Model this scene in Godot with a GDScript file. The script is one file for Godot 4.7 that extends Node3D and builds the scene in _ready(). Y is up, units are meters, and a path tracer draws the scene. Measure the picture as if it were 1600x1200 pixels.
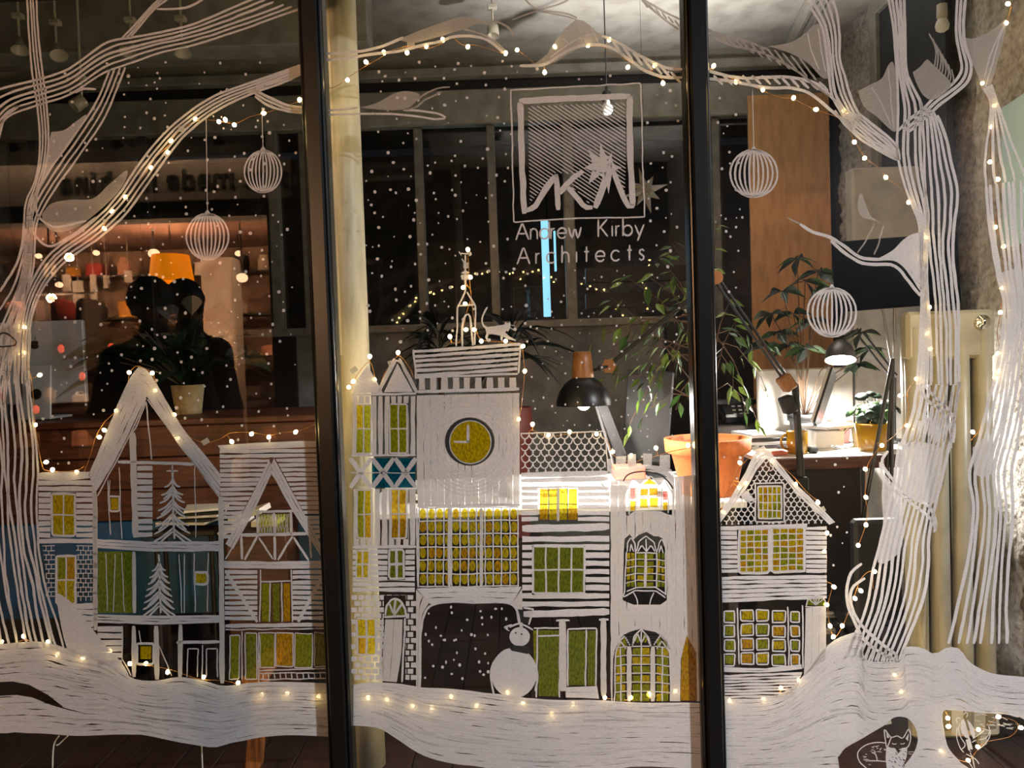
extends Node3D
# A shop window at night, seen from the street: white drawings on the inside of the glass, fairy lights behind them,
# a dim office behind, and a lit shop across the lane that the glass mirrors. Units are metres; the glass lies in z = 0.

const EYE := Vector3(0, 1.27, 2.2)
const FOCAL := 1200.0
const ZP := -0.0068            # the painted side of the glass
const ZL := -0.022             # where the fairy lights hang
const ADDED_LANTERN := 105.0          # strength of the lamps
const LAMP_MID := 0.9
const LAMP_RIGHT := 4.0
const ADDED_UPLIGHT := 3.9
const LED := 0.0032
const SHOP := 9.0
var look := Basis()
var M := {}
var taken := {}
var rng := RandomNumberGenerator.new()
var wob := FastNoiseLite.new()
var cur: Node3D
var org := Vector3.ZERO

func _ready():
	rng.seed = 7
	wob.seed = 3
	wob.frequency = 0.02
	look = Basis.from_euler(Vector3(-0.0323, 0, -0.0336))
	var cam := Camera3D.new()
	cam.name = "camera"
	cam.position = EYE
	cam.basis = look
	cam.fov = rad_to_deg(2.0 * atan(600.0 / FOCAL))
	cam.near = 0.05
	cam.far = 60.0
	cam.current = true
	add_child(cam)
	var env := Environment.new()
	env.background_mode = Environment.BG_COLOR
	env.background_color = Color(0.06, 0.06, 0.075)
	env.background_energy_multiplier = 1.0
	env.tonemap_mode = Environment.TONE_MAPPER_LINEAR
	env.tonemap_exposure = 1.12
	env.sdfgi_enabled = true
	env.ssao_enabled = true
	env.ssil_enabled = true
	var we := WorldEnvironment.new()
	we.name = "night"
	we.environment = env
	add_child(we)
	materials()
	street()
	room()
	window()
	office_left()
	office_middle()
	office_right()
	painted_trees()
	painted_houses_west()
	painted_houses_centre()
	painted_houses_east()
	painted_rest()
	fairy_lights()
	opposite_shop()
	people()

# ---------------------------------------------------------------- where things are
func ray_to(px: float, py: float, z: float) -> Vector3:      # the point at depth z that is seen at that place of a 1600 x 1200 view
	var d := look * Vector3(px - 800.0, 600.0 - py, -FOCAL)
	return EYE + d * ((z - EYE.z) / d.z)

func mirrored(px: float, py: float, z: float) -> Vector3:    # the point in the street whose mirror image in the glass is seen there
	var p := ray_to(px, py, -z)
	return Vector3(p.x, p.y, z)

func xy(px: float, py: float) -> Vector2:
	var p := ray_to(px, py, ZP)
	return Vector2(p.x, p.y)

func pts(s: String) -> PackedVector2Array:
	var a := PackedVector2Array()
	for w in s.split(" ", false):
		var c := w.split(",")
		a.append(Vector2(c[0].to_float(), c[1].to_float()))
	return a

# ---------------------------------------------------------------- things and parts
func numbered(called: String) -> String:
	if not taken.has(called):
		taken[called] = 0
		return called
	taken[called] += 1
	return "%s_%03d" % [called, taken[called]]

func tag(o: Node, label: String, category: String, group := "", kind := ""):
	if label != "":
		o.set_meta("label", label)
	if category != "":
		o.set_meta("category", category)
	if group != "":
		o.set_meta("group", group)
	if kind != "":
		o.set_meta("kind", kind)
	return o

func thing(called: String, label: String, category: String, where := Vector3.ZERO, group := "", kind := "") -> Node3D:
	var o := Node3D.new()
	o.name = numbered(called)
	o.position = where
	add_child(o)
	tag(o, label, category, group, kind)
	return o

func build(called: String, st: SurfaceTool, m: Material, parent: Node = null, flat := false) -> MeshInstance3D:
	var o := MeshInstance3D.new()
	if parent == null or parent == self:
		o.name = numbered(called)
	else:
		o.name = called
	st.generate_normals()
	o.mesh = st.commit()
	o.material_override = m
	(parent if parent else self).add_child(o, true)
	return o

func mb(smooth := false) -> SurfaceTool:
	var st := SurfaceTool.new()
	st.begin(Mesh.PRIMITIVE_TRIANGLES)
	st.set_smooth_group(0 if smooth else -1)
	return st

func tri(st: SurfaceTool, a: Vector3, b: Vector3, c: Vector3):
	st.add_vertex(a)
	st.add_vertex(b)
	st.add_vertex(c)

func quad(st: SurfaceTool, a: Vector3, b: Vector3, c: Vector3, d: Vector3):
	tri(st, a, b, c)
	tri(st, a, c, d)

func out_tri(st: SurfaceTool, a: Vector3, b: Vector3, c: Vector3, mid: Vector3):   # clockwise as seen from outside mid
	if (b - a).cross(c - a).dot((a + b + c) / 3.0 - mid) > 0.0:
		tri(st, a, c, b)
	else:
		tri(st, a, b, c)

func out_quad(st: SurfaceTool, a: Vector3, b: Vector3, c: Vector3, d: Vector3, mid: Vector3):
	out_tri(st, a, b, c, mid)
	out_tri(st, a, c, d, mid)

func bx(st: SurfaceTool, c: Vector3, s: Vector3, bevel := 0.004, turn := Basis()):   # a box with chamfered edges
	var h := s / 2.0
	var e := minf(bevel, minf(h.x, minf(h.y, h.z)) * 0.45)
	var f := func(v: Vector3) -> Vector3: return c + turn * v
	for ax in 3:
		var u := (ax + 1) % 3
		var w := (ax + 2) % 3
		for sg in [-1.0, 1.0]:
			var q := []
			for k in [[-1, -1], [1, -1], [1, 1], [-1, 1]]:
				var v := Vector3.ZERO
				v[ax] = sg * h[ax]
				v[u] = k[0] * (h[u] - e)
				v[w] = k[1] * (h[w] - e)
				q.append(f.call(v))
			out_quad(st, q[0], q[1], q[2], q[3], c)
		for s1 in [-1.0, 1.0]:
			for s2 in [-1.0, 1.0]:
				var q2 := []
				for k2 in [[0, -1], [0, 1], [1, 1], [1, -1]]:
					var v2 := Vector3.ZERO
					v2[ax] = k2[1] * (h[ax] - e)
					v2[u] = s1 * (h[u] - (e if k2[0] == 0 else 0.0))
					v2[w] = s2 * (h[w] - (0.0 if k2[0] == 0 else e))
					q2.append(f.call(v2))
				out_quad(st, q2[0], q2[1], q2[2], q2[3], c)
	for sx in [-1.0, 1.0]:
		for sy in [-1.0, 1.0]:
			for sz in [-1.0, 1.0]:
				var g := Vector3(sx, sy, sz)
				out_tri(st, f.call(g * Vector3(h.x, h.y - e, h.z - e)), f.call(g * Vector3(h.x - e, h.y, h.z - e)), f.call(g * Vector3(h.x - e, h.y - e, h.z)), c)

func tube(st: SurfaceTool, path: Array, r: float, n := 6, r2 := -1.0):
	var end := r if r2 < 0.0 else r2
	var rings := []
	var side := Vector3.ZERO
	for i in path.size():
		var d: Vector3 = (path[mini(i + 1, path.size() - 1)] - path[maxi(i - 1, 0)])
		d = d.normalized() if d.length() > 1e-9 else Vector3.UP
		if side == Vector3.ZERO:
			side = d.cross(Vector3.UP if absf(d.y) < 0.9 else Vector3.RIGHT).normalized()
		else:
			side = (side - d * side.dot(d)).normalized()
		var up := d.cross(side)
		var rad := lerpf(r, end, float(i) / maxf(1.0, path.size() - 1.0))
		var ring := []
		for k in n:
			var t := TAU * k / n
			ring.append(path[i] + (side * cos(t) + up * sin(t)) * rad)
		rings.append(ring)
	for i in rings.size() - 1:
		for k in n:
			var k2 := (k + 1) % n
			quad(st, rings[i][k], rings[i + 1][k], rings[i + 1][k2], rings[i][k2])
	for k in range(1, n - 1):
		tri(st, rings[0][0], rings[0][k], rings[0][k + 1])
		tri(st, rings[-1][0], rings[-1][k + 1], rings[-1][k])

func lathe(st: SurfaceTool, c: Vector3, profile: Array, n := 20, turn := Basis(), squash := Vector3.ONE):   # profile: Vector2(radius, height)
	for i in profile.size() - 1:
		for k in n:
			var q := []
			for e in [[i, k], [i + 1, k], [i + 1, k + 1], [i, k + 1]]:
				var p: Vector2 = profile[e[0]]
				var t: float = TAU * (e[1] % n) / n
				q.append(c + turn * (Vector3(p.x * cos(t), p.y, p.x * sin(t)) * squash))
			quad(st, q[0], q[1], q[2], q[3])

func ball(st: SurfaceTool, c: Vector3, r: Vector3, n := 10, rings := 6):
	var p := []
	for i in rings + 1:
		var t := PI * i / rings
		p.append(Vector2(sin(t), -cos(t)))
	lathe(st, c, p, n, Basis(), r)

func glow_lamp(parent: Node3D, at: Vector3, color: Color, energy: float, size := 0.01):
	var l := OmniLight3D.new()
	l.name = "lamp_light"
	l.position = at
	l.light_color = color
	l.light_energy = energy
	l.light_size = size
	l.omni_range = 12.0
	l.omni_attenuation = 2.0
	l.shadow_enabled = true
	parent.add_child(l, true)
	return l

# ---------------------------------------------------------------- painting on the glass
func motif(called: String, label: String, category: String, px: float, py: float, group := ""):
	org = ray_to(px, py, ZP)
	cur = thing(called, label, category, org, group)

func on_glass(p: Vector2, layer: float) -> Vector3:
	var v := ray_to(p.x, p.y, ZP)
	return Vector3(v.x, v.y, ZP - layer * 0.0004) - org

func smooth_line(a: PackedVector2Array, per := 6) -> PackedVector2Array:
	if a.size() < 3:
		return a
	var o := PackedVector2Array()
	for i in a.size() - 1:
		var p0 := a[maxi(i - 1, 0)]
		var p3 := a[mini(i + 2, a.size() - 1)]
		for k in per:
			o.append(a[i].cubic_interpolate(a[i + 1], p0, p3, float(k) / per))
	o.append(a[a.size() - 1])
	return o

func along(a: PackedVector2Array, n: int) -> PackedVector2Array:      # n + 1 points evenly along a line
	var total := 0.0
	for i in a.size() - 1:
		total += a[i].distance_to(a[i + 1])
	var o := PackedVector2Array()
	var i := 0
	var gone := 0.0
	for k in n + 1:
		var want := total * k / n
		while i < a.size() - 2 and gone + a[i].distance_to(a[i + 1]) < want:
			gone += a[i].distance_to(a[i + 1])
			i += 1
		var d := maxf(a[i].distance_to(a[i + 1]), 1e-6)
		o.append(a[i].lerp(a[i + 1], clampf((want - gone) / d, 0.0, 1.0)))
	return o

func length_of(a: PackedVector2Array) -> float:
	var t := 0.0
	for i in a.size() - 1:
		t += a[i].distance_to(a[i + 1])
	return t

func ribbon(st: SurfaceTool, a: PackedVector2Array, w: float, layer := 1.0, shake := 0.5):   # one stroke of a pen w wide, by hand
	var step := clampf(w * 1.5, 2.2, 8.0)
	var n := maxi(1, int(length_of(a) / step))
	var p := along(a, n)
	var seed_at := rng.randf() * 1000.0
	var left := []
	var right := []
	for i in p.size():
		var d := (p[mini(i + 1, n)] - p[maxi(i - 1, 0)])
		d = d.normalized() if d.length() > 1e-6 else Vector2.RIGHT
		var s := Vector2(-d.y, d.x)
		var wide := w * 0.5 * (1.0 + 0.22 * wob.get_noise_2d(seed_at + i * step * 1.5, 50.0))
		if (i == 0 or i == n) and n > 1:
			wide *= 0.7
		var c := p[i] + s * shake * 2.2 * wob.get_noise_2d(seed_at + i * step * 1.2, 0.0)
		left.append(on_glass(c + s * wide, layer))
		right.append(on_glass(c - s * wide, layer))
	for i in n:
		quad(st, left[i], left[i + 1], right[i + 1], right[i])

func pen(called: String, lines: Array, w: float, m := "white", layer := 1.0, curved := true, shake := 0.5, parent: Node = null):
	var st := mb()
	for s in lines:
		var a: PackedVector2Array = pts(s) if s is String else s
		ribbon(st, smooth_line(a) if curved else a, w, layer, shake)
	return build(called, st, M[m], parent if parent else cur)

func fill_shape(st: SurfaceTool, a: PackedVector2Array, layer: float):
	var idx := Geometry2D.triangulate_polygon(a)
	for i in idx.size() / 3:
		tri(st, on_glass(a[idx[i * 3]], layer), on_glass(a[idx[i * 3 + 1]], layer), on_glass(a[idx[i * 3 + 2]], layer))

func patch(called: String, s, m := "white", layer := 2.0, curved := false, parent: Node = null):
	var a: PackedVector2Array = pts(s) if s is String else s
	if curved:
		a.append(a[0])
		a = smooth_line(a, 5)
		a.remove_at(a.size() - 1)
	var st := mb()
	fill_shape(st, a, layer)
	return build(called, st, M[m], parent if parent else cur)

func rect(x0: float, y0: float, x1: float, y1: float) -> PackedVector2Array:
	var most := clampf(minf(absf(x1 - x0), absf(y1 - y0)) * 0.05, 0.15, 0.8)
	var j := func() -> float: return rng.randf_range(-most, most)
	return PackedVector2Array([Vector2(x0 + j.call(), y0 + j.call()), Vector2(x1 + j.call(), y0 + j.call()), Vector2(x1 + j.call(), y1 + j.call()), Vector2(x0 + j.call(), y1 + j.call())])

func oval(cx: float, cy: float, rx: float, ry: float, n := 28) -> PackedVector2Array:
	var a := PackedVector2Array()
	for i in n:
		a.append(Vector2(cx + rx * cos(TAU * i / n), cy + ry * sin(TAU * i / n)))
	return a

func closed(a: PackedVector2Array) -> PackedVector2Array:
	var b := a.duplicate()
	b.append(a[0])
	return b

# Brush strokes side by side from line a to line b: n of them, the gaps between them opening and closing by hand. holes stay bare.
func strokes(called: String, sa, sb, n: int, gap: float, sway: float, holes := [], m := "white", layer := 2.0, each := false, curved := true):
	var la: PackedVector2Array = pts(sa) if sa is String else sa
	var lb: PackedVector2Array = pts(sb) if sb is String else sb
	if curved:
		la = smooth_line(la)
		lb = smooth_line(lb)
	var k := clampi(int(maxf(length_of(la), length_of(lb)) / 11.0), 2, 90)
	la = along(la, k)
	lb = along(lb, k)
	var deep := maxf(0.01, la[k / 2].distance_to(lb[k / 2]))
	var st := mb()
	for j in n:
		var top := PackedVector2Array()
		var low := PackedVector2Array()
		var s1 := rng.randf() * 900.0
		var s2 := rng.randf() * 900.0
		for i in k + 1:
			var g1 := (gap * 0.5 + sway * maxf(-gap * 0.3, wob.get_noise_2d(s1 + i * 9.0, 10.0) * 2.0 - 0.35)) / deep
			var g2 := (gap * 0.5 + sway * maxf(-gap * 0.3, wob.get_noise_2d(s2 + i * 9.0, 10.0) * 2.0 - 0.35)) / deep
			var t0 := clampf(float(j) / n + g1, 0.0, 1.0)
			var t1 := clampf(float(j + 1) / n - g2, 0.0, 1.0)
			if t1 - t0 < 0.15 / n:
				var mid := (t0 + t1) / 2.0
				t0 = mid - 0.07 / n
				t1 = mid + 0.07 / n
			top.append(la[i].lerp(lb[i], t0))
			low.append(la[i].lerp(lb[i], t1))
		if holes.is_empty():
			for i in k:
				quad(st, on_glass(top[i], layer), on_glass(top[i + 1], layer), on_glass(low[i + 1], layer), on_glass(low[i], layer))
		else:
			var shape := top.duplicate()
			low.reverse()
			shape.append_array(low)
			var left := [shape]
			for h in holes:
				var next := []
				for s in left:
					next.append_array(Geometry2D.clip_polygons(s, h))
				left = next
			for s in left:
				if s.size() > 2:
					fill_shape(st, s, layer)
		if each:
			build(called, st, M[m], cur)
			st = mb()
	if not each:
		build(called, st, M[m], cur)

# Loose lighter marks of the brush over a coat of paint, running the way from line a to line b is laid.
func streaks(called: String, sa: String, sb: String, n: int, holes := [], m := "thin"):
	var la := along(smooth_line(pts(sa)), 60)
	var lb := along(smooth_line(pts(sb)), 60)
	var st := mb()
	for j in n:
		var t := rng.randf_range(0.03, 0.97)
		var i0 := rng.randi_range(0, 54)
		var i1 := mini(60, i0 + rng.randi_range(3, 14))
		var a := PackedVector2Array()
		var tilt := rng.randf_range(-0.02, 0.02)
		for i in range(i0, i1 + 1):
			a.append(la[i].lerp(lb[i], clampf(t + tilt * float(i - i0) / 6.0, 0.01, 0.99)))
		var inside := false
		for h in holes:
			if Geometry2D.intersect_polyline_with_polygon(a, h).size() > 0:
				inside = true
		if not inside:
			ribbon(st, a, rng.randf_range(1.2, 3.4), 1.0, 0.4)
	build(called, st, M[m], cur).set_meta("kind", "stuff")

# Lines fanned between two edges, as bark is drawn.
func fan(called: String, sa: String, sb: String, n: int, w: float, sway := 2.0, m := "white", layer := 1.0):
	var la := along(smooth_line(pts(sa)), 40)
	var lb := along(smooth_line(pts(sb)), 40)
	var st := mb()
	for j in n:
		var a := PackedVector2Array()
		var s := rng.randf() * 800.0
		for i in 41:
			var t := clampf((float(j) + wob.get_noise_2d(s + i * 2.6, 5.0) * 0.26 * sway) / maxf(1.0, n - 1.0), -0.02, 1.02)
			a.append(la[i].lerp(lb[i], t))
		ribbon(st, a, w * rng.randf_range(0.85, 1.15), layer, 0.3)
	return build(called, st, M[m], cur)

# A painted window: coloured panes, each its own, and the white bars between them.
func lights_of(x0: float, y0: float, x1: float, y1: float, cols: int, rows: int, bar := 2.5, frame := 4.0, m := "yellow", lean := 0.0, inset := 0.5, parent: Node = null):
	var w := (x1 - x0) / cols
	var h := (y1 - y0) / rows
	var sk := func(x: float, y: float) -> Vector2: return Vector2(x, y + lean * (x - x0))
	for i in cols:
		for j in rows:
			var r := rect(x0 + i * w + inset, y0 + j * h + inset, x0 + (i + 1) * w - inset, y0 + (j + 1) * h - inset)
			for k in r.size():
				r[k] = sk.call(r[k].x, r[k].y)
			var shade := m
			if m == "yellow":
				shade = ["yellow", "olive", "yellow", "olive", "amber", "yellow"][rng.randi() % 6]
			patch("pane", r, shade, 3.0, false, parent)
	var st := mb()
	for i in range(1, cols):
		ribbon(st, PackedVector2Array([sk.call(x0 + i * w, y0), sk.call(x0 + i * w, y1)]), bar, 1.0)
	for j in range(1, rows):
		ribbon(st, PackedVector2Array([sk.call(x0, y0 + j * h), sk.call(x1, y0 + j * h)]), bar, 1.2)
	if frame > 0.0:
		ribbon(st, PackedVector2Array([sk.call(x0, y0), sk.call(x1, y0), sk.call(x1, y1), sk.call(x0, y1), sk.call(x0, y0)]), frame, 1.4)
	build("window_bars", st, M.white, parent if parent else cur)

func scales(called: String, area: PackedVector2Array, size: float, w := 1.8):   # a roof of fish-scale tiles: open arcs in staggered rows, as far as area goes
	var lo := area[0]
	var hi := area[0]
	for p in area:
		lo = lo.min(p)
		hi = hi.max(p)
	var st := mb()
	var row := 0
	var y := lo.y
	while y < hi.y:
		var x := lo.x - size + (size * 0.5 if row % 2 else 0.0)
		while x < hi.x + size:
			var a := PackedVector2Array()
			var dx := rng.randf_range(-1.0, 1.0)
			for i in 11:
				var t := PI * i / 10.0
				a.append(Vector2(x + dx + size * 0.5 * (1.0 - cos(t)), y + size * 0.78 * pow(sin(t), 0.75)))
			for s in Geometry2D.intersect_polyline_with_polygon(a, area):
				ribbon(st, s, w, 1.0, 0.3)
			x += size
		y += size * 0.74
		row += 1
	var o = build(called, st, M.white, cur)
	o.set_meta("kind", "stuff")

# ---------------------------------------------------------------- materials
func noise_tex(seed_no: int, freq: float, ramp: Array, octaves := 4, type := FastNoiseLite.TYPE_SIMPLEX_SMOOTH, size := 512, bump := false) -> NoiseTexture2D:
	var f := FastNoiseLite.new()
	f.noise_type = type
	f.seed = seed_no
	f.frequency = freq
	f.fractal_octaves = octaves
	var t := NoiseTexture2D.new()
	t.width = size
	t.height = size
	t.seamless = true
	t.noise = f
	if bump:
		t.as_normal_map = true
		t.bump_strength = 6.0
	else:
		var g := Gradient.new()
		g.offsets = PackedFloat32Array([0.0, 0.5, 1.0])
		g.colors = PackedColorArray(ramp)
		t.color_ramp = g
	return t

func mat(called: String, c: Color, rough := 0.7, tex: Texture2D = null, scale := Vector3.ONE, metal := 0.0) -> StandardMaterial3D:
	var m := StandardMaterial3D.new()
	m.resource_name = called
	m.albedo_color = c
	m.roughness = rough
	m.metallic = metal
	if tex:
		m.albedo_texture = tex
		m.uv1_triplanar = true
		m.uv1_world_triplanar = true
		m.uv1_scale = scale
	M[called] = m
	return m

func lit(called: String, c: Color, strength: float) -> StandardMaterial3D:
	var m := mat(called, c, 0.5)
	m.emission_enabled = true
	m.emission = c
	m.emission_energy_multiplier = strength
	return m

func paint(called: String, c: Color, cover: float, through: float, tex: Texture2D = null, scale := Vector3.ONE) -> StandardMaterial3D:
	var m := mat(called, Color(c.r, c.g, c.b, cover), 0.8, tex, scale)
	m.transparency = BaseMaterial3D.TRANSPARENCY_ALPHA
	m.backlight_enabled = true
	m.backlight = Color(through, through, through)
	return m

func stain(called: String, c: Color, body: float, tex: Texture2D = null):   # transparent colour, as glass paint: what lies behind shows through it, tinted
	var m := mat(called, Color(c.r, c.g, c.b, body), 0.12, tex, Vector3(9, 4, 9))
	m.refraction_enabled = true
	m.refraction_scale = 0.001

func materials():
	var grey := [Color(0.86, 0.86, 0.86), Color(0.95, 0.95, 0.95), Color(1, 1, 1)]
	var brush := noise_tex(11, 0.02, grey, 5)
	paint("white", Color(0.85, 0.84, 0.83), 0.94, 0.44, brush, Vector3(6, 30, 6))
	paint("white_up", Color(0.84, 0.82, 0.79), 0.92, 0.44, brush, Vector3(40, 5, 6))
	paint("thin", Color(0.93, 0.92, 0.91), 0.55, 0.5, brush, Vector3(14, 14, 6))
	paint("veil", Color(0.72, 0.70, 0.66), 0.72, 0.4, brush, Vector3(14, 14, 6))
	paint("black_ink", Color(0.05, 0.04, 0.04), 0.93, 0.1)
	var swirl := noise_tex(12, 0.03, [Color(0.55, 0.55, 0.5), Color(0.85, 0.85, 0.82), Color(1, 1, 1)], 4)
	stain("yellow", Color(0.98, 0.86, 0.06), 0.5, swirl)
	stain("amber", Color(0.98, 0.74, 0.05), 0.5, swirl)
	stain("olive", Color(0.72, 0.74, 0.08), 0.5, swirl)
	stain("green", Color(0.60, 0.66, 0.14), 0.5, swirl)
	stain("pink", Color(0.95, 0.45, 0.45), 0.4, swirl)
	stain("teal", Color(0.02, 0.36, 0.46), 0.75, swirl)
	var pane := mat("glass", Color(1, 1, 1, 0.0), 0.0)
	pane.transparency = BaseMaterial3D.TRANSPARENCY_ALPHA
	var blackgloss := mat("black_gloss", Color(0.016, 0.016, 0.018), 0.34)
	blackgloss.clearcoat_enabled = true
	blackgloss.clearcoat = 0.12
	blackgloss.clearcoat_roughness = 0.2
	mat("black", Color(0.03, 0.03, 0.032), 0.5)
	mat("dead_black", Color(0.012, 0.011, 0.01), 0.95).specular_mode = BaseMaterial3D.SPECULAR_DISABLED
	mat("black_satin", Color(0.045, 0.045, 0.05), 0.35)
	mat("charcoal", Color(0.13, 0.13, 0.135), 0.6)
	mat("steel", Color(0.55, 0.55, 0.56), 0.3, null, Vector3.ONE, 0.85)
	mat("silver", Color(0.66, 0.66, 0.66), 0.42, null, Vector3.ONE, 0.08)
	mat("chrome", Color(0.8, 0.8, 0.8), 0.12, null, Vector3.ONE, 1.0)
	mat("copper", Color(0.74, 0.52, 0.34), 0.35, null, Vector3.ONE, 0.9)
	var cloud := noise_tex(21, 0.012, [Color(0.78, 0.77, 0.75), Color(0.93, 0.93, 0.92), Color(1, 1, 1)], 5)
	mat("plaster", Color(0.74, 0.73, 0.71), 0.9, cloud, Vector3(0.7, 0.7, 0.7))
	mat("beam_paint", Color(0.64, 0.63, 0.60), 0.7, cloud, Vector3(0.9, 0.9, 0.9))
	mat("grey_panel", Color(0.47, 0.47, 0.46), 0.75, cloud, Vector3(0.9, 0.9, 0.9))
	mat("poster_blue", Color(0.68, 0.82, 0.90), 0.7)
	mat("dark_panel", Color(0.16, 0.17, 0.18), 0.6, cloud, Vector3(1, 1, 1))
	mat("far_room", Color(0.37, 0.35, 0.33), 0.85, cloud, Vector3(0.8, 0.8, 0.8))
	mat("post_paint", Color(0.50, 0.49, 0.46), 0.6, cloud, Vector3(1.5, 1.5, 1.5))
	var rough_stone := noise_tex(31, 0.02, [Color(0.62, 0.59, 0.56), Color(0.88, 0.87, 0.85), Color(1, 1, 1)], 6)
	var stone := mat("stone", Color(0.80, 0.79, 0.77), 0.9, rough_stone, Vector3(2.2, 2.2, 2.2))
	stone.normal_enabled = true
	stone.normal_texture = noise_tex(32, 0.03, [], 5, FastNoiseLite.TYPE_SIMPLEX_SMOOTH, 512, true)
	stone.normal_scale = 1.2
	var grain := noise_tex(41, 0.015, [Color(0.55, 0.5, 0.45), Color(0.85, 0.82, 0.8), Color(1, 1, 1)], 5)
	mat("floor_wood", Color(0.185, 0.08, 0.055), 0.45, grain, Vector3(5, 5, 0.6))
	mat("floor_wood_dark", Color(0.15, 0.068, 0.048), 0.45, grain, Vector3(5, 5, 0.6))
	mat("brown_wood", Color(0.36, 0.19, 0.10), 0.5, grain, Vector3(0.6, 6, 6))
	mat("dark_wood", Color(0.13, 0.075, 0.05), 0.5, grain, Vector3(6, 0.7, 6))
	mat("old_timber", Color(0.14, 0.10, 0.08), 0.85, rough_stone, Vector3(5, 1.2, 5))
	mat("pine", Color(0.66, 0.42, 0.20), 0.5, grain, Vector3(8, 0.8, 8))
	mat("ply", Color(0.80, 0.62, 0.43), 0.6, noise_tex(42, 0.012, [Color(0.84, 0.82, 0.8), Color(0.95, 0.94, 0.93), Color(1, 1, 1)], 5), Vector3(3.0, 0.7, 3.0))
	mat("lamp_wood", Color(0.62, 0.42, 0.22), 0.4, grain, Vector3(40, 2, 40))
	mat("tabletop", Color(0.85, 0.85, 0.84), 0.4)
	mat("desk_edge", Color(0.34, 0.19, 0.13), 0.5, grain, Vector3(1, 8, 8))
	mat("blue_board", Color(0.03, 0.30, 0.45), 0.55, cloud, Vector3(1.5, 1.5, 1.5))
	mat("radiator", Color(0.60, 0.58, 0.51), 0.35, cloud, Vector3(1, 1, 1))
	mat("column_paint", Color(0.84, 0.83, 0.76), 0.45, cloud, Vector3(4, 0.7, 4))
	mat("terracotta", Color(0.85, 0.48, 0.25), 0.75, cloud, Vector3(6, 6, 6))
	mat("rust_pot", Color(0.40, 0.17, 0.13), 0.6, cloud, Vector3(6, 6, 6))
	mat("mustard", Color(0.58, 0.43, 0.07), 0.25)
	mat("cream_pot", Color(0.70, 0.64, 0.50), 0.6, cloud, Vector3(6, 6, 6))
	mat("soil", Color(0.12, 0.08, 0.06), 0.95, rough_stone, Vector3(9, 9, 9))
	var leaf := noise_tex(51, 0.02, [Color(0.6, 0.65, 0.6), Color(0.85, 0.9, 0.8), Color(1, 1, 1)], 3)
	for l in [["leaf_lime", Color(0.42, 0.52, 0.20)], ["leaf_mid", Color(0.22, 0.36, 0.14)], ["leaf_dark", Color(0.07, 0.17, 0.11)], ["leaf_deep", Color(0.035, 0.08, 0.05)]]:
		var lm := mat(l[0], l[1], 0.4, leaf, Vector3(12, 12, 12))
		lm.backlight_enabled = true
		lm.backlight = Color(0.4, 0.4, 0.3)
	mat("bark", Color(0.30, 0.22, 0.15), 0.8)
	mat("paper", Color(0.86, 0.85, 0.83), 0.8)
	mat("white_plastic", Color(0.86, 0.86, 0.85), 0.35)
	mat("light_grey", Color(0.62, 0.62, 0.62), 0.5)
	mat("salmon", Color(0.75, 0.42, 0.33), 0.6)
	mat("bottle_green", Color(0.05, 0.13, 0.08), 0.3)
	mat("bulb_white", Color(0.92, 0.92, 0.91), 0.6)
	mat("holder", Color(0.80, 0.78, 0.72), 0.4)
	mat("cable_white", Color(0.75, 0.74, 0.7), 0.5)
	mat("wire", Color(0.62, 0.44, 0.24), 0.4, null, Vector3.ONE, 0.6)
	var tape := mat("tape_clear", Color(0.78, 0.77, 0.70, 0.6), 0.5)
	tape.transparency = BaseMaterial3D.TRANSPARENCY_ALPHA
	lit("led", Color(1.0, 0.92, 0.72), 9.0)
	lit("lamp_bulb", Color(1.0, 0.98, 0.96), 8.0)
	lit("cold_light", Color(0.58, 0.88, 1.0), 1.0)
	lit("shop_bulb", Color(1.0, 0.80, 0.62), 14.0)
	lit("orange_shade", Color(1.0, 0.56, 0.03), 5.0)
	lit("ember", Color(1.0, 0.35, 0.22), 5.0)
	mat("pavement", Color(0.36, 0.34, 0.32), 0.85, rough_stone, Vector3(1.2, 1.2, 1.2))
	mat("road", Color(0.16, 0.155, 0.15), 0.9, rough_stone, Vector3(2, 2, 2))
	mat("facade", Color(0.13, 0.125, 0.125), 0.9, cloud, Vector3(0.7, 0.7, 0.7))
	lit("added_sign_bulb", Color(1.0, 0.85, 0.65), 0.5)  # dim bulbs of the lamps added over the sign
	mat("fascia", Color(0.58, 0.52, 0.47), 0.6)
	mat("shop_ceiling", Color(0.36, 0.25, 0.20), 0.8)
	mat("letter_dark", Color(0.03, 0.025, 0.02), 0.6)
	mat("shop_wall", Color(0.54, 0.44, 0.37), 0.85, cloud, Vector3(0.8, 0.8, 0.8))
	mat("cloth_dark", Color(0.035, 0.03, 0.03), 0.9)
	mat("cloth_brown", Color(0.16, 0.09, 0.06), 0.9)
	mat("skin", Color(0.62, 0.43, 0.34), 0.6)
	mat("hair", Color(0.05, 0.035, 0.025), 0.6)

# ---------------------------------------------------------------- the lane, the room and the window frame
func slab(called: String, c: Vector3, s: Vector3, m: String, kind := "structure", bevel := 0.004, parent: Node = null):
	var st := mb()
	bx(st, c, s, bevel)
	var o := build(called, st, M[m], parent)
	if parent == null and kind != "":
		o.set_meta("kind", kind)
	return o

func setting(called: String, label := "") -> Node3D:
	var o := Node3D.new()
	o.name = numbered(called)
	add_child(o)
	tag(o, label, "", "", "structure")
	return o

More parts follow.
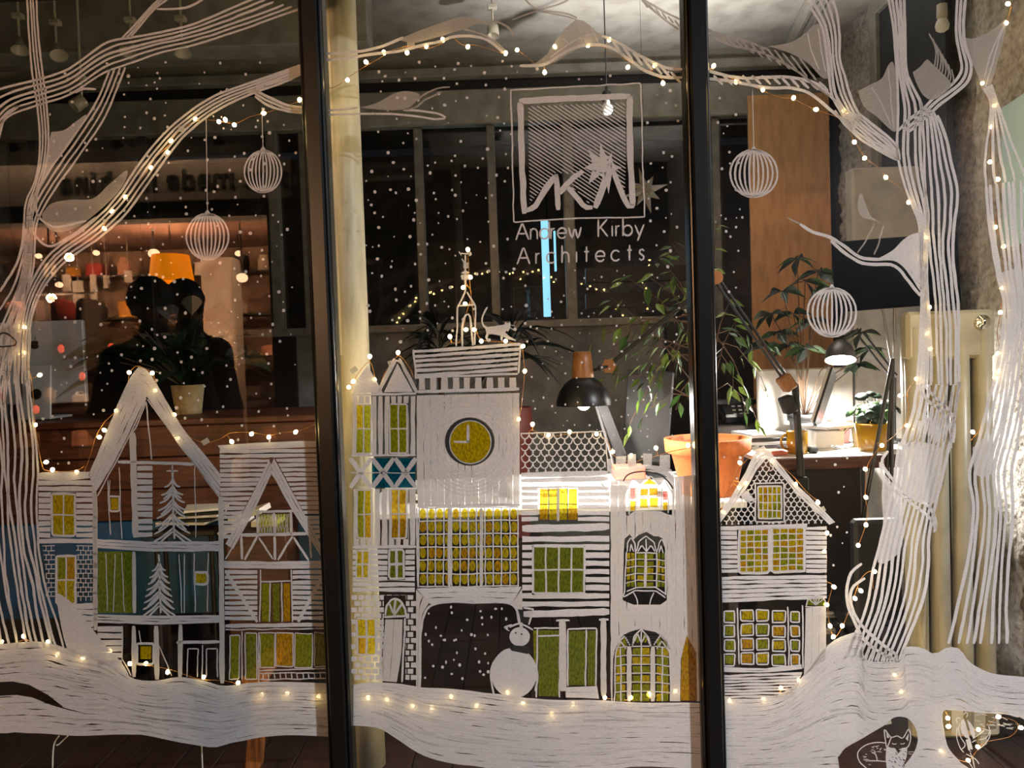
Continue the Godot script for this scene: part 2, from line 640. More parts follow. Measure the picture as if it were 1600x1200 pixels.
func street():
	var pv := setting("pavement")
	for i in 12:
		for j in 3:
			slab("paving_slab", Vector3(-7.7 + i * 0.9 + (0.3 if j % 2 else 0.0), -0.275, 0.42 + j * 0.6), Vector3(0.89, 0.05, 0.59), "pavement", "", 0.006, pv)
	slab("kerb", Vector3(-2.8, -0.33, 1.98), Vector3(11, 0.16, 0.12), "pavement", "", 0.01, pv)
	slab("road", Vector3(-2.8, -0.45, 4.0), Vector3(14, 0.16, 4.3), "road")
	# an added lantern on a post, out of view to the right, lights the drawings
	var t := thing("added_street_lantern", "added hooded black street lantern on a post outside, right of the window", "lantern", Vector3(4.7, -0.25, 4.4))
	var h := 4.2
	var st := mb()
	bx(st, Vector3(0, h + 0.44, 0), Vector3(0.62, 0.05, 0.62), 0.02)
	bx(st, Vector3(0, h + 0.0, 0), Vector3(0.24, 0.03, 0.24), 0.01)
	for sx in [-1, 1]:
		for sz in [-1, 1]:
			tube(st, [Vector3(sx * 0.11, h, sz * 0.11), Vector3(sx * 0.15, h + 0.4, sz * 0.15)], 0.008)
	build("cage", st, M.black, t)
	var st2 := mb(true)
	lathe(st2, Vector3.ZERO, [Vector2(0, 0), Vector2(0.12, 0), Vector2(0.11, 0.3), Vector2(0.06, 0.4), Vector2(0.045, h), Vector2(0, h)], 16)
	build("post", st2, M.black, t)
	var st3 := mb(true)
	ball(st3, Vector3(0, h + 0.2, 0), Vector3(0.10, 0.15, 0.10))
	build("bulb", st3, M.lamp_bulb, t)
	var sp := SpotLight3D.new()                # added light, its cone shaped to weaken higher up the window
	sp.name = "lamp_light"
	sp.position = Vector3(0, h + 0.2, 0)
	sp.basis = Basis(Vector3.RIGHT, -PI / 2)
	sp.spot_angle = 86.0
	sp.spot_angle_attenuation = 1.0
	sp.spot_range = 16.0
	sp.spot_attenuation = 2.0
	sp.light_color = Color(0.96, 0.97, 1.0)
	sp.light_energy = ADDED_LANTERN
	sp.light_size = 0.1
	sp.shadow_enabled = true
	t.add_child(sp, true)

func room():
	var fl := setting("floor")
	var x := -3.3
	var k := 0
	while x < 2.3:
		var w := 0.128
		slab("plank", Vector3(x + w / 2, -0.015, -1.44), Vector3(w - 0.004, 0.03, 2.80), ["floor_wood", "floor_wood_dark"][k % 2 if k % 3 else 0], "", 0.003, fl)
		x += w
		k += 1
	slab("subfloor", Vector3(-0.5, -0.06, -1.4), Vector3(5.8, 0.05, 3.0), "black", "", 0.004, fl)
	slab("ceiling", Vector3(-0.5, 3.27, -1.45), Vector3(5.8, 0.12, 3.1), "plaster")
	slab("wall_left", Vector3(-3.36, 1.5, -1.45), Vector3(0.12, 3.3, 3.1), "grey_panel")
	# the far side: a partition of painted posts over grey panels, with a dark room behind its glass
	var zb := -2.82
	var top_of_posts := ray_to(800, 196, zb).y
	var wb := setting("wall_back")
	var sill := ray_to(860, 506, zb).y
	slab("lower_panel", Vector3(-0.2, sill / 2, zb - 0.03), Vector3(2.4, sill, 0.06), "grey_panel", "", 0.004, wb)
	slab("lower_panel", Vector3(-2.35, sill / 2, zb - 0.03), Vector3(1.9, sill, 0.06), "dark_wood", "", 0.004, wb)
	slab("lower_panel", Vector3(1.62, sill / 2, zb - 0.03), Vector3(1.2, sill, 0.06), "dark_wood", "", 0.004, wb)
	var rail := sill
	slab("rail", Vector3(-1.15, rail, zb + 0.0), Vector3(4.3, 0.05, 0.09), "post_paint", "", 0.006, wb)
	for p in [[430, 0.07], [478, 0.05], [657, 0.055], [770, 0.055], [889, 0.068], [1119, 0.05], [230, 0.06], [60, 0.06]]:
		var c := ray_to(p[0], 330, zb)
		slab("post", Vector3(c.x, (rail + top_of_posts) / 2, zb), Vector3(p[1], top_of_posts - rail, 0.07), "post_paint" if p[0] > 240 else "charcoal", "", 0.006, wb)
	for q in [[1005, 428], [1005, 468]]:
		var c2 := ray_to(q[0], q[1], zb)
		slab("cross_board", Vector3(c2.x, c2.y, zb - 0.01), Vector3(0.75, 0.10, 0.04), "dark_wood", "", 0.004, wb)
	var stg := mb()
	bx(stg, Vector3(-0.6, (rail + top_of_posts) / 2, zb - 0.03), Vector3(5.2, top_of_posts - rail, 0.006), 0.001)
	build("pane", stg, M.glass, wb)
	var beam := ray_to(800, 196, zb).y
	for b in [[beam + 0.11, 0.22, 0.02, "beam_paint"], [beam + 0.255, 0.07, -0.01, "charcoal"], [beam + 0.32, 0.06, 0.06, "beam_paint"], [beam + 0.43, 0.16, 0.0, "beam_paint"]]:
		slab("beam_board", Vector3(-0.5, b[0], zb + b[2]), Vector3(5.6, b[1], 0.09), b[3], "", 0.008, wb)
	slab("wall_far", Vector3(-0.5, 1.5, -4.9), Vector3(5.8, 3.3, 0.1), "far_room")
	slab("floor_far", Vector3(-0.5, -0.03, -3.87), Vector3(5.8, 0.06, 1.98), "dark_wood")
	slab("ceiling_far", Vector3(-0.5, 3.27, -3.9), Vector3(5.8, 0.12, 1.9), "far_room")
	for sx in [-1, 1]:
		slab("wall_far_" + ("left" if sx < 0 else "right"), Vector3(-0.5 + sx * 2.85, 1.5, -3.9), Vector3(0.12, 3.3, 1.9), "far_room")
	# bulkhead over the left part of the room
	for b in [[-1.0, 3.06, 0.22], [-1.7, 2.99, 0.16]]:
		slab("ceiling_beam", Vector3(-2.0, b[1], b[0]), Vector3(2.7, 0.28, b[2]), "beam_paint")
	# rough stone on the right: the far wall and the near splayed reveal
	stone_face("wall_right", Vector3(2.06, 0, -2.78), Vector3(2.06, 0, -0.62), 3.21, 0.055, 4)
	stone_face("wall_reveal", Vector3(1.70, 0, -0.66), Vector3(1.60, 0, -0.05), 3.21, 0.05, 9)
	slab("wall_pier", Vector3(2.02, 1.5, -0.36), Vector3(0.56, 3.3, 0.56), "stone")
	var n0 := ray_to(1331, 262, -1.45)
	var n1 := ray_to(1409, 262, -1.45)
	slab("wall_nook", Vector3((n0.x + n1.x) / 2 + 0.12, n0.y / 2, -1.49), Vector3(n1.x - n0.x + 0.24, n0.y, 0.08), "plaster", "structure", 0.01)
	var n2 := ray_to(1184, 578, -1.40)
	var n3 := ray_to(1334, 578, -1.40)
	slab("wall_low", Vector3((n2.x + n3.x) / 2, n2.y / 2, -1.42), Vector3(n3.x - n2.x, n2.y, 0.03), "plaster", "structure", 0.01)
	slab("wall_outer_right", Vector3(2.22, 1.5, -1.4), Vector3(0.1, 3.3, 3.0), "plaster")
	slab("trim_timber", Vector3(ray_to(1316, 400, -2.70).x, 1.55, -2.70), Vector3(0.10, 3.1, 0.10), "old_timber", "structure", 0.02)

func stone_face(called: String, a: Vector3, b: Vector3, h: float, deep: float, s: int):
	var f := FastNoiseLite.new()
	f.seed = s
	f.noise_type = FastNoiseLite.TYPE_CELLULAR
	f.cellular_return_type = FastNoiseLite.RETURN_DISTANCE2_SUB
	f.frequency = 2.6
	f.fractal_octaves = 3
	f.domain_warp_enabled = true
	f.domain_warp_amplitude = 0.25
	f.domain_warp_frequency = 2.0
	var n := int(a.distance_to(b) / 0.022)
	var rows := int(h / 0.022)
	var side := (b - a).normalized().cross(Vector3.UP).normalized()
	if side.x > 0:
		side = -side
	var st := mb(true)
	var grid := []
	for j in rows + 1:
		var r := []
		for i in n + 1:
			var p := a.lerp(b, float(i) / n) + Vector3(0, h * j / rows, 0)
			var d := f.get_noise_3d(p.z * 1.0 + p.x * 0.5, p.y * 1.4, 0.0)
			r.append(p + side * (d * deep + 0.4 * deep * wob.get_noise_3d(p.z * 900.0, p.y * 900.0, 7.0)))
		grid.append(r)
	for j in rows:
		for i in n:
			out_quad(st, grid[j][i], grid[j][i + 1], grid[j + 1][i + 1], grid[j + 1][i], grid[j][i] - side)
	var o := build(called, st, M.stone)
	o.set_meta("kind", "structure")

func window():
	var xs := [[-1.80, -0.563], [-0.497, 0.515], [0.583, 1.72]]
	for i in 3:
		var w := setting("window_%d" % (i + 1))
		var st := mb()
		bx(st, Vector3((xs[i][0] + xs[i][1]) / 2, 1.12, -0.003), Vector3(xs[i][1] - xs[i][0], 2.5, 0.006), 0.0005)
		build("pane", st, M.glass, w)
	var k := 1
	for x in [-0.530, 0.549]:
		var st2 := mb()
		bx(st2, Vector3(x, 1.12, -0.008), Vector3(0.068, 2.6, 0.062), 0.006)
		bx(st2, Vector3(x, 1.12, 0.028), Vector3(0.046, 2.6, 0.022), 0.009)
		tube(st2, [Vector3(x - 0.027, -0.15, 0.021), Vector3(x - 0.027, 2.4, 0.021)], 0.005, 8)
		tube(st2, [Vector3(x + 0.027, -0.15, 0.021), Vector3(x + 0.027, 2.4, 0.021)], 0.005, 8)
		var o := build("trim_%d" % k, st2, M.black_gloss)
		tag(o, "", "", "", "structure")
		k += 1
	slab("trim_3", Vector3(-0.04, -0.19, 0.0), Vector3(3.9, 0.12, 0.12), "black_gloss")
	slab("trim_4", Vector3(-0.04, 2.42, 0.0), Vector3(3.9, 0.14, 0.12), "black_gloss")
	slab("trim_5", Vector3(-1.86, 1.12, 0.0), Vector3(0.12, 2.6, 0.1), "black_gloss")
	slab("trim_6", Vector3(1.77, 1.12, 0.0), Vector3(0.10, 2.6, 0.1), "black_gloss")
	# the front wall round the window closes the room
	slab("wall_front_above", Vector3(-0.5, 2.86, 0.0), Vector3(5.8, 0.76, 0.14), "facade")
	slab("wall_front_left", Vector3(-2.66, 1.1, 0.0), Vector3(1.5, 2.8, 0.14), "facade")
	slab("wall_front_right", Vector3(2.05, 1.1, 0.0), Vector3(0.46, 2.8, 0.14), "facade")
	slab("wall_front_below", Vector3(-0.5, -0.29, 0.0), Vector3(5.8, 0.1, 0.14), "facade")

# ---------------------------------------------------------------- in the office
func leaf_blade(st: SurfaceTool, root: Vector3, dir: Vector3, size: float, wide: float, droop := 0.3, fold := 0.15):
	var d := dir.normalized()
	var side := d.cross(Vector3.UP)
	side = side.normalized() if side.length() > 0.05 else Vector3.RIGHT
	side = side.rotated(d, rng.randf_range(-0.9, 0.9))
	var up := side.cross(d).normalized()
	var shape := [0.0, 0.62, 1.0, 0.8, 0.4, 0.0]
	var rows := []
	for i in 6:
		var t := i / 5.0
		var c := root + d * size * t - Vector3(0, droop * size * t * t, 0)
		var w: float = shape[i] * wide * size * 0.5
		rows.append([c - side * w + up * w * fold, c, c + side * w + up * w * fold])
	for i in 5:
		for k in 2:
			quad(st, rows[i][k], rows[i + 1][k], rows[i + 1][k + 1], rows[i][k + 1])

func pot_shape(st: SurfaceTool, c: Vector3, r_top: float, r_low: float, h: float, rim := 0.0):
	var p := [Vector2(0, 0), Vector2(r_low, 0), Vector2(r_low * 1.01, 0.004)]
	if rim > 0.0:
		p.append_array([Vector2(lerpf(r_low, r_top, 0.72), h * 0.72), Vector2(r_top * 1.0, h * 0.74), Vector2(r_top * 1.07, h * 0.77), Vector2(r_top * 1.09, h)])
	p.append_array([Vector2(r_top * 1.06, h * 1.005), Vector2(r_top * 0.92, h), Vector2(r_top * 0.86, h * 0.86)])
	lathe(st, c, p, 28)

func soil_disc(parent: Node, c: Vector3, r: float):
	var st := mb(true)
	lathe(st, c, [Vector2(r, 0), Vector2(r * 0.6, 0.006), Vector2(0, 0.009)], 16)
	build("soil", st, M.soil, parent)

func spot_can(px: float, py: float, z: float, tilt: Vector3, label: String, cone := true):
	var p := ray_to(px, py, z)
	var t := thing("spot_light", label, "spotlight", p, "")
	var b := Basis(tilt.normalized().cross(Vector3.UP).normalized(), -tilt.normalized(), tilt.normalized().cross(Vector3.UP).normalized().cross(-tilt.normalized()))
	b = Basis(Quaternion(Vector3.DOWN, tilt.normalized()))
	var st := mb(true)
	if cone:
		lathe(st, Vector3.ZERO, [Vector2(0, 0.012), Vector2(0.012, 0.01), Vector2(0.020, -0.02), Vector2(0.038, -0.06), Vector2(0.040, -0.064), Vector2(0.034, -0.06), Vector2(0.018, -0.022), Vector2(0, -0.02)], 16, b)
	else:
		lathe(st, Vector3.ZERO, [Vector2(0, 0.012), Vector2(0.030, 0.01), Vector2(0.032, -0.05), Vector2(0.028, -0.05), Vector2(0.026, -0.01), Vector2(0, -0.01)], 16, b)
	build("shade", st, M.holder, t)
	var st2 := mb()
	tube(st2, [Vector3.ZERO, Vector3(0, 0.10, 0), Vector3(0, 3.21 - p.y, 0)], 0.006)
	build("stem", st2, M.holder, t)
	var st3 := mb()
	bx(st3, Vector3(0, 0.11, 0), Vector3(0.05, 0.025, 0.035), 0.004)
	build("track_adapter", st3, M.holder, t)

func office_left():
	# white painted iron column just inside the glass
	var c := ray_to(548, 400, -0.20)
	var col := thing("iron_column", "slim white painted column from floor to ceiling beside the left black bar", "column", Vector3(c.x + 0.0, 0, -0.20))
	var st := mb(true)
	lathe(st, Vector3.ZERO, [Vector2(0.0, 0.0), Vector2(0.046, 0.0), Vector2(0.046, 3.21), Vector2(0, 3.21)], 24)
	build("shaft", st, M.column_paint, col)
	var conduit := mb(true)
	var cc := ray_to(519, 90, -0.20)
	tube(conduit, [Vector3(cc.x - c.x - 0.0, 1.3, 0.02), Vector3(cc.x - c.x, 3.20, 0.02)], 0.014, 10)
	build("pipe", conduit, M.column_paint, col)
	# long wooden counter with a blue lower board
	var zc := -0.72
	var top := ray_to(150, 668, zc).y
	var low := ray_to(180, 814, zc).y
	var xl := ray_to(-90, 700, zc).x
	var xr := ray_to(505, 700, zc).x
	var ct := thing("counter", "long brown wooden counter with blue boards below, behind the gabled houses", "counter", Vector3((xl + xr) / 2, 0, zc))
	for i in 3:
		var h := (top - low) / 3.0
		var s1 := mb()
		bx(s1, Vector3(0, low + h * (i + 0.5), 0), Vector3(xr - xl, h - 0.004, 0.03), 0.003)
		build("board", s1, M.brown_wood, ct)
	var s2 := mb()
	bx(s2, Vector3(0, top + 0.012, -0.25), Vector3(xr - xl + 0.03, 0.025, 0.56), 0.004)
	build("worktop", s2, M.brown_wood, ct)
	var xb := ray_to(348, 900, zc).x
	var y2 := ray_to(180, 962, zc).y
	for w in [[xl, xb], [ray_to(470, 900, zc).x, xr]]:
		var s3 := mb()
		bx(s3, Vector3((w[0] + w[1]) / 2 - (xl + xr) / 2, (low + y2) / 2, 0.004), Vector3(w[1] - w[0], low - y2 - 0.004, 0.02), 0.003)
		build("blue_board", s3, M.blue_board, ct)
	for w in [[xl + 0.06, 0.5], [xr - 0.06, 0.5], [(xl + xr) / 2, 0.5]]:
		var s4 := mb()
		bx(s4, Vector3(w[0] - (xl + xr) / 2, low / 2, -0.30), Vector3(0.05, low, 0.4), 0.004)
		build("leg", s4, M.dark_wood, ct)
	var s4b := mb()
	bx(s4b, Vector3((xb + xr) / 2 - (xl + xr) / 2, (low + y2) / 2, -0.02), Vector3(xr - xb, low - y2, 0.02), 0.003)
	build("board", s4b, M.brown_wood, ct)
	# computer seen from behind
	var zi := -0.95
	var pc := ray_to(64, 575, zi)
	var im := thing("desktop_computer", "silver desktop computer seen from behind on the counter at the far left", "computer", Vector3(pc.x - 0.02, top + 0.0275, zi))
	var h0 := ray_to(60, 648, zi).y - top - 0.025
	var y0 := ray_to(60, 624, zi).y - top - 0.025
	var y1 := ray_to(60, 503, zi).y - top - 0.025
	var xr2 := ray_to(134, 560, zi).x - pc.x + 0.02
	var xl2 := ray_to(-160, 560, zi).x - pc.x + 0.02
	var sc := mb()
	bx(sc, Vector3((xl2 + xr2) / 2, (y0 + y1) / 2 - 0.01, 0), Vector3(xr2 - xl2, y1 - y0 + 0.02, 0.022), 0.009)
	build("screen_back", sc, M.silver, im)
	var sf := mb()
	var yt := ray_to(60, 572, zi).y - top - 0.025
	bx(sf, Vector3(0.03, yt / 2, 0.05), Vector3(0.115, yt, 0.010), 0.004, Basis(Vector3.RIGHT, -0.10))
	bx(sf, Vector3(0.03, 0.006, 0.0), Vector3(0.13, 0.010, 0.16), 0.004)
	var stand := build("stand", sf, M.silver, im)
	var hole := mb()
	lathe(hole, Vector3(0.03, yt * 0.47, 0.056), [Vector2(0, 0.004), Vector2(0.020, 0.004), Vector2(0.022, 0)], 20, Basis(Vector3.RIGHT, PI / 2 - 0.10))
	build("cable_hole", hole, M.black, stand)
	# the emblem on its back: an apple with a bite and a leaf
	var em := ray_to(57, 538, zi) - im.position
	var sh := PackedVector2Array()
	for i in 40:
		var t := TAU * i / 40.0
		var r := 1.0 - 0.16 * pow(maxf(0.0, sin(t)), 8.0) - 0.10 * pow(maxf(0.0, -sin(t)), 10.0)
		sh.append(Vector2(cos(t) * r * 0.95, sin(t) * r))
	var bite := PackedVector2Array()
	for i in 16:
		bite.append(Vector2(1.12 + 0.42 * cos(TAU * i / 16.0), 0.12 + 0.42 * sin(TAU * i / 16.0)))
	var lf := PackedVector2Array([Vector2(0.02, 1.08), Vector2(0.08, 1.36), Vector2(0.36, 1.62), Vector2(0.34, 1.34), Vector2(0.2, 1.14)])
	var sm := mb()
	for poly in [Geometry2D.clip_polygons(sh, bite)[0], lf]:
		var idx := Geometry2D.triangulate_polygon(poly)
		for i in idx.size() / 3:
			var v := []
			for k in 3:
				var p: Vector2 = poly[idx[i * 3 + k]]
				v.append(Vector3(em.x + p.x * 0.019, em.y - 0.002 + p.y * 0.019, 0.0118))
			tri(sm, v[0], v[1], v[2])
	build("emblem", sm, M.black_satin, im)
	# broad leaved plant in a pale pot
	var pp := ray_to(295, 642, -0.98)
	var pl := thing("potted_plant", "dark broad-leaved plant in a pale tapered pot behind the tall gable", "plant", Vector3(pp.x, top + 0.025, -0.98))
	var sp := mb(true)
	pot_shape(sp, Vector3.ZERO, 0.062, 0.05, 0.12)
	build("pot", sp, M.cream_pot, pl)
	soil_disc(pl, Vector3(0, 0.105, 0), 0.055)
	for i in 64:
		var a := rng.randf() * TAU
		var el := rng.randf_range(0.35, 1.35)
		var d := Vector3(cos(a) * cos(el), sin(el), sin(a) * cos(el) * 0.6)
		d.x -= 0.12 * rng.randf()
		var len_s := rng.randf_range(0.12, 0.34)
		var tip := Vector3(0, 0.11, 0) + d * len_s
		var s5 := mb()
		tube(s5, [Vector3(0, 0.10, 0), Vector3(0, 0.11, 0) + d * len_s * 0.5 + Vector3(0, 0.02, 0), tip], 0.003, 5)
		leaf_blade(s5, tip, (d + Vector3(0, -0.2, 0.2)), rng.randf_range(0.13, 0.22), 0.5, 0.5)
		build("leaf", s5, M.leaf_deep if i % 3 else M.leaf_dark, pl)
	# papers and a folder heap on the counter
	for i in 5:
		var q := ray_to(300 + i * 6, 812 - i * 5, -0.66)
		var hp := mb()
		bx(hp, Vector3.ZERO, Vector3(0.20 - i * 0.012, 0.008, 0.15), 0.001, Basis(Vector3.UP, -0.2 + i * 0.13))
		var o := build("paper_sheaf", hp, M.paper if i % 2 == 0 else M.black)
		o.position = q
		tag(o, ["white sheaf of paper at the foot of the heap behind the painted fir", "black folder low in the paper heap behind the painted fir", "white sheaf in the middle of the heap behind the painted fir", "black folder high in the paper heap behind the painted fir", "white sheaf on top of the heap behind the painted fir"][i], "paper")
	var shelf := ray_to(300, 826, -0.66)
	var sh2 := thing("low_table", "low dark table under the paper heap behind the painted fir tree", "table", Vector3(shelf.x, 0, -0.62))
	var s6 := mb()
	bx(s6, Vector3(0, shelf.y - 0.0, 0), Vector3(0.24, 0.02, 0.10), 0.003)
	build("table_top", s6, M.dark_wood, sh2)
	for sx in [-1, 1]:
		for sz in [-1, 1]:
			var s7 := mb()
			tube(s7, [Vector3(sx * 0.10, 0, sz * 0.035), Vector3(sx * 0.10, shelf.y, sz * 0.035)], 0.008)
			build("leg", s7, M.dark_wood, sh2)
	# papers fanned behind the smaller gable
	var q2 := ray_to(408, 806, -0.60)
	var bp := thing("paper_stack", "bright white papers leaning behind the small half-timbered gable", "paper", q2)
	for w in [[-40, 14, 0.10, 0.45], [-18, -6, 0.12, 0.25], [12, 8, 0.09, 0.0]]:
		var s8 := mb()
		bx(s8, Vector3(w[0] * 0.0023, -w[1] * 0.0023, 0), Vector3(w[2], 0.02, 0.12), 0.001, Basis(Vector3.BACK, w[3]))
		build("sheet", s8, M.paper, bp)
	var bs := thing("box_stand", "plain brown wooden stand under the leaning white papers", "stand", Vector3(q2.x - 0.01, 0, -0.62))
	var s9 := mb()
	bx(s9, Vector3(0, (q2.y - 0.07) / 2, 0), Vector3(0.22, q2.y - 0.07, 0.12), 0.006)
	build("stand_body", s9, M.brown_wood, bs)
	# wooden leg and hanging cables at the bottom of the left pane
	var wl := ray_to(404, 1175, -0.22)
	var st9 := mb()
	bx(st9, Vector3(0, 0.13, 0), Vector3(0.05, 0.30, 0.04), 0.005, Basis(Vector3.BACK, -0.12))
	bx(st9, Vector3(0.0, 0.28, -0.12), Vector3(0.07, 0.03, 0.30), 0.005)
	var stool := build("foot_stool", st9, M.pine)
	stool.position = Vector3(wl.x, 0.0, -0.22)
	tag(stool, "honey-coloured wooden leg of a low trestle below the left snow", "trestle")
	for w in [["92,1150 84,1165 82,1200 82,1215", "white cable hanging below the snow at the left, the longer one"], ["106,1150 92,1163 88,1164", "short white cable end below the snow at the left"], ["315,1165 316,1190 317,1215", "thin grey cable hanging below the snow near the trestle leg"]]:
		var pth := []
		for p in smooth_line(pts(w[0])):
			pth.append(ray_to(p.x, p.y, -0.05))
		var s10 := mb(true)
		tube(s10, pth, 0.0022)
		tag(build("cable", s10, M.cable_white), w[1], "cable")
	for s in [[30, 62, "leftmost cone spotlight under the ceiling, beside a painted branch", Vector3(0.2, -1, 0.3)], [88, 72, "cone spotlight under the ceiling, second from the left", Vector3(0.4, -1, 0.4)], [205, 68, "cone spotlight crossed by the thick upper branch", Vector3(-0.1, -1, 0.5)], [284, 66, "small cone spotlight at the right end of the upper branch", Vector3(0.15, -1, 0.2)]]:
		spot_can(s[0], s[1], -1.5, s[3], s[2])
	spot_can(128, 158, -1.55, Vector3(-0.6, -0.7, 0.5), "dark drum spotlight between two painted branches at the left", false)
	spot_can(770, 44, -1.9, Vector3(0.0, -1, 0.3), "white drum spotlight on the ceiling above the middle pane", false)
	var tr := mb()
	bx(tr, Vector3(-1.2, 3.19, -1.5), Vector3(3.4, 0.02, 0.03), 0.003)
	tag(build("lighting_track", tr, M.holder), "slim white lighting track along the ceiling at the left", "track")

func arm_lamp_light(t: Node3D, at: Vector3, e: float):
	glow_lamp(t, at, Color(1.0, 0.97, 0.93), e, 0.03)

func office_middle():
	# unlit pendant bulb before the logo
	var pc := ray_to(948, 150, -1.8)
	var pd := thing("pendant_bulb", "bare white bulb in a black holder hanging before the drawn logo", "pendant", pc)
	var st := mb(true)
	lathe(st, Vector3.ZERO, [Vector2(0, 0.045), Vector2(0.007, 0.045), Vector2(0.009, 0.03), Vector2(0.022, 0.022), Vector2(0.026, 0.0), Vector2(0.026, -0.022), Vector2(0.018, -0.024), Vector2(0, -0.024)], 16)
	build("holder", st, M.black, pd)
	var s2 := mb(true)
	lathe(s2, Vector3(0, -0.024, 0), [Vector2(0.014, 0), Vector2(0.018, -0.014), Vector2(0.030, -0.035), Vector2(0.029, -0.055), Vector2(0.018, -0.07), Vector2(0, -0.075)], 16)
	build("bulb", s2, M.bulb_white, pd)
	var s3 := mb()
	tube(s3, [Vector3(0, 0.04, 0), Vector3(0, 3.21 - pc.y, 0)], 0.0035)
	build("cord", s3, M.charcoal, pd)
	var s4 := mb(true)
	lathe(s4, Vector3(0, 3.21 - pc.y, 0), [Vector2(0, -0.03), Vector2(0.03, -0.028), Vector2(0.05, -0.01), Vector2(0.052, 0)], 16)
	build("ceiling_rose", s4, M.holder, pd)
	# cold strip lamp in the dark room behind the partition
	var t0 := ray_to(848, 345, -3.6)
	var t1 := ray_to(853, 495, -3.6)
	var tl := thing("strip_light", "cold blue-white vertical strip light in the dark room behind the partition", "light", Vector3(t0.x, t1.y, -3.6))
	var s5 := mb()
	bx(s5, Vector3(0.012, (t0.y - t1.y) / 2, 0), Vector3(0.055, t0.y - t1.y, 0.02), 0.003)
	build("glowing_tube", s5, M.cold_light, tl)
	var s6 := mb()
	bx(s6, Vector3(0.085, (t0.y - t1.y) * 0.68, 0), Vector3(0.016, (t0.y - t1.y) * 0.42, 0.02), 0.003)
	build("side_tube", s6, M.cold_light, tl)
	var sh0 := mb()
	tube(sh0, [Vector3(0.03, t0.y - t1.y, 0), Vector3(0.03, 3.21 - t1.y, 0)], 0.006)
	build("hanging_rod", sh0, M.black, tl)
	var al := AreaLight3D.new()
	al.name = "strip_glow"
	al.area_size = Vector2(0.05, t0.y - t1.y)
	al.light_energy = 0.12
	al.light_color = Color(0.45, 0.85, 1.0)
	al.shadow_enabled = true
	al.position = Vector3(0.012, (t0.y - t1.y) / 2, 0.014)
	al.basis = Basis(Vector3.UP, PI)
	tl.add_child(al, true)
	# faint paper star hanging behind the logo
	var ps := ray_to(1008, 298, -0.9)
	var sst := thing("paper_star", "grey folded paper star hanging inside at the right of the logo", "star", ps)
	var s7 := mb()
	star_points(s7, Vector3.ZERO, 0.095, 8)
	build("points", s7, M.grey_panel, sst)
	var s7b := mb()
	tube(s7b, [Vector3(0, 0.05, 0), Vector3(0, 3.21 - ps.y, 0)], 0.0006, 4)
	build("thread", s7b, M.charcoal, sst)
	# dark palm behind the clock tower
	var pp := ray_to(806, 690, -1.9)
	var pm := thing("palm", "dark spiky palm in a brown pot behind the clock tower", "plant", Vector3(pp.x, 0, -1.9))
	var hgt := ray_to(806, 672, -1.9).y
	var ps2 := mb(true)
	pot_shape(ps2, Vector3(0, 0.32, 0), 0.085, 0.06, hgt - 0.2, 0.01)
	build("pot", ps2, M.rust_pot, pm)
	var sb := mb()
	bx(sb, Vector3(0, 0.16, 0), Vector3(0.26, 0.32, 0.26), 0.01)
	build("plinth", sb, M.dark_wood, pm)
	var crown := ray_to(800, 560, -1.9) - pm.position
	var stalk := mb(true)
	tube(stalk, [Vector3(0, hgt + 0.1, 0), crown * 0.9, crown], 0.014, 7, 0.009)
	build("stem", stalk, M.bark, pm)
	for i in 52:
		var a := rng.randf() * TAU
		var el := rng.randf_range(-0.25, 1.25)
		var d := Vector3(cos(a) * cos(el), sin(el), sin(a) * cos(el))
		var s8 := mb()
		leaf_blade(s8, crown + Vector3(0, rng.randf_range(-0.05, 0.16), 0), d, rng.randf_range(0.24, 0.46), 0.075, 0.55, 0.3)
		build("leaf", s8, M.leaf_deep, pm)
	var pp2 := ray_to(590, 520, -2.3)
	var pm2 := thing("palm", "tall dim palm behind the white column in the left half of the middle pane", "plant", Vector3(pp2.x + 0.35, 0, -2.3))
	var sp2 := mb(true)
	pot_shape(sp2, Vector3.ZERO, 0.14, 0.11, 0.26, 0.01)
	build("pot", sp2, M.charcoal, pm2)
	var s8b := mb(true)
	tube(s8b, [Vector3(0, 0.2, 0), Vector3(0.02, 0.9, 0), Vector3(0, 1.35, 0)], 0.016, 7)
	build("stem", s8b, M.bark, pm2)
	for i in 36:
		var a := rng.randf() * TAU
		var el := rng.randf_range(-0.2, 1.2)
		var s8 := mb()
		leaf_blade(s8, Vector3(0, 1.3 + rng.randf() * 0.2, 0), Vector3(cos(a) * cos(el), sin(el), sin(a) * cos(el)), rng.randf_range(0.25, 0.45), 0.08, 0.6, 0.3)
		build("leaf", s8, M.leaf_deep, pm2)
	# worktop running behind the middle houses, under the lamp
	var zt := -0.54
	var wy := ray_to(900, 792, zt).y
	var wt := thing("work_table", "white-topped work table behind the middle of the street of houses", "table", Vector3(ray_to(850, 800, zt).x, 0, -0.92))
	var s9 := mb()
	var wl := ray_to(560, 800, zt).x - wt.position.x
	var wr := ray_to(1168, 800, zt).x - wt.position.x
	bx(s9, Vector3((wl + wr) / 2, wy - 0.012, 0), Vector3(wr - wl, 0.024, 0.76), 0.004)
	build("table_top", s9, M.tabletop, wt)
	for sx in [wl + 0.05, wr - 0.05]:
		for sz in [-0.33, 0.33]:
			var s10 := mb()
			bx(s10, Vector3(sx, (wy - 0.024) / 2, sz), Vector3(0.04, wy - 0.024, 0.04), 0.004)
			build("leg", s10, M.dark_wood, wt)
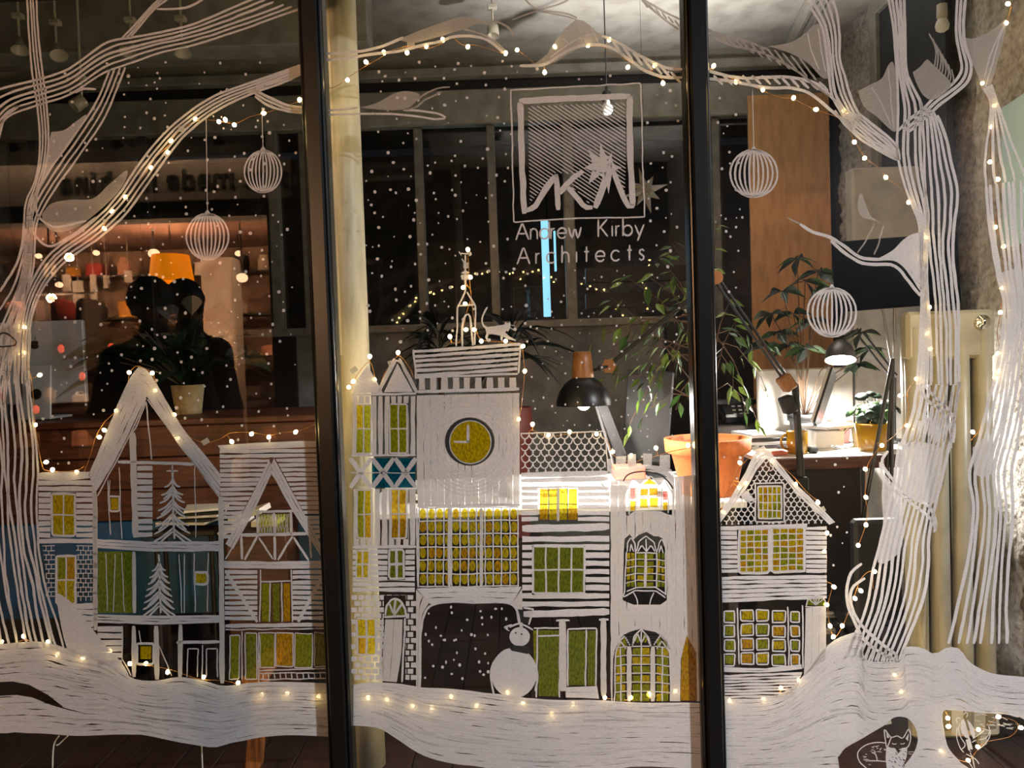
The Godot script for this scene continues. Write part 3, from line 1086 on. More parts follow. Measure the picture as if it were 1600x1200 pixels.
	for w in [[700, -0.75, 0.24, "white paper stack nearest the clock tower on the work table"], [835, -0.8, 0.21, "white paper stack on the work table under the black lamp"], [990, -0.72, 0.18, "white paper stack on the work table behind the battlements"]]:
		var q := ray_to(w[0], 790, w[1])
		var s11 := mb()
		for k in 4:
			bx(s11, Vector3(rng.randf_range(-0.01, 0.01), 0.006 + k * 0.012, 0), Vector3(w[2], 0.011, 0.28), 0.001, Basis(Vector3.UP, rng.randf_range(-0.1, 0.1)))
		var o := build("paper_stack", s11, M.paper)
		o.position = Vector3(q.x, wy, w[1] - 0.1)
		tag(o, w[3], "paper")
	for w in [[990, -0.72, "reddish open folder on the work table behind the oriel window", "salmon", 0.10]]:
		var q := ray_to(w[0], 760, w[1])
		var s12 := mb()
		bx(s12, Vector3(0, 0.055, -0.02), Vector3(0.12, 0.05, 0.10), 0.003)
		var o2 := build("folder", s12, M[w[3]])
		o2.position = Vector3(q.x, wy + 0.02, w[1] - 0.1)
		tag(o2, w[2], "folder")
	# the black lamp with the wooden neck
	var z := -0.645
	var lc := ray_to(912, 633, z)
	var lp := thing("desk_lamp", "large lit desk lamp with black dome shade and wooden neck", "lamp", Vector3(ray_to(1250, 745, z).x, ray_to(1250, 730, z).y, z))
	var o3 := lp.position
	var r := ray_to(955, 633, z).x - lc.x
	var sd := mb(true)
	var hh := ray_to(912, 590, z).y - lc.y
	var prof := [Vector2(r * 1.0, 0.0), Vector2(r * 0.985, hh * 0.18), Vector2(r * 0.88, hh * 0.5), Vector2(r * 0.66, hh * 0.8), Vector2(r * 0.42, hh * 0.98), Vector2(r * 0.30, hh * 1.02)]
	lathe(sd, lc - o3, prof, 36)
	build("shade", sd, M.black_satin, lp)
	var si := mb(true)
	var inner := []
	for p in prof:
		inner.append(Vector2(p.x - 0.003, p.y - 0.002 if p.y > 0 else 0.0))
	inner.append(Vector2(0, hh * 1.0))
	lathe(si, lc - o3, inner, 36)
	build("shade_lining", si, M.white_plastic, lp)
	var sn := mb(true)
	var h2 := ray_to(912, 549, z).y - lc.y
	lathe(sn, lc - o3, [Vector2(r * 0.40, hh * 1.0), Vector2(r * 0.36, h2 * 0.8), Vector2(r * 0.32, h2 * 0.985), Vector2(r * 0.28, h2), Vector2(0, h2)], 24)
	build("neck", sn, M.lamp_wood, lp)
	var sbulb := mb(true)
	ball(sbulb, lc - o3 + Vector3(0, 0.006, 0), Vector3(0.026, 0.026, 0.026), 14, 8)
	build("bulb", sbulb, M.lamp_bulb, lp)
	arm_lamp_light(lp, lc - o3 + Vector3(0, 0.006, 0), LAMP_MID)
	var j1 := ray_to(951, 572, z) - o3
	var j2 := ray_to(1118, 434, z) - o3
	var j3 := ray_to(1236, 604, z) - o3
	var kn := mb()
	tube(kn, [ray_to(922, 580, z) - o3, ray_to(938, 575, z + 0.02) - o3, j1], 0.006, 8)
	ball(kn, ray_to(938, 575, z + 0.02) - o3, Vector3(0.012, 0.012, 0.012))
	build("knob", kn, M.black, lp)
	var jp := mb()
	lathe(jp, j1, [Vector2(0, -0.008), Vector2(0.028, -0.008), Vector2(0.028, 0.008), Vector2(0, 0.008)], 6, Basis(Vector3.RIGHT, PI / 2))
	build("joint_plate", jp, M.copper, lp)
	for s in [-1.0, 1.0]:
		var d := Vector3(0.010 * s, 0.012 * s, 0)
		var s13 := mb()
		tube(s13, [j1 + d, j2 + d], 0.0055, 8)
		build("upper_arm", s13, M.black_satin, lp)
		var d2 := Vector3(0.014 * s, -0.006 * s, 0)
		var s14 := mb()
		tube(s14, [j2 + d2, j3 + d2], 0.0055, 8)
		build("lower_arm", s14, M.black_satin, lp)
	var s15 := mb()
	lathe(s15, j2, [Vector2(0, -0.012), Vector2(0.025, -0.012), Vector2(0.025, 0.012), Vector2(0, 0.012)], 16, Basis(Vector3.RIGHT, PI / 2))
	build("elbow", s15, M.copper, lp)
	var s16 := mb()
	bx(s16, ray_to(1229, 598, z + 0.01) - o3, Vector3(0.05, 0.06, 0.05), 0.006, Basis(Vector3.BACK, 0.6))
	build("wooden_joint", s16, M.lamp_wood, lp)
	var s17 := mb()
	bx(s17, ray_to(1231, 632, z + 0.01) - o3, Vector3(0.045, 0.065, 0.05), 0.005, Basis(Vector3.BACK, 0.35))
	build("spring_box", s17, M.black_satin, lp)
	var s18 := mb()
	tube(s18, [ray_to(1242, 600, z) - o3, ray_to(1252, 750, z) - o3, Vector3(ray_to(1252, 750, z).x - o3.x, -0.10, 0)], 0.0135, 12)
	build("post", s18, M.black_satin, lp)
	var s19 := mb()
	bx(s19, Vector3(0.0, -0.06, -0.01), Vector3(0.05, 0.05, 0.07), 0.005)
	build("clamp", s19, M.black_satin, lp)
	# dark screen and its stand behind the battlements
	var zs := -1.15
	var sm := ray_to(1012, 650, zs)
	var mo := thing("monitor", "dark monitor turned away behind the battlements, thin silver edge", "monitor", Vector3(sm.x, wy, zs))
	var s20 := mb()
	bx(s20, Vector3(0, sm.y - wy, 0), Vector3(0.20, 0.40, 0.03), 0.005, Basis(Vector3.UP, -0.35) * Basis(Vector3.BACK, -0.10))
	build("screen_back", s20, M.charcoal, mo)
	var s21 := mb()
	tube(s21, [ray_to(1050, 585, zs) - mo.position, ray_to(1030, 725, zs) - mo.position], 0.006, 8)
	build("side_rail", s21, M.steel, mo)
	var s22 := mb()
	bx(s22, Vector3(0, 0.008, 0), Vector3(0.18, 0.016, 0.14), 0.004)
	tube(s22, [Vector3(0, 0.01, -0.02), Vector3(0, sm.y - wy - 0.05, -0.02)], 0.014, 8)
	build("stand", s22, M.charcoal, mo)
	var ea := thing("folding_easel", "grey flat folding leg leaning beside the black dome lamp", "easel", Vector3(ray_to(955, 680, -0.95).x, wy, -0.95))
	var e0 := ray_to(940, 632, -0.95) - ea.position
	var e1 := ray_to(968, 705, -0.95) - ea.position
	var s23 := mb()
	bx(s23, (e0 + e1) / 2, Vector3(0.042, e0.distance_to(e1) * 1.2, 0.012), 0.002, Basis(Quaternion(Vector3.UP, (e0 - e1).normalized())))
	tube(s23, [e1 * 1.0, Vector3(e1.x + 0.03, 0.0, 0)], 0.012, 6)
	build("leg", s23, M.charcoal, ea)
	var s24 := mb()
	tube(s24, [e0 + Vector3(-0.03, 0.02, 0.01), e1 + Vector3(-0.035, -0.02, 0.01), Vector3(e1.x - 0.01, 0, 0.01)], 0.006, 6)
	build("strut", s24, M.steel, ea)
	# weeping fig in its terracotta pot
	var zf := -0.72
	var pc2 := ray_to(1107, 760, zf)
	var potr := (ray_to(1174, 700, zf).x - ray_to(1041, 700, zf).x) / 2.0
	var pt := ray_to(1107, 684, zf)
	var fg := thing("weeping_fig", "weeping fig with thin arching twigs in a terracotta pot on the work table", "plant", Vector3(pc2.x, 0, zf))
	var ph := pt.y - wy
	var ps4 := mb(true)
	pot_shape(ps4, Vector3(0, pt.y - ph, 0), potr * 0.92, potr * 0.62, ph, 0.01)
	build("pot", ps4, M.terracotta, fg)
	soil_disc(fg, Vector3(0, pt.y - 0.03, 0), potr * 0.82)
	var trunk := mb(true)
	tube(trunk, [Vector3(0, pt.y - 0.03, 0), Vector3(0.02, pt.y + 0.16, -0.01), Vector3(0.0, pt.y + 0.38, 0), Vector3(0.02, pt.y + 0.6, 0)], 0.012, 8, 0.005)
	build("stem", trunk, M.bark, fg)
	var tips := [[985, 660, 700], [1005, 645, 690], [945, 585, 640], [960, 540, 590], [925, 530, 575], [985, 510, 570], [1000, 540, 620], [1040, 505, 560], [1060, 540, 600], [1030, 590, 650], [955, 465, 500], [975, 430, 460], [1010, 430, 480], [1030, 400, 430], [1050, 380, 420], [1060, 470, 540], [1150, 500, 570], [1175, 540, 600], [1190, 590, 640], [1160, 620, 680], [1145, 580, 640], [1120, 350, 365], [1085, 440, 480], [1180, 650, 690], [1020, 560, 610], [1065, 610, 660], [1000, 585, 640], [1140, 470, 520], [970, 560, 620], [1048, 430, 470]]
	for w in tips:
		var start := Vector3(0.01, pt.y + rng.randf_range(0.08, 0.55), 0)
		var zz := rng.randf_range(-0.2, -0.03)
		var mid := ray_to(w[0], w[1], zf + zz) - fg.position
		var tip := ray_to(w[0] + rng.randf_range(-12, 12), w[2], zf + zz) - fg.position
		var s25 := mb(true)
		tube(s25, [start, start.lerp(mid, 0.55) + Vector3(0, 0.05, 0), mid, mid.lerp(tip, 0.6) + (mid - start).normalized() * 0.02], 0.0028, 5, 0.001)
		var twig := build("twig", s25, M.bark, fg)
		for k in 5:
			var root := start.lerp(mid, 0.6 + 0.14 * k) + Vector3(0, 0.04 * (1.0 - absf(k - 2.0) / 4.0), 0)
			if k > 2:
				root = mid.lerp(tip, (k - 2.5) / 4.0)
			var s26 := mb()
			var dd := (mid - start).normalized() * 0.7 + Vector3(rng.randf_range(-0.7, 0.7), -0.75, rng.randf_range(-0.2, 0.6))
			leaf_blade(s26, root, dd, rng.randf_range(0.045, 0.075), 0.42, 0.12, 0.25)
			build("leaf", s26, M[["leaf_lime", "leaf_mid", "leaf_mid", "leaf_lime"][rng.randi() % 4]], twig)

func star_points(st: SurfaceTool, c: Vector3, r: float, n: int):
	for i in n:
		var t := TAU * (i + 0.3) / n
		var d := Vector3(cos(t), sin(t), 0)
		var s := Vector3(-sin(t), cos(t), 0)
		var reach := r * (1.0 if i % 2 == 0 else 0.72)
		var b := [d * r * 0.24 + s * r * 0.17, d * r * 0.24 + Vector3(0, 0, r * 0.2), d * r * 0.24 - s * r * 0.17, d * r * 0.24 - Vector3(0, 0, r * 0.2)]
		for k in 4:
			out_tri(st, c + b[k], c + b[(k + 1) % 4], c + d * reach, c + d * reach * 0.3)
			out_tri(st, c + b[k], c + b[(k + 1) % 4], c, c + d * r * 0.1)

func office_right():
	var z := -0.70
	var front := ray_to(1300, 712, z)
	var y := front.y
	var xl := ray_to(1186, 700, z).x
	var xr := 1.62
	var dk := thing("desk", "white desk with a brown front edge at the right, crowded with pots", "desk", Vector3((xl + xr) / 2, 0, -1.03))
	var st := mb()
	bx(st, Vector3(0, y - 0.012, 0), Vector3(xr - xl, 0.016, 0.64), 0.003)
	build("desk_top", st, M.tabletop, dk)
	var s2 := mb()
	bx(s2, Vector3(0, y - 0.028, 0.325), Vector3(xr - xl, 0.048, 0.02), 0.004)
	build("front_edge", s2, M.desk_edge, dk)
	var s3 := mb()
	var pr := ray_to(1318, 850, -0.95).x
	bx(s3, Vector3(((xl + pr) / 2) - dk.position.x, (y - 0.05) / 2, 0.24), Vector3(pr - xl, y - 0.05, 0.03), 0.004)
	build("side_panel", s3, M.dark_wood, dk)
	for sx in [-1, 1]:
		var s4 := mb()
		bx(s4, Vector3(sx * ((xr - xl) / 2 - 0.04), (y - 0.03) / 2, -0.28), Vector3(0.04, y - 0.03, 0.04), 0.004)
		build("leg", s4, M.dark_wood, dk)
	# second lamp: grey dome on a jointed arm
	var zl := -1.05
	var lc := ray_to(1313, 558, zl)
	var base := ray_to(1398, 690, zl)
	var lp := thing("reading_lamp", "lit reading lamp with small grey dome and thin jointed arms over the desk", "lamp", Vector3(base.x, y - 0.004, zl))
	var o := lp.position
	var sd := mb(true)
	var tilt := Basis(Vector3.BACK, -0.15) * Basis(Vector3.RIGHT, -0.34)
	lathe(sd, lc - o, [Vector2(0.061, -0.014), Vector2(0.060, 0.0), Vector2(0.058, 0.02), Vector2(0.046, 0.05), Vector2(0.026, 0.068), Vector2(0.012, 0.078), Vector2(0, 0.08)], 28, tilt)
	build("shade", sd, M.steel, lp)
	var sl := mb(true)
	lathe(sl, lc - o, [Vector2(0.0595, -0.014), Vector2(0.0575, 0.001), Vector2(0.055, 0.02), Vector2(0.043, 0.048), Vector2(0.0, 0.066)], 28, tilt)
	build("shade_lining", sl, M.white_plastic, lp)
	var sb := mb(true)
	ball(sb, lc - o + Vector3(0, 0.012, 0.004), Vector3(0.028, 0.026, 0.028), 14, 8)
	build("bulb", sb, M.lamp_bulb, lp)
	arm_lamp_light(lp, lc - o + Vector3(0, 0.012, 0.004), LAMP_RIGHT)
	var e1 := ray_to(1345, 522, zl) - o
	var e2 := ray_to(1398, 590, zl) - o
	for s in [-1.0, 1.0]:
		var s5 := mb()
		tube(s5, [e1 + Vector3(0.008, 0.010, 0) * s, e2 + Vector3(0.008, 0.010, 0) * s], 0.005, 8)
		build("upper_arm", s5, M.black_satin, lp)
	var s6 := mb()
	tube(s6, [lc - o + tilt * Vector3(0, 0.075, 0), e1 + Vector3(-0.01, 0.02, 0), e1], 0.007, 8)
	build("neck", s6, M.black_satin, lp)
	var s7 := mb()
	tube(s7, [e2, Vector3(0, 0.1, 0), Vector3(0, 0.01, 0)], 0.007, 8)
	build("post", s7, M.black_satin, lp)
	var s8 := mb(true)
	lathe(s8, Vector3.ZERO, [Vector2(0, 0.016), Vector2(0.05, 0.016), Vector2(0.06, 0.008), Vector2(0.06, 0.0), Vector2(0, 0)], 20)
	build("base", s8, M.black_satin, lp)
	# open laptop seen from the side, standing on a box
	var zs := -0.98
	var hinge := ray_to(1271, 662, zs)
	var lt := thing("laptop", "open laptop seen from its edge, silver lid and black screen rim", "laptop", Vector3(hinge.x, y - 0.004, zs))
	var top := ray_to(1300, 582, zs) - hinge
	var s9 := mb()
	var lean := Basis(Quaternion(Vector3.UP, Vector3(top.x, top.y, -0.02).normalized())) * Basis(Vector3.UP, 1.05)
	bx(s9, hinge - lt.position + top * 0.5, Vector3(0.17, top.length() * 1.05, 0.012), 0.003, lean)
	build("lid", s9, M.silver, lt)
	var s10 := mb()
	bx(s10, hinge - lt.position + top * 0.5 + lean * Vector3(0, 0, 0.010), Vector3(0.17, top.length() * 1.05, 0.008), 0.002, lean)
	build("screen", s10, M.black_gloss, lt)
	var s11 := mb()
	bx(s11, hinge - lt.position + Vector3(0.06, -0.012, -0.02), Vector3(0.18, 0.014, 0.16), 0.003, Basis(Vector3.UP, 0.5))
	build("keyboard_base", s11, M.silver, lt)
	var s12 := mb()
	bx(s12, Vector3(0.05, (hinge.y - y) / 2 - 0.012, -0.02), Vector3(0.12, hinge.y - y - 0.024, 0.12), 0.004)
	build("riser", s12, M.white_plastic, lt)
	# things on the desk
	var mg := ray_to(1246, 708, -0.83)
	mug(mg, y)
	var pp := ray_to(1367, 700, -0.86)
	var pl := thing("potted_plant", "round-leaved plant in a big mustard-yellow pot on the desk", "plant", Vector3(pp.x, y - 0.004, -0.86))
	var ps := mb(true)
	pot_shape(ps, Vector3.ZERO, 0.068, 0.060, 0.108)
	build("pot", ps, M.mustard, pl)
	soil_disc(pl, Vector3(0, 0.095, 0), 0.058)
	for i in 42:
		var a := rng.randf() * TAU
		var el := rng.randf_range(0.05, 1.45)
		var d := Vector3(cos(a) * cos(el), sin(el), sin(a) * cos(el))
		var tip := Vector3(0, 0.12, 0) + d * rng.randf_range(0.045, 0.11)
		var s13 := mb(true)
		tube(s13, [Vector3(0, 0.09, 0), Vector3(0, 0.10, 0) + d * 0.03, tip], 0.0014, 4)
		var nrm := (d + Vector3(0, 0.25, 0.55)).normalized()
		var b := Basis(Quaternion(Vector3.UP, nrm))
		var rr := rng.randf_range(0.017, 0.028)
		lathe(s13, tip, [Vector2(0, 0.004), Vector2(rr * 0.6, 0.002), Vector2(rr, -0.003), Vector2(rr * 0.6, -0.001), Vector2(0, 0.0)], 12, b)
		build("leaf", s13, M.leaf_mid if i % 4 == 0 else M.leaf_dark, pl)
	var p2 := ray_to(1309, 680, -1.14)
	var t2 := thing("plant_pot", "rust-red plant pot behind the laptop on the desk", "pot", Vector3(p2.x, y - 0.004, -1.12))
	var s14 := mb(true)
	pot_shape(s14, Vector3.ZERO, 0.048, 0.038, 0.10, 0.01)
	build("pot_body", s14, M.rust_pot, t2)
	soil_disc(t2, Vector3(0, 0.088, 0), 0.04)
	var p3 := ray_to(1341, 690, -1.0)
	var t3 := thing("spider_plant", "striped spider plant in a small white pot beside the mustard one", "plant", Vector3(p3.x, y - 0.004, -0.98))
	var s15 := mb(true)
	pot_shape(s15, Vector3.ZERO, 0.034, 0.028, 0.085)
	build("pot", s15, M.white_plastic, t3)
	for i in 9:
		var a := PI + rng.randf_range(-1.1, 1.1)
		var s16 := mb()
		leaf_blade(s16, Vector3(0, 0.08, 0), Vector3(cos(a), 0.55, sin(a) * 0.5), rng.randf_range(0.09, 0.15), 0.10, 0.9, 0.3)
		build("leaf", s16, M.leaf_lime, t3)
	var ph := ray_to(1262, 690, -0.88)
	var s17 := mb()
	bx(s17, Vector3(0, 0.014, 0), Vector3(0.035, 0.026, 0.03), 0.005)
	var ob := build("small_box", s17, M.charcoal)
	ob.position = Vector3(ray_to(1270, 700, -0.82).x, y - 0.004, -0.82)
	tag(ob, "small dark box on the desk between lamp post and wire tangle", "box")
	var tangle := mb(true)
	var wp := []
	var w0 := Vector3(ray_to(1306, 700, -0.85).x, y + 0.0, -0.85)
	for i in 40:
		wp.append(w0 + Vector3(0.03 * sin(i * 1.3) + 0.0012 * i, 0.002 + 0.016 * absf(sin(i * 0.9)), 0.03 * cos(i * 1.7)))
	tube(tangle, wp, 0.0009, 4)
	tag(build("wire_tangle", tangle, M.steel), "tangle of thin bent wire lying on the bright desk", "wire")
	var fo := mb()
	bx(fo, Vector3.ZERO, Vector3(0.09, 0.012, 0.12), 0.002)
	var fo2 := build("notebook", fo, M.salmon)
	fo2.position = Vector3(ray_to(1205, 700, -0.84).x, y + 0.003, -0.84)
	tag(fo2, "salmon-coloured notebook beside the yellow mug", "notebook")
	for i in 4:
		var s18 := mb()
		bx(s18, Vector3(0, 0.008, 0), Vector3(0.20 - 0.012 * i, 0.015, 0.2), 0.002, Basis(Vector3.UP, 0.1 * i - 0.15))
		var bk := build("file_tray", s18, M[["charcoal", "light_grey", "black", "light_grey"][i]])
		bk.position = Vector3(ray_to(1190, 690, -1.05).x, y - 0.004 + 0.016 * i, -1.08)
		tag(bk, ["dark grey file at the bottom of the pile behind the mug", "pale grey file, second from the bottom of the pile behind the mug", "black file, second from the top of the pile behind the mug", "pale grey file on top of the pile behind the mug"][i], "file")
	var tp := thing("telephone", "black desk telephone by the wall behind the fig", "telephone", Vector3(ray_to(1152, 640, -1.6).x, ray_to(1152, 652, -1.6).y, -1.6))
	var s19 := mb()
	bx(s19, Vector3(0, 0.03, 0), Vector3(0.17, 0.05, 0.15), 0.01, Basis(Vector3.RIGHT, 0.5))
	build("body", s19, M.black_satin, tp)
	var s20 := mb()
	bx(s20, Vector3(0, 0.075, -0.03), Vector3(0.2, 0.03, 0.045), 0.012)
	build("handset", s20, M.black_satin, tp)
	for i in 9:
		var s21 := mb()
		bx(s21, Vector3(-0.03 + 0.03 * (i % 3), 0.058 - 0.018 * (i / 3), 0.035 + 0.014 * (i / 3)), Vector3(0.016, 0.006, 0.009), 0.001, Basis(Vector3.RIGHT, 0.5))
		build("key", s21, M.light_grey, tp)
	var cb := thing("cabinet", "low dark cabinet carrying the telephone", "cabinet", Vector3(tp.position.x, 0, -1.66))
	var s22 := mb()
	bx(s22, Vector3(0, tp.position.y / 2 - 0.015, 0), Vector3(0.34, tp.position.y - 0.03, 0.36), 0.006)
	build("body", s22, M.dark_wood, cb)
	var s23 := mb()
	bx(s23, Vector3(0, tp.position.y * 0.7, 0.19), Vector3(0.3, tp.position.y * 0.4, 0.012), 0.004)
	build("door", s23, M.dark_wood, cb)
	# umbrella plant in front of the plywood board
	var up := ray_to(1255, 560, -1.26)
	var sc := thing("umbrella_plant", "umbrella plant with fans of dark oval leaves before the plywood board", "plant", Vector3(up.x, y - 0.004, -1.26))
	var s24 := mb(true)
	pot_shape(s24, Vector3.ZERO, 0.07, 0.055, 0.12, 0.01)
	build("pot", s24, M.charcoal, sc)
	soil_disc(sc, Vector3(0, 0.10, 0), 0.06)
	for w in [[1245, 405], [1278, 425], [1222, 455], [1258, 440], [1290, 450], [1205, 490], [1240, 490], [1268, 500], [1215, 520], [1232, 540], [1195, 540], [1345, 520], [1360, 545], [1338, 570], [1260, 545]]:
		var hub := ray_to(w[0], w[1], -1.26 + rng.randf_range(-0.1, 0.1)) - sc.position
		var s25 := mb(true)
		tube(s25, [Vector3(0, 0.1, 0), Vector3(hub.x * 0.3, hub.y * 0.65, 0), hub], 0.003, 5, 0.0018)
		var twig := build("stalk", s25, M.bark, sc)
		for k in 7:
			var a := TAU * k / 7.0 + rng.randf()
			var s26 := mb()
			leaf_blade(s26, hub, Vector3(cos(a), 0.1 + 0.25 * sin(a), sin(a) * 0.8 + 0.2), rng.randf_range(0.085, 0.12), 0.45, 0.45, 0.2)
			build("leaf", s26, M.leaf_dark if k % 3 else M.leaf_mid, twig)
	# plywood board against the far wall
	var b0 := ray_to(1170, 150, -2.55)
	var b1 := ray_to(1300, 600, -2.55)
	var pw := thing("plywood_board", "tall plain plywood board standing against the far wall", "board", Vector3((b0.x + b1.x) / 2, 0, -2.55))
	var s27 := mb()
	bx(s27, Vector3(0, b0.y / 2, 0), Vector3(b1.x - b0.x + 0.02, b0.y, 0.022), 0.002)
	build("sheet", s27, M.ply, pw)
	# dark door in the right wall with its pale frame
	var d0 := ray_to(1420, 300, -1.75)
	var dr := setting("door_1")
	slab("leaf", Vector3(1.985, 1.5, -1.55), Vector3(0.04, 3.0, 0.60), "dark_panel", "", 0.006, dr)
	slab("leaf_panel", Vector3(1.96, 1.75, -1.55), Vector3(0.015, 1.3, 0.38), "charcoal", "", 0.006, dr)
	slab("frame", Vector3(1.975, 1.5, -1.87), Vector3(0.07, 3.0, 0.07), "post_paint", "", 0.006, dr)
	slab("frame", Vector3(1.975, 3.03, -1.55), Vector3(0.07, 0.07, 0.7), "post_paint", "", 0.006, dr)
	# black panel on a tripod
	var zp := -0.67
	var k0 := ray_to(1303, 372, zp)
	var k1 := ray_to(1497, 480, zp)
	var bp := thing("panel_on_tripod", "matt black rectangular panel on a thin dark tripod at the right", "panel", Vector3(ray_to(1395, 480, zp).x, 0, zp))
	var s28 := mb()
	bx(s28, (k0 + k1) / 2 - bp.position, Vector3(k1.x - k0.x, k0.y - k1.y - 0.012, 0.03), 0.004, Basis(Vector3.BACK, 0.045))
	build("panel", s28, M.dead_black, bp)
	var hub := ray_to(1395, 560, zp) - bp.position
	for w in [[1335, 880, 0.012], [1378, 900, -0.008], [1392, 860, 0.004]]:
		var foot := ray_to(w[0], w[1], zp + w[2]) - bp.position
		var dir := (foot - hub)
		foot = hub + dir * (hub.y / -dir.y)
		var s29 := mb()
		tube(s29, [hub, foot], 0.0075, 8)
		build("leg", s29, M.black_satin, bp)
	for s in [-1.0, 1.0]:
		var s30 := mb()
		tube(s30, [hub + Vector3(0.006 * s, 0, 0), ray_to(1388 + 10 * s, 478, zp) - bp.position], 0.005, 8)
		build("post", s30, M.steel, bp)
	# under the desk
	var gb := ray_to(1332, 860, -0.92)
	var bt := thing("gas_bottle", "tall dark green cylinder standing under the desk", "cylinder", Vector3(gb.x, 0, -0.92))
	var s31 := mb(true)
	lathe(s31, Vector3.ZERO, [Vector2(0, 0), Vector2(0.036, 0), Vector2(0.038, 0.02), Vector2(0.038, y - 0.16), Vector2(0.03, y - 0.12), Vector2(0.014, y - 0.10), Vector2(0.014, y - 0.07), Vector2(0, y - 0.07)], 24)
	build("body", s31, M.bottle_green, bt)
	var chr := ray_to(1370, 960, -0.38)
	var cr := thing("office_chair", "black office chair behind the painted tree roots", "chair", Vector3(chr.x, 0, -0.38))
	var s32 := mb()
	bx(s32, Vector3(0, 0.52, 0), Vector3(0.16, 0.34, 0.05), 0.02)
	build("backrest", s32, M.black, cr)
	var s33 := mb()
	bx(s33, Vector3(0, 0.33, -0.14), Vector3(0.17, 0.06, 0.2), 0.02)
	build("seat", s33, M.black, cr)
	var s34 := mb()
	tube(s34, [Vector3(0, 0.3, -0.14), Vector3(0, 0.06, -0.14)], 0.02, 10)
	build("gas_post", s34, M.black_satin, cr)
	for k in 5:
		var a := TAU * k / 5.0
		var s35 := mb()
		tube(s35, [Vector3(0, 0.07, -0.14), Vector3(0.08 * cos(a), 0.03, -0.14 + 0.08 * sin(a))], 0.014, 8)
		ball(s35, Vector3(0.08 * cos(a), 0.018, -0.14 + 0.08 * sin(a)), Vector3(0.016, 0.018, 0.016))
		build("leg", s35, M.black_satin, cr)
	var mc := ray_to(1276, 935, -0.6)
	var ma := thing("plotter", "grey machine with clear rollers standing on the floor left of the roots", "machine", Vector3(mc.x, 0, -0.6))
	var s36 := mb()
	bx(s36, Vector3(0, mc.y / 2, 0), Vector3(0.07, mc.y, 0.10), 0.01)
	build("body", s36, M.charcoal, ma)
	for k in 3:
		var s37 := mb(true)
		tube(s37, [Vector3(-0.036, mc.y * (0.55 + 0.17 * k), 0.065), Vector3(0.036, mc.y * (0.55 + 0.17 * k), 0.065)], 0.012, 10)
		build("roller", s37, M.light_grey, ma)
	radiator()
	var b2 := ray_to(1590, 285, -0.36)
	var po := mb()
	bx(po, Vector3.ZERO, Vector3(0.003, 0.45, 0.16), 0.001, Basis(Vector3.UP, -0.16))
	var poster := build("paper_sheet", po, M.poster_blue)
	poster.position = Vector3(1.592, b2.y, -0.22)
	tag(poster, "pale blue paper sheet fixed to the rough reveal at the right edge", "paper")
	var bb := ray_to(1472, 28, -0.75)
	var hb := thing("hanging_bulb", "white bulb in a cream holder hanging at the top right", "bulb", bb)
	var s38 := mb(true)
	lathe(s38, Vector3.ZERO, [Vector2(0, 0.05), Vector2(0.018, 0.05), Vector2(0.019, 0.005), Vector2(0.016, -0.005), Vector2(0, -0.005)], 16)
	build("holder", s38, M.holder, hb)
	var s39 := mb(true)
	lathe(s39, Vector3.ZERO, [Vector2(0.015, -0.005), Vector2(0.020, -0.012), Vector2(0.025, -0.028), Vector2(0.022, -0.044), Vector2(0.01, -0.052), Vector2(0, -0.053)], 16)
	build("bulb", s39, M.bulb_white, hb)
	var s40 := mb()
	tube(s40, [Vector3(0, 0.05, 0), Vector3(0, 3.21 - bb.y, 0)], 0.003)
	build("cord", s40, M.black, hb)
	# an added uplighter, unseen behind the right black bar, lights ceiling and upper stone
	var uc := ray_to(1093, 300, -1.42)
	var gl := thing("added_uplighter", "added slender white floor lamp shining at the ceiling, hidden behind the right black bar", "lamp", Vector3(uc.x, 0, -1.42))
	var sg := mb(true)
	lathe(sg, Vector3(0, uc.y, 0), [Vector2(0, -0.05), Vector2(0.018, -0.05), Vector2(0.040, 0.0), Vector2(0.048, 0.04), Vector2(0.046, 0.04), Vector2(0.037, 0.0), Vector2(0, -0.03)], 24)
	build("bowl", sg, M.holder, gl)
	var sg1 := mb(true)
	ball(sg1, Vector3(0, uc.y + 0.012, 0), Vector3(0.024, 0.024, 0.024), 14, 8)
	build("bulb", sg1, M.lamp_bulb, gl)
	var sg2 := mb()
	tube(sg2, [Vector3(0, 0.02, 0), Vector3(0, uc.y - 0.04, 0)], 0.009, 10)
	build("pole", sg2, M.holder, gl)
	var sg3 := mb(true)
	lathe(sg3, Vector3.ZERO, [Vector2(0, 0.022), Vector2(0.10, 0.018), Vector2(0.11, 0.006), Vector2(0.11, 0), Vector2(0, 0)], 24)
	build("base", sg3, M.holder, gl)
	var sp := SpotLight3D.new()
	sp.name = "lamp_light"
	sp.position = Vector3(0, uc.y + 0.012, 0)
	sp.basis = Basis(Vector3.RIGHT, PI / 2)
	sp.spot_angle = 60.0
	sp.spot_angle_attenuation = 0.7
	sp.spot_range = 12.0
	sp.spot_attenuation = 2.0
	sp.light_color = Color(1.0, 0.975, 0.95)
	sp.light_energy = ADDED_UPLIGHT
	sp.light_size = 0.024
	sp.shadow_enabled = true
	gl.add_child(sp, true)
	# sloping boxed-in pipes on the ceiling
	var s41 := mb()
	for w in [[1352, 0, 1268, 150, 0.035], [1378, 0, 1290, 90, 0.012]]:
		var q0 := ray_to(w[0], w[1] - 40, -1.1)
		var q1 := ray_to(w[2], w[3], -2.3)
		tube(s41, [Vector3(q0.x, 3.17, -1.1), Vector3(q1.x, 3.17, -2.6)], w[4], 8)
	tag(build("ceiling_pipes", s41, M.beam_paint), "white painted pipes running along the ceiling at the right", "pipe")

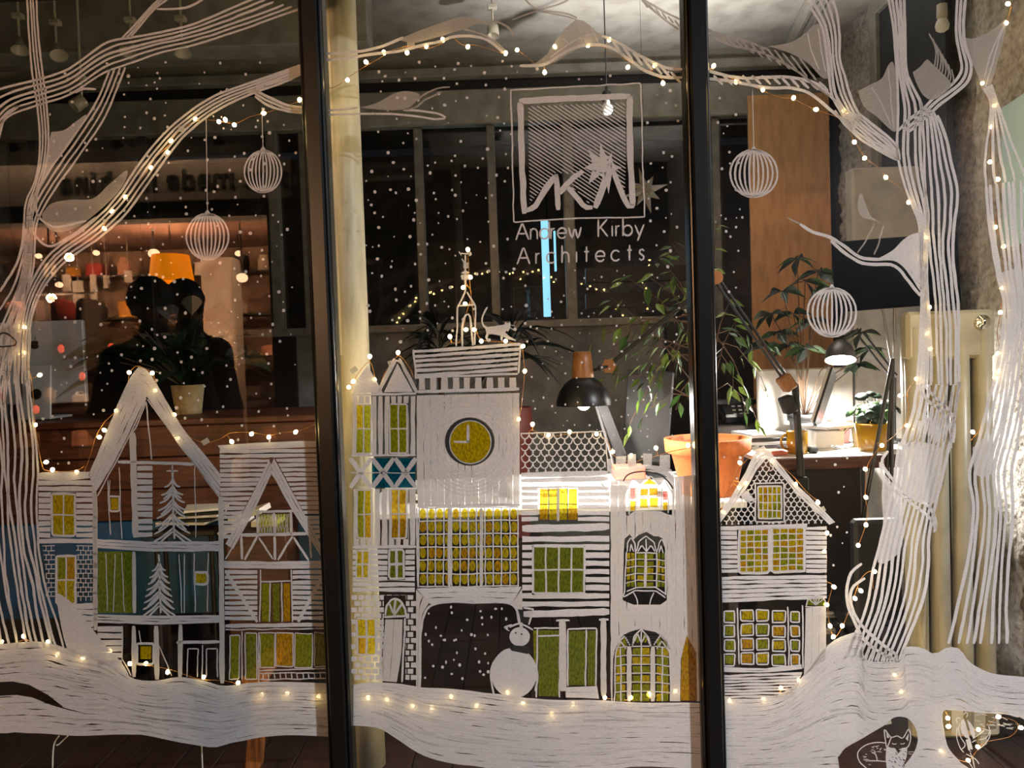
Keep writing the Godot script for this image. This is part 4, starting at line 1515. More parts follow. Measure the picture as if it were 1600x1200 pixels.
func mug(at: Vector3, y: float):
	var t := thing("mug", "yellow mug with a looped handle on the desk by the lamp post", "mug", Vector3(at.x, y - 0.004, at.z))
	var st := mb(true)
	lathe(st, Vector3.ZERO, [Vector2(0, 0), Vector2(0.036, 0), Vector2(0.039, 0.004), Vector2(0.041, 0.088), Vector2(0.038, 0.088), Vector2(0.036, 0.01), Vector2(0, 0.008)], 24)
	build("body", st, M.mustard, t)
	var s2 := mb(true)
	var p := []
	for i in 9:
		var a := PI * 0.5 + PI * i / 8.0
		p.append(Vector3(-0.038 + 0.026 * cos(a), 0.047 + 0.030 * sin(a), 0))
	tube(s2, p, 0.005, 8)
	build("handle", s2, M.mustard, t)

func radiator():
	var z := -0.20
	var a := ray_to(1411, 488, z)
	var b := ray_to(1556, 1010, z)
	var t := thing("radiator", "tall cream column radiator standing end-on behind the right tree trunk", "radiator", Vector3((a.x + b.x) / 2, 0, z))
	var w := b.x - a.x
	var h := a.y
	var x0 := -w / 2
	# the end section: three columns joined at top and bottom
	var cw := w / 4.2
	for i in 4:
		var st := mb(true)
		var cx := x0 + cw * 0.5 + (w - cw) * i / 3.0
		tube(st, [Vector3(cx, 0.06, 0), Vector3(cx, h - 0.05, 0)], cw * 0.44, 14)
		build("column", st, M.radiator, t)
	var s2 := mb()
	bx(s2, Vector3(0, h - 0.075, 0), Vector3(w, 0.15, 0.045), 0.022)
	build("top_header", s2, M.radiator, t)
	var s3 := mb()
	bx(s3, Vector3(0, 0.09, 0), Vector3(w, 0.12, 0.045), 0.022)
	build("bottom_header", s3, M.radiator, t)
	for i in 3:
		var sx := mb()
		var gx := x0 + cw * 0.5 + (w - cw) * (i + 0.5) / 3.0
		bx(sx, Vector3(gx, h / 2, -0.03), Vector3(cw * 0.4, h - 0.3, 0.01), 0.002)
		build("gap_fin", sx, M.radiator, t)
	var s4 := mb(true)
	var pc := ray_to(1537, 503, z + 0.03) - t.position
	lathe(s4, Vector3(pc.x, pc.y, 0.02), [Vector2(0, 0.016), Vector2(0.012, 0.016), Vector2(0.013, 0.012), Vector2(0.022, 0.010), Vector2(0.024, 0.0)], 20, Basis(Vector3.RIGHT, PI / 2))
	var plug := build("plug", s4, M.chrome, t)
	# the sections behind it
	for k in 3:
		var s5 := mb(true)
		for i in 3:
			tube(s5, [Vector3(x0 + cw * 0.35 + (w - cw) * i / 2.0 + 0.026 * (k + 1), 0.08, -0.055 * (k + 1)), Vector3(x0 + cw * 0.35 + (w - cw) * i / 2.0 + 0.026 * (k + 1), h - 0.01, -0.055 * (k + 1))], cw * 0.40, 10)
		build("section", s5, M.radiator, t)
	for sx in [-1, 1]:
		var s6 := mb()
		bx(s6, Vector3(sx * w * 0.3, 0.03, 0), Vector3(0.03, 0.06, 0.04), 0.006)
		build("foot", s6, M.radiator, t)

# ---------------------------------------------------------------- drawings: trees and branches
func painted_trees():
	motif("painted_tree", "bare white line-drawn tree rising along the left edge, trunk flaring into the snow", "painted tree", 40, 1005)
	fan("bark_lines", "-60,480 -52,600 -44,700 -34,800 -28,900 -15,1012", "47,520 47,600 58,700 55,790 60,850 72,910 85,965 97,1012", 13, 3.9, 3.6)
	fan("branch_lines", "22,600 28,520 45,450 80,395 135,355 180,310 225,245 270,195 330,152 395,128 440,112 478,98", "46,600 46,520 62,460 100,410 150,375 195,335 232,285 285,215 340,172 395,146 445,128 484,108", 5, 3.5, 0.8)
	fan("branch_lines", "395,140 420,152 450,165 478,168", "398,150 420,165 450,174 480,177", 3, 4.0, 0.5)
	fan("branch_lines", "-10,560 12,500 32,450 38,390 38,340 42,310 55,280 62,230 58,165 50,110 46,60 42,-4", "10,600 30,510 45,440 50,380 50,335 56,310 70,265 76,225 73,165 66,110 60,60 56,-4", 4, 3.0, 0.8)
	fan("branch_lines", "-20,660 0,560 20,480 36,420 42,360 46,320 75,270 110,220 150,160 172,108", "5,640 20,540 38,470 52,420 55,370 60,340 90,290 125,240 165,180 195,105", 4, 3.2, 0.8)
	fan("branch_lines", "0,455 22,420 34,385 38,345", "-2,545 22,490 42,430 50,370", 4, 3.8, 0.8)
	fan("branch_lines", "-10,140 40,128 100,112 140,85 170,66 210,58 250,50 300,38 350,18 400,-4", "-10,222 10,185 60,165 110,148 160,115 200,100 250,82 300,70 350,55 400,38 470,14", 6, 3.4, 1.0)
	fan("branch_lines", "250,-4 225,22 205,45 190,60", "264,-2 240,15 215,45 202,60", 3, 3.0, 0.6)
	pen("twig_line", ["245,14 290,12 320,-3", "-4,225 5,190 12,178 30,165", "45,330 50,360 75,385 105,372 150,340", "57,300 58,335 78,352 100,353 135,345", "118,145 130,138 150,140"], 3.6)
	patch("bark_patch", "80,206 100,203 118,190 135,179 122,205 108,226 84,258 66,290 62,292 70,250", "thin", 2.0, true)
	patch("bark_patch", "65,335 80,318 110,312 145,310 170,288 198,266 192,290 165,320 128,350 100,362 80,360 68,348", "veil", 2.0, true)
	patch("bark_patch", "400,132 425,120 450,108 478,97 484,106 450,118 425,131 400,142", "thin", 2.5)
	patch("knot_hole", "-12,508 5,507 22,512 32,525 27,540 10,548 -12,550", "veil", 2.0, true)
	pen("knot_ring", ["-6,526 8,520 24,532 22,540 0,542 -6,540"], 2.5, "black_ink", 0.0)

	motif("painted_branch", "long drawn branch over the middle pane ending in a curled leaf above the clock tower", "painted branch", 660, 80)
	pen("branch_line", ["503,84 540,82 570,79 600,71 630,58"], 4.5, "white", 1.0, true, 0.5)
	pen("branch_line", ["503,94 540,91 580,85 620,80 660,71 690,64 705,58 735,56 755,60 770,68 790,84"], 4.5)
	patch("leaf_patch", "622,62 640,54 662,45 690,35 712,28 728,26 748,32 730,42 700,53 668,62 645,67", "veil", 2.0, true)
	pen("leaf_tip", ["725,28 750,33 775,34 795,44 802,56", "722,46 745,36 768,38", "725,46 755,54 775,66 793,85"], 3.5, "veil")
	pen("leaf_veins", ["640,60 680,48 720,36", "655,62 695,50 730,38"], 1.6, "veil", 0.8)

	motif("painted_branch", "short drawn branch with one seed-shaped leaf right of the white column", "painted branch", 610, 172)
	pen("branch_line", ["511,172 535,171 560,168", "511,180 560,178 610,178 655,182 680,186 697,184 680,176 650,173 630,172"], 3.2)
	patch("leaf_patch", "562,168 590,160 615,146 635,142 655,147 650,158 638,168 620,172 590,171", "veil", 2.0, true)
	pen("leaf_tip", ["650,158 665,146 685,138 703,136", "630,172 650,168 665,156 690,143"], 2.6, "veil")

	motif("painted_branch", "drawn branch with a fanned leaf and ladder-like bark crossing the right black bar", "painted branch", 960, 80)
	patch("leaf_patch", "812,102 838,98 855,84 868,64 882,45 900,30 912,32 930,48 946,58 930,65 908,73 888,85 868,97 840,104", "veil", 2.0, false)
	pen("leaf_veins", ["860,90 890,68 925,52", "900,30 908,50 915,66", "920,38 930,55 935,66", "880,60 890,70"], 2.2, "white", 0.9)
	pen("branch_edge", ["940,56 965,66 985,78 1010,92 1040,106 1066,108", "812,103 850,101 875,86 905,72 940,70 965,80 985,95 1010,111 1040,121 1066,121"], 4.6)
	pen("branch_edge", ["1104,110 1130,117 1165,122 1200,121 1240,121 1275,131 1300,152 1322,176", "1104,123 1130,125 1165,131 1200,137 1240,138 1272,150 1300,174 1332,200"], 4.8)
	var rungs := []
	for i in 7:
		rungs.append("%d,%d %d,%d" % [958 + i * 15, 64 + i * 8, 974 + i * 15, 88 + i * 7])
	for i in 12:
		var x := 1115 + i * 15
		var y := 114 + (6 if i < 6 else int(6 + (i - 6) * 2.0))
		rungs.append("%d,%d %d,%d" % [x, y - 2, x + 14, y + 12])
	pen("bark_rungs", rungs, 4.4, "white", 1.0, false)

	motif("painted_branch", "thin drawn twig running up to the ceiling left of the pendant cord", "painted branch", 860, 22)
	pen("branch_line", ["818,-4 838,14 862,18 885,21 902,28", "842,18 868,22 900,30", "800,30 840,17 880,4 890,-3"], 2.8, "veil")
	motif("painted_branch", "grey ladder-barked branch sloping from the ceiling down across the right black bar", "painted branch", 1150, 60)
	pen("branch_edge", ["1000,-4 1030,14 1062,30", "1003,0 1030,24 1060,46", "1103,44 1130,56 1165,64 1200,78", "1103,52 1140,70 1170,76 1200,86 1240,108 1280,138 1296,150"], 3.4, "veil")
	var rung2 := []
	for i in 6:
		rung2.append("%d,%d %d,%d" % [1004 + i * 10, 1 + i * 6, 1012 + i * 10, 12 + i * 6])
	for i in 12:
		rung2.append("%d,%d %d,%d" % [1106 + i * 13, 46 + i * 4, 1122 + i * 14, 60 + i * 6])
	pen("bark_rungs", rung2, 3.0, "veil", 1.0, false)
	patch("leaf_patch", "1200,72 1235,66 1258,52 1270,40 1282,39 1290,62 1298,112 1286,122 1262,98 1232,82", "veil", 2.0, true)
	pen("leaf_veins", ["1278,44 1284,80 1290,112", "1262,52 1268,80 1280,108"], 2.0, "white", 0.9)

	motif("painted_tree", "white line-drawn tree with twisting trunk over the cream radiator at the right", "painted tree", 1420, 1030)
	fan("branch_lines", "1255,-4 1275,25 1285,45 1290,70 1295,110 1300,150 1318,180 1332,205", "1300,-4 1308,20 1312,60 1312,90 1320,120 1332,160 1348,188", 5, 4.0, 1.0)
	fan("branch_lines", "1305,172 1325,200 1360,228 1402,250", "1340,176 1370,200 1400,226 1406,250", 7, 4.0, 1.4)
	fan("branch_lines", "1388,-4 1396,40 1400,90 1403,130 1404,180 1402,240 1410,280 1425,320 1436,350 1438,420 1440,480 1436,560 1432,602", "1412,-4 1414,50 1416,110 1428,140 1440,165 1438,210 1440,260 1446,300 1450,340 1448,420 1452,500 1455,560 1454,602", 5, 4.2, 1.2)
	fan("branch_lines", "1496,-4 1494,50 1501,90 1503,110 1488,132 1460,152 1440,172 1420,188 1404,204", "1509,-4 1506,40 1508,70 1518,100 1513,126 1495,143 1470,162 1450,180 1420,206", 3, 4.6, 0.6)
	fan("bark_lines", "1440,160 1442,220 1446,300 1450,340 1454,400 1462,480 1466,602", "1465,180 1478,215 1485,250 1497,300 1493,345 1489,390 1497,480 1500,602", 6, 4.4, 2.0)
	pen("branch_line", ["1250,350 1270,362 1300,372 1320,385 1345,402 1370,405 1395,405 1410,412 1425,430 1440,455", "1298,376 1320,395 1345,410 1370,413 1390,413 1405,421 1422,442 1438,462"], 5.0)
	patch("leaf_patch", "1372,404 1395,391 1410,376 1425,366 1443,364 1443,385 1441,430 1436,442 1424,424 1410,411 1392,404", "white", 2.0, true)
	pen("twig_line", ["1366,350 1352,378 1340,395", "1380,352 1374,378 1366,398", "1232,340 1250,350"], 2.4, "veil")
	patch("leaf_patch", "1345,300 1352,316 1360,336 1376,348 1364,344 1346,338 1340,320", "veil", 2.0, true)
	patch("leaf_patch", "1426,113 1438,104 1448,93 1455,98 1470,112 1486,132 1470,150 1455,156 1442,148 1432,130", "veil", 0.6, true)
	patch("leaf_patch", "1341,142 1360,132 1378,122 1388,102 1396,98 1402,130 1402,180 1398,206 1370,182 1350,166", "veil", 2.0, true)
	pen("leaf_veins", ["1388,106 1392,150 1396,200", "1362,136 1376,160 1392,194"], 2.0, "thin", 0.9)
	var ribs := []
	for i in 8:
		ribs.append("%d,%d %d,%d %d,%d" % [1452 + i * 5, 52 + i * 8, 1462 + i * 4, 76 + i * 7, 1460 + i * 4, 104 + i * 4])
	pen("bark_ribs", ribs, 2.4, "veil")
	patch("leaf_patch", "1500,56 1520,60 1545,50 1562,38 1573,31 1569,60 1558,100 1549,130 1536,141 1528,118 1514,88", "veil", 2.0, true)
	pen("leaf_veins", ["1570,36 1556,80 1540,136", "1566,45 1548,85 1538,120"], 2.4, "white", 0.9)
	fan("bark_lines", "1537,138 1548,160 1545,200 1540,250 1540,290", "1549,132 1562,170 1580,220 1596,260 1602,280", 5, 4.2, 1.0)
	fan("bark_lines", "1405,690 1395,760 1380,830 1366,885 1358,930 1345,975 1328,1015 1320,1032", "1500,596 1490,660 1475,730 1462,790 1453,835 1450,880 1440,940 1405,1034", 10, 4.6, 1.2)
	fan("bark_lines", "1434,600 1425,650 1412,690 1404,700", "1500,600 1494,640 1488,662 1484,690", 8, 5.0, 1.0)
	pen("loop_line", ["1440,596 1462,622 1482,640 1491,662 1490,692", "1434,600 1452,628 1470,640 1484,664 1486,700", "1388,705 1378,722 1392,746 1420,775 1450,790 1462,815 1460,832", "1375,722 1385,755 1430,790 1455,812 1462,830", "1347,881 1330,895 1323,920 1325,945 1335,970 1350,1000 1380,1022 1405,1034", "1352,904 1334,915 1329,935 1333,955 1345,975 1370,1000 1402,1024"], 4.8)
	patch("bark_patch", "1382,740 1400,765 1410,800 1410,850 1396,872 1372,878 1380,820 1378,770", "thin", 2.5, true)
	patch("bark_patch", "1404,700 1430,690 1470,700 1472,730 1464,780 1450,786 1420,772 1400,750", "thin", 2.6, true)
	var feet := []
	for i in 9:
		feet.append("%d,%d %d,%d" % [1338 + i * 8, 984 + i * 5, 1326 + i * 9, 1026 + i * 2])
	pen("root_bars", feet, 3.6, "white", 1.0, false)

	motif("painted_tree", "second drawn tree trunk of long wavy lines along the right edge", "painted tree", 1560, 990)
	fan("bark_lines", "1540,290 1545,350 1558,430 1570,480 1562,560 1548,620 1530,690 1514,740 1520,800 1510,880 1495,960 1484,1006", "1602,280 1606,350 1610,440 1612,500 1606,560 1602,620 1590,690 1580,740 1582,800 1575,900 1572,1006", 8, 4.8, 2.2)
	patch("bark_patch", "1560,428 1585,420 1604,430 1604,500 1590,492 1576,480", "thin", 2.6, true)
	patch("bark_patch", "1520,700 1545,680 1566,690 1560,730 1540,745 1524,738", "thin", 2.6, true)

# ---------------------------------------------------------------- drawings: the street of houses
func boards(x0: float, y0: float, x1: float, y1: float, n: int, gap := 2.6, holes := [], tilt := 0.0, called := "board"):
	strokes(called, "%f,%f %f,%f" % [x0, y0, x1, y0 + tilt], "%f,%f %f,%f" % [x0, y1, x1, y1 + tilt], n, gap * 1.15, 0.95, holes, "white", 2.0, true, false)

func posts(x0: float, y0: float, x1: float, y1: float, n: int, gap := 3.0, holes := [], called := "board"):
	strokes(called, "%f,%f %f,%f" % [x0, y0, x0, y1], "%f,%f %f,%f" % [x1, y0, x1, y1], n, gap * 1.1, 0.9, holes, "white_up", 2.0, true, false)

func bar(called: String, s: String, w: float, m := "white", layer := 1.2):
	return pen(called, [s], w, m, layer, false, 0.4)

func painted_fir(called: String, label: String, x: float, top: float, low: float, wide: float, star: bool):
	motif(called, label, "painted fir", x, low)
	pen("trunk", ["%f,%f %f,%f" % [x, top, x + 3, low]], 3.2)
	var b := []
	var n := 8
	for i in n:
		var y := lerpf(top + 0.18 * (low - top), low - 12, float(i) / (n - 1))
		var w := wide * lerpf(0.42, 1.0, pow(float(i) / (n - 1), 0.7))
		b.append("%f,%f %f,%f %f,%f" % [x - w, y + 10 + i, x - w * 0.45, y + 7, x + 1, y - 5])
		b.append("%f,%f %f,%f %f,%f" % [x + w, y + 9 + i, x + w * 0.45, y + 6, x + 1, y - 5])
		if i % 2:
			b.append("%f,%f %f,%f %f,%f" % [x - w * 0.8, y + 16 + i, x - w * 0.4, y + 11, x + 1, y + 1])
			b.append("%f,%f %f,%f %f,%f" % [x + w * 0.85, y + 15 + i, x + w * 0.4, y + 10, x + 1, y + 1])
	pen("branches", b, 3.0)
	if star:
		pen("tree_star", ["%f,%f %f,%f" % [x - 9, top + 4, x + 9, top + 4], "%f,%f %f,%f" % [x, top - 5, x, top + 14]], 2.2, "white", 1.0, false)

func painted_houses_west():
	# the small house by the left tree
	motif("painted_house", "low boarded house with a blue brick ground floor, beside the left tree trunk", "painted house", 104, 990)
	patch("roof_snow", "60,740 66,738 140,737 141,747 100,752 60,749", "white", 1.0)
	var w1 := rect(79, 770, 119, 840)
	boards(60, 750, 145, 850, 11, 2.4, [w1])
	lights_of(81, 772, 117, 837, 2, 2, 2.2, 3.4)
	var w2 := rect(86, 866, 120, 946)
	var st := mb()
	var r := 0
	var y := 853.0
	while y < 938:
		ribbon(st, PackedVector2Array([Vector2(66 + r * 0.9, y), Vector2(86, y)]) , 1.4, 1.0)
		ribbon(st, PackedVector2Array([Vector2(119, y), Vector2(145, y)]), 1.4, 1.0)
		for x in [72, 80, 122, 130, 138]:
			var xx: float = x + (4 if r % 2 else 0)
			if xx < 84 or xx > 120:
				ribbon(st, PackedVector2Array([Vector2(xx, y), Vector2(xx, y + 7)]), 1.3, 1.0, 0.2)
		y += 7.2
		r += 1
	var joints := build("brick_joints", st, M.white, cur)
	joints.set_meta("kind", "stuff")
	lights_of(88, 869, 118, 944, 2, 2, 2.4, 4.0)
	strokes("board", "112,942 146,942", "150,1000 146,1000", 6, 2.0, 2.0, [], "white", 2.0, true, false)
	bar("corner_post", "147,742 148,850 149,985", 6.5, "white_up")

	motif("painted_house", "tall gabled house with snow on its steep roof and a painted fir on each floor", "painted house", 246, 1060)
	strokes("roof_snow", "216,572 203,590 180,640 160,690 138,742", "230,618 212,655 190,700 168,740 150,768", 4, 0.8, 1.6, [], "white", 1.0)
	strokes("roof_snow", "216,572 230,578 252,612 285,668 318,708 345,742", "228,618 248,648 275,690 305,728 328,760 343,778", 4, 0.8, 1.6, [], "white", 1.0)
	pen("gable_line", ["228,622 204,678 152,775", "230,624 262,668 300,720 342,776", "229,628 212,668 206,676", "228,628 237,718"], 2.0, "white", 1.0, false)
	bar("tie_beam", "184,722 306,725", 5.0)
	bar("post", "207,676 209,760 212,840", 10.0, "white_up")
	boards(214, 727, 238, 840, 11, 3.0)
	bar("side_post", "148,768 149,860 149,975", 7.0, "white_up")
	bar("side_post", "345,776 346,900 347,1068", 8.0, "white_up")
	strokes("floor_beam", "151,842 240,846 343,845", "151,856 240,862 343,862", 3, 0.6, 1.4)
	patch("curtain", "153,862 206,862 206,958 153,958", "green", 3.0)
	pen("curtain_fold", ["165,864 168,955", "180,866 177,956", "190,864 194,956"], 1.4, "white", 1.1)
	bar("post", "209,862 210,958", 6.0, "white_up")
	pen("lamp_cord", ["280,866 284,958", "288,866 288,958", "303,864 305,956", "325,864 324,956", "172,750 170,776", "186,730 190,842", "304,728 306,840", "168,750 172,836"], 1.5, "white", 1.0, false)
	pen("lantern", ["304,894 324,894 324,913 304,913 304,894"], 4.0, "white", 1.0, false)
	patch("lantern_glass", "306,896 322,896 322,911 306,911", "yellow", 3.0)
	pen("lantern", ["170,776 186,776 187,799 171,799 170,776"], 3.4, "white", 1.0, false)
	patch("lantern_glass", "173,779 184,779 184,796 173,796", "yellow", 3.0)
	strokes("floor_beam", "152,960 240,962 343,961", "152,973 240,976 343,973", 3, 0.6, 1.4)
	boards(152, 978, 190, 1040, 6, 2.4)
	bar("shop_post", "191,978 191,1030 205,1056", 2.0)
	bar("shop_post", "209,978 209,1058", 7.0, "white_up")
	bar("shop_post", "244,978 245,1062", 8.0, "white_up")
	bar("shop_post", "282,976 281,1060", 7.0, "white_up")
	bar("shop_beam", "276,1004 344,1003", 5.0)
	pen("door_line", ["292,1058 294,1014 310,1014 308,1058", "316,1008 316,1060", "322,1058 323,1014 339,1014 340,1058"], 1.8, "white", 1.0, false)
	pen("sign_frame", ["214,1006 240,1006 240,1038 214,1038 214,1006"], 4.0, "white", 1.0, false)
	patch("sign_glass", "219,1010 236,1010 236,1030 219,1030", "yellow", 3.0)
	pen("sign_cord", ["217,985 220,1004", "249,1010 268,1056"], 1.6, "white", 1.0, false)
	painted_fir("painted_fir_tree", "painted fir with a star on top, upper floor of the tall gabled house", 269, 732, 842, 30, true)
	painted_fir("painted_fir_tree", "painted fir without a star, blue middle floor of the tall gabled house", 248, 866, 958, 26, false)

	motif("painted_house", "half-timbered house with a small inner gable, left of the left black bar", "painted house", 430, 1065)
	patch("roof_snow", "340,696 400,692 470,689 505,690 505,698 470,699 400,702 345,704", "white", 1.0)
	var gable := pts("352,852 423,714 430,716 512,872 512,900 352,900")
	strokes("board", "343,702 504,700", "345,842 508,842", 19, 2.6, 1.0, [gable], "white", 2.0, true, false)
	strokes("barge_board", "352,850 388,784 420,718", "364,858 396,800 427,734", 3, 0.5, 1.2)
	strokes("barge_board", "428,716 465,784 510,866", "420,734 458,800 504,874", 3, 0.5, 1.2)
	bar("tie_beam", "398,800 464,798", 4.0)
	bar("tie_beam", "376,836 482,834", 5.0)
	for x in [402, 428, 454]:
		bar("window_post", "%d,800 %d,836" % [x, x + 1], 4.4, "white_up")
	var lat := []
	for k in 2:
		patch("pane", rect(405 + k * 26, 803, 425 + k * 26, 832), "olive", 3.0)
		for i in 5:
			lat.append("%d,832 %d,803" % [405 + k * 26 + i * 4, 409 + k * 26 + mini(i * 5, 16)])
			lat.append("%d,803 %d,832" % [405 + k * 26 + i * 4, 409 + k * 26 + mini(i * 5, 16)])
	pen("lattice", lat, 1.2, "thin", 1.0, false)
	bar("brace", "374,838 352,874", 2.4)
	bar("brace", "377,838 378,874", 4.0)
	bar("brace", "402,838 382,875", 3.6)
	bar("brace", "404,840 427,874", 3.0)
	bar("brace", "429,838 430,875", 4.0)
	bar("brace", "457,838 434,875", 3.6)
	bar("brace", "459,840 482,876", 3.6)
	bar("brace", "484,838 486,872", 3.4)
	strokes("floor_beam", "350,876 430,877 512,876", "350,888 430,889 512,888", 2, 0.4, 1.2)
	boards(351, 890, 402, 970, 10, 2.6)
	boards(457, 890, 514, 970, 10, 2.6)
	bar("brace", "352,892 402,972", 5.4, "white", 1.0)
	bar("brace", "509,890 466,972", 5.4, "white", 1.0)
	pen("door_frame", ["407,890 406,972", "455,890 457,972", "406,909 456,908", "422,910 421,972", "440,910 441,972"], 2.2, "white", 1.0, false)
	for k in 3:
		patch("door_panel", rect(409 + k * 17, 912, 421 + k * 16, 971), ["olive", "green", "amber"][k], 3.0)
	bar("floor_beam", "352,978 514,976", 6.0)
	pen("shop_line", ["352,984 520,982", "404,988 404,1066", "404,1048 520,1044", "378,986 378,1062"], 2.0, "white", 1.0, false)
	for w in [[360, 993, 373, 1060, "olive"], [384, 990, 400, 1060, "green"], [407, 991, 428, 1042, "olive"], [432, 990, 457, 1040, "amber"], [461, 991, 487, 1042, "olive"], [492, 990, 514, 1040, "olive"]]:
		patch("pane", rect(w[0], w[1], w[2], w[3]), w[4], 3.0)
		pen("pane_line", [closed(rect(w[0] - 1, w[1] - 1, w[2] + 1, w[3] + 1))], 1.8, "white", 1.0, false)
	var rails := ["406,1052 518,1051", "406,1062 518,1060"]
	for i in 12:
		rails.append("%d,1052 %d,1061" % [410 + i * 9, 411 + i * 9])
	pen("railing", rails, 1.9, "white", 1.0, false)

func painted_houses_centre():
	motif("painted_house", "narrow tower house with two pointed roofs and a band of crosses", "painted house", 600, 1065)
	patch("roof", "549,614 556,596 574,571 592,602 598,614", "white", 1.4)
	patch("roof", "600,613 621,568 645,612", "white", 1.4)
	pen("roof_edge", ["592,613 619,563 627,566 650,614", "590,613 616,560", "624,560 652,612"], 4.0, "white", 1.0, false)
	bar("cornice", "549,617 650,615", 3.6)
	var wa := rect(554, 630, 581, 709)
	var wb := rect(607, 630, 638, 709)
	posts(549, 619, 650, 711, 10, 3.2, [wa, wb])
	lights_of(556, 632, 580, 708, 2, 2, 2.4, 2.4)
	lights_of(609, 632, 636, 708, 2, 2, 2.2, 2.4, "olive")
	bar("band_edge", "548,712 650,711", 3.2)
	patch("cross_panel", "581,716 649,716 649,762 581,762", "teal", 3.0)
	for k in 3:
		var x := 547 + k * 35
		bar("cross", "%d,716 %d,762" % [x, x + 33], 7.5)
		bar("cross", "%d,716 %d,762" % [x + 33, x], 7.5)
	bar("band_edge", "548,739 649,739", 1.6)
	var wc := rect(556, 765, 581, 842)
	var wd := rect(610, 765, 637, 842)
	posts(551, 764, 650, 852, 9, 3.2, [wc, wd])
	lights_of(558, 766, 580, 841, 2, 2, 2.4, 2.4)
	lights_of(611, 765, 635, 841, 2, 2, 2.6, 2.4, "amber")
	bar("band_edge", "551,855 650,854", 5.0)
	var we := rect(605, 857, 633, 906)
	var wf := rect(556, 859, 578, 905)
	boards(551, 858, 648, 926, 8, 2.6, [we, wf])
	lights_of(608, 859, 631, 904, 2, 2, 4.4, 3.4, "green")
	lights_of(557, 861, 576, 903, 2, 2, 3.0, 2.4)
	# bricks round the door
	var keep := [rect(600, 930, 634, 1066), rect(556, 964, 588, 1026)]
	var row := 0
	var y := 930.0
	while y < 1064:
		var x := 549.0 + (5.0 if row % 2 else 0.0)
		while x < 648:
			var w := 11.0
			var left := [rect(x, y, x + w - 2.4, y + 7.4)]
			for kk in keep:
				var next := []
				for q in left:
					next.append_array(Geometry2D.clip_polygons(q, kk))
				left = next
			for q in left:
				patch("brick", q, "white", 2.0)
			x += w
		y += 9.6
		row += 1
	patch("fan_light", "604,962 606,948 612,939 618,937 625,942 631,954 632,962", "green", 3.0)
	pen("fan_bars", ["602,962 604,947 611,937 618,934 627,940 633,953 634,963", "618,936 616,962", "608,942 616,962 628,943", "600,964 636,963"], 3.4, "white", 1.0, false)
	strokes("door", "602,968 598,1020 596,1064", "629,968 627,1020 620,1066", 2, 0.2, 0.6, [], "white_up", 2.0)
	bar("door_frame", "598,966 593,1064", 3.0)
	bar("door_frame", "633,966 628,1066", 3.0)
	lights_of(558, 967, 587, 1023, 2, 2, 3.4, 3.0)

	motif("painted_clock_tower", "big white clock tower over an arched gateway, clock showing nine", "painted tower", 730, 1085)
	strokes("roof_board", "646,546 730,540 812,534", "652,590 730,586 808,580", 6, 3.4, 0.8, [], "white", 2.0, true)
	pen("roof_side", ["646,546 650,592", "813,536 810,583"], 3.0, "white", 1.0, false)
	bar("cornice", "650,590 809,584", 3.4)
	posts(650, 590, 810, 609, 9, 8.0, [], "merlon")
	bar("cornice", "650,612 811,608", 5.0)
	var dial := oval(734, 690, 37, 37)
	strokes("plaster_stroke", "651,618 651,700 652,790", "812,614 812,700 812,790", 15, 0.4, 1.0, [oval(734, 690, 39, 38)], "white_up", 2.4)
	streaks("brush_marks", "655,620 655,700 656,786", "808,618 808,700 808,786", 60, [dial, oval(734, 690, 40, 39)])
	var swirls := []
	for k in 7:
		var a := PackedVector2Array()
		for i in 30:
			var t := TAU * i / 29.0
			a.append(Vector2(734 + (44 + k * 5.2) * cos(t) * 1.0, 694 + (44 + k * 6.0) * sin(t)))
		swirls.append_array(Geometry2D.intersect_polyline_with_polygon(a, PackedVector2Array([Vector2(653, 620), Vector2(810, 616), Vector2(810, 786), Vector2(654, 786)])))
	pen("plaster_swirl", swirls, 3.6, "thin", 1.2, false)
	patch("clock_ink_ring", oval(732, 690, 38, 37), "black_ink", 3.2)  # black ink drawn round the dial
	patch("clock_dial", oval(735, 691, 31.5, 32.5), "yellow", 2.0)
	pen("dial_ring", [closed(oval(735, 691, 32.5, 33.5))], 1.6, "white", 1.0, false, 0.2)
	pen("clock_hand", ["731,664 732,692"], 4.4, "white", 1.0, false)
	pen("clock_hand", ["709,690 733,691"], 3.6, "white", 1.0, false)
	bar("cornice", "652,791 813,789", 4.0)
	# the long window of bottle glass
	for i in 12:
		for j in 6:
			var cx := 661.0 + i * 12.9
			var cy := 803.0 + j * 20.4
			patch("pane", oval(cx + rng.randf_range(-0.6, 0.6), cy, 5.2, 8.4, 12), ["yellow", "amber", "yellow", "yellow"][rng.randi() % 4], 3.0)
	var grid := []
	for i in 13:
		grid.append("%f,793 %f,917" % [654.5 + i * 12.9 + rng.randf_range(-1, 1), 654.5 + i * 12.9 + rng.randf_range(-1, 1)])
	for j in 7:
		grid.append("654,%f 730,%f 811,%f" % [794 + j * 20.4, 793 + j * 20.4 + rng.randf_range(-1, 2), 792.5 + j * 20.4])
	pen("window_bars", grid, 2.0, "white", 1.0, false)
	for x in [702, 752]:
		bar("mullion", "%d,794 %d,917" % [x, x], 5.0)
	bar("jamb", "651,794 653,918", 2.4)
	# gateway
	strokes("arch_stroke", "650,919 730,918 815,917", "672,944 730,940 800,944", 3, 0.4, 1.4, [], "white", 1.8)
	strokes("arch_stroke", "650,921 650,1000 650,1075", "672,943 660,960 657,1000 655,1078", 2, 0.4, 1.0, [], "white_up", 1.8)
	strokes("arch_stroke", "816,919 817,1000 817,1060", "800,944 808,958 812,980 814,1060", 1, 0.2, 0.6, [], "white_up", 1.8)
	pen("arch_edge", ["656,1076 657,1000 661,966 672,947 700,941 735,941 775,941 798,944 808,954 812,975"], 3.6)
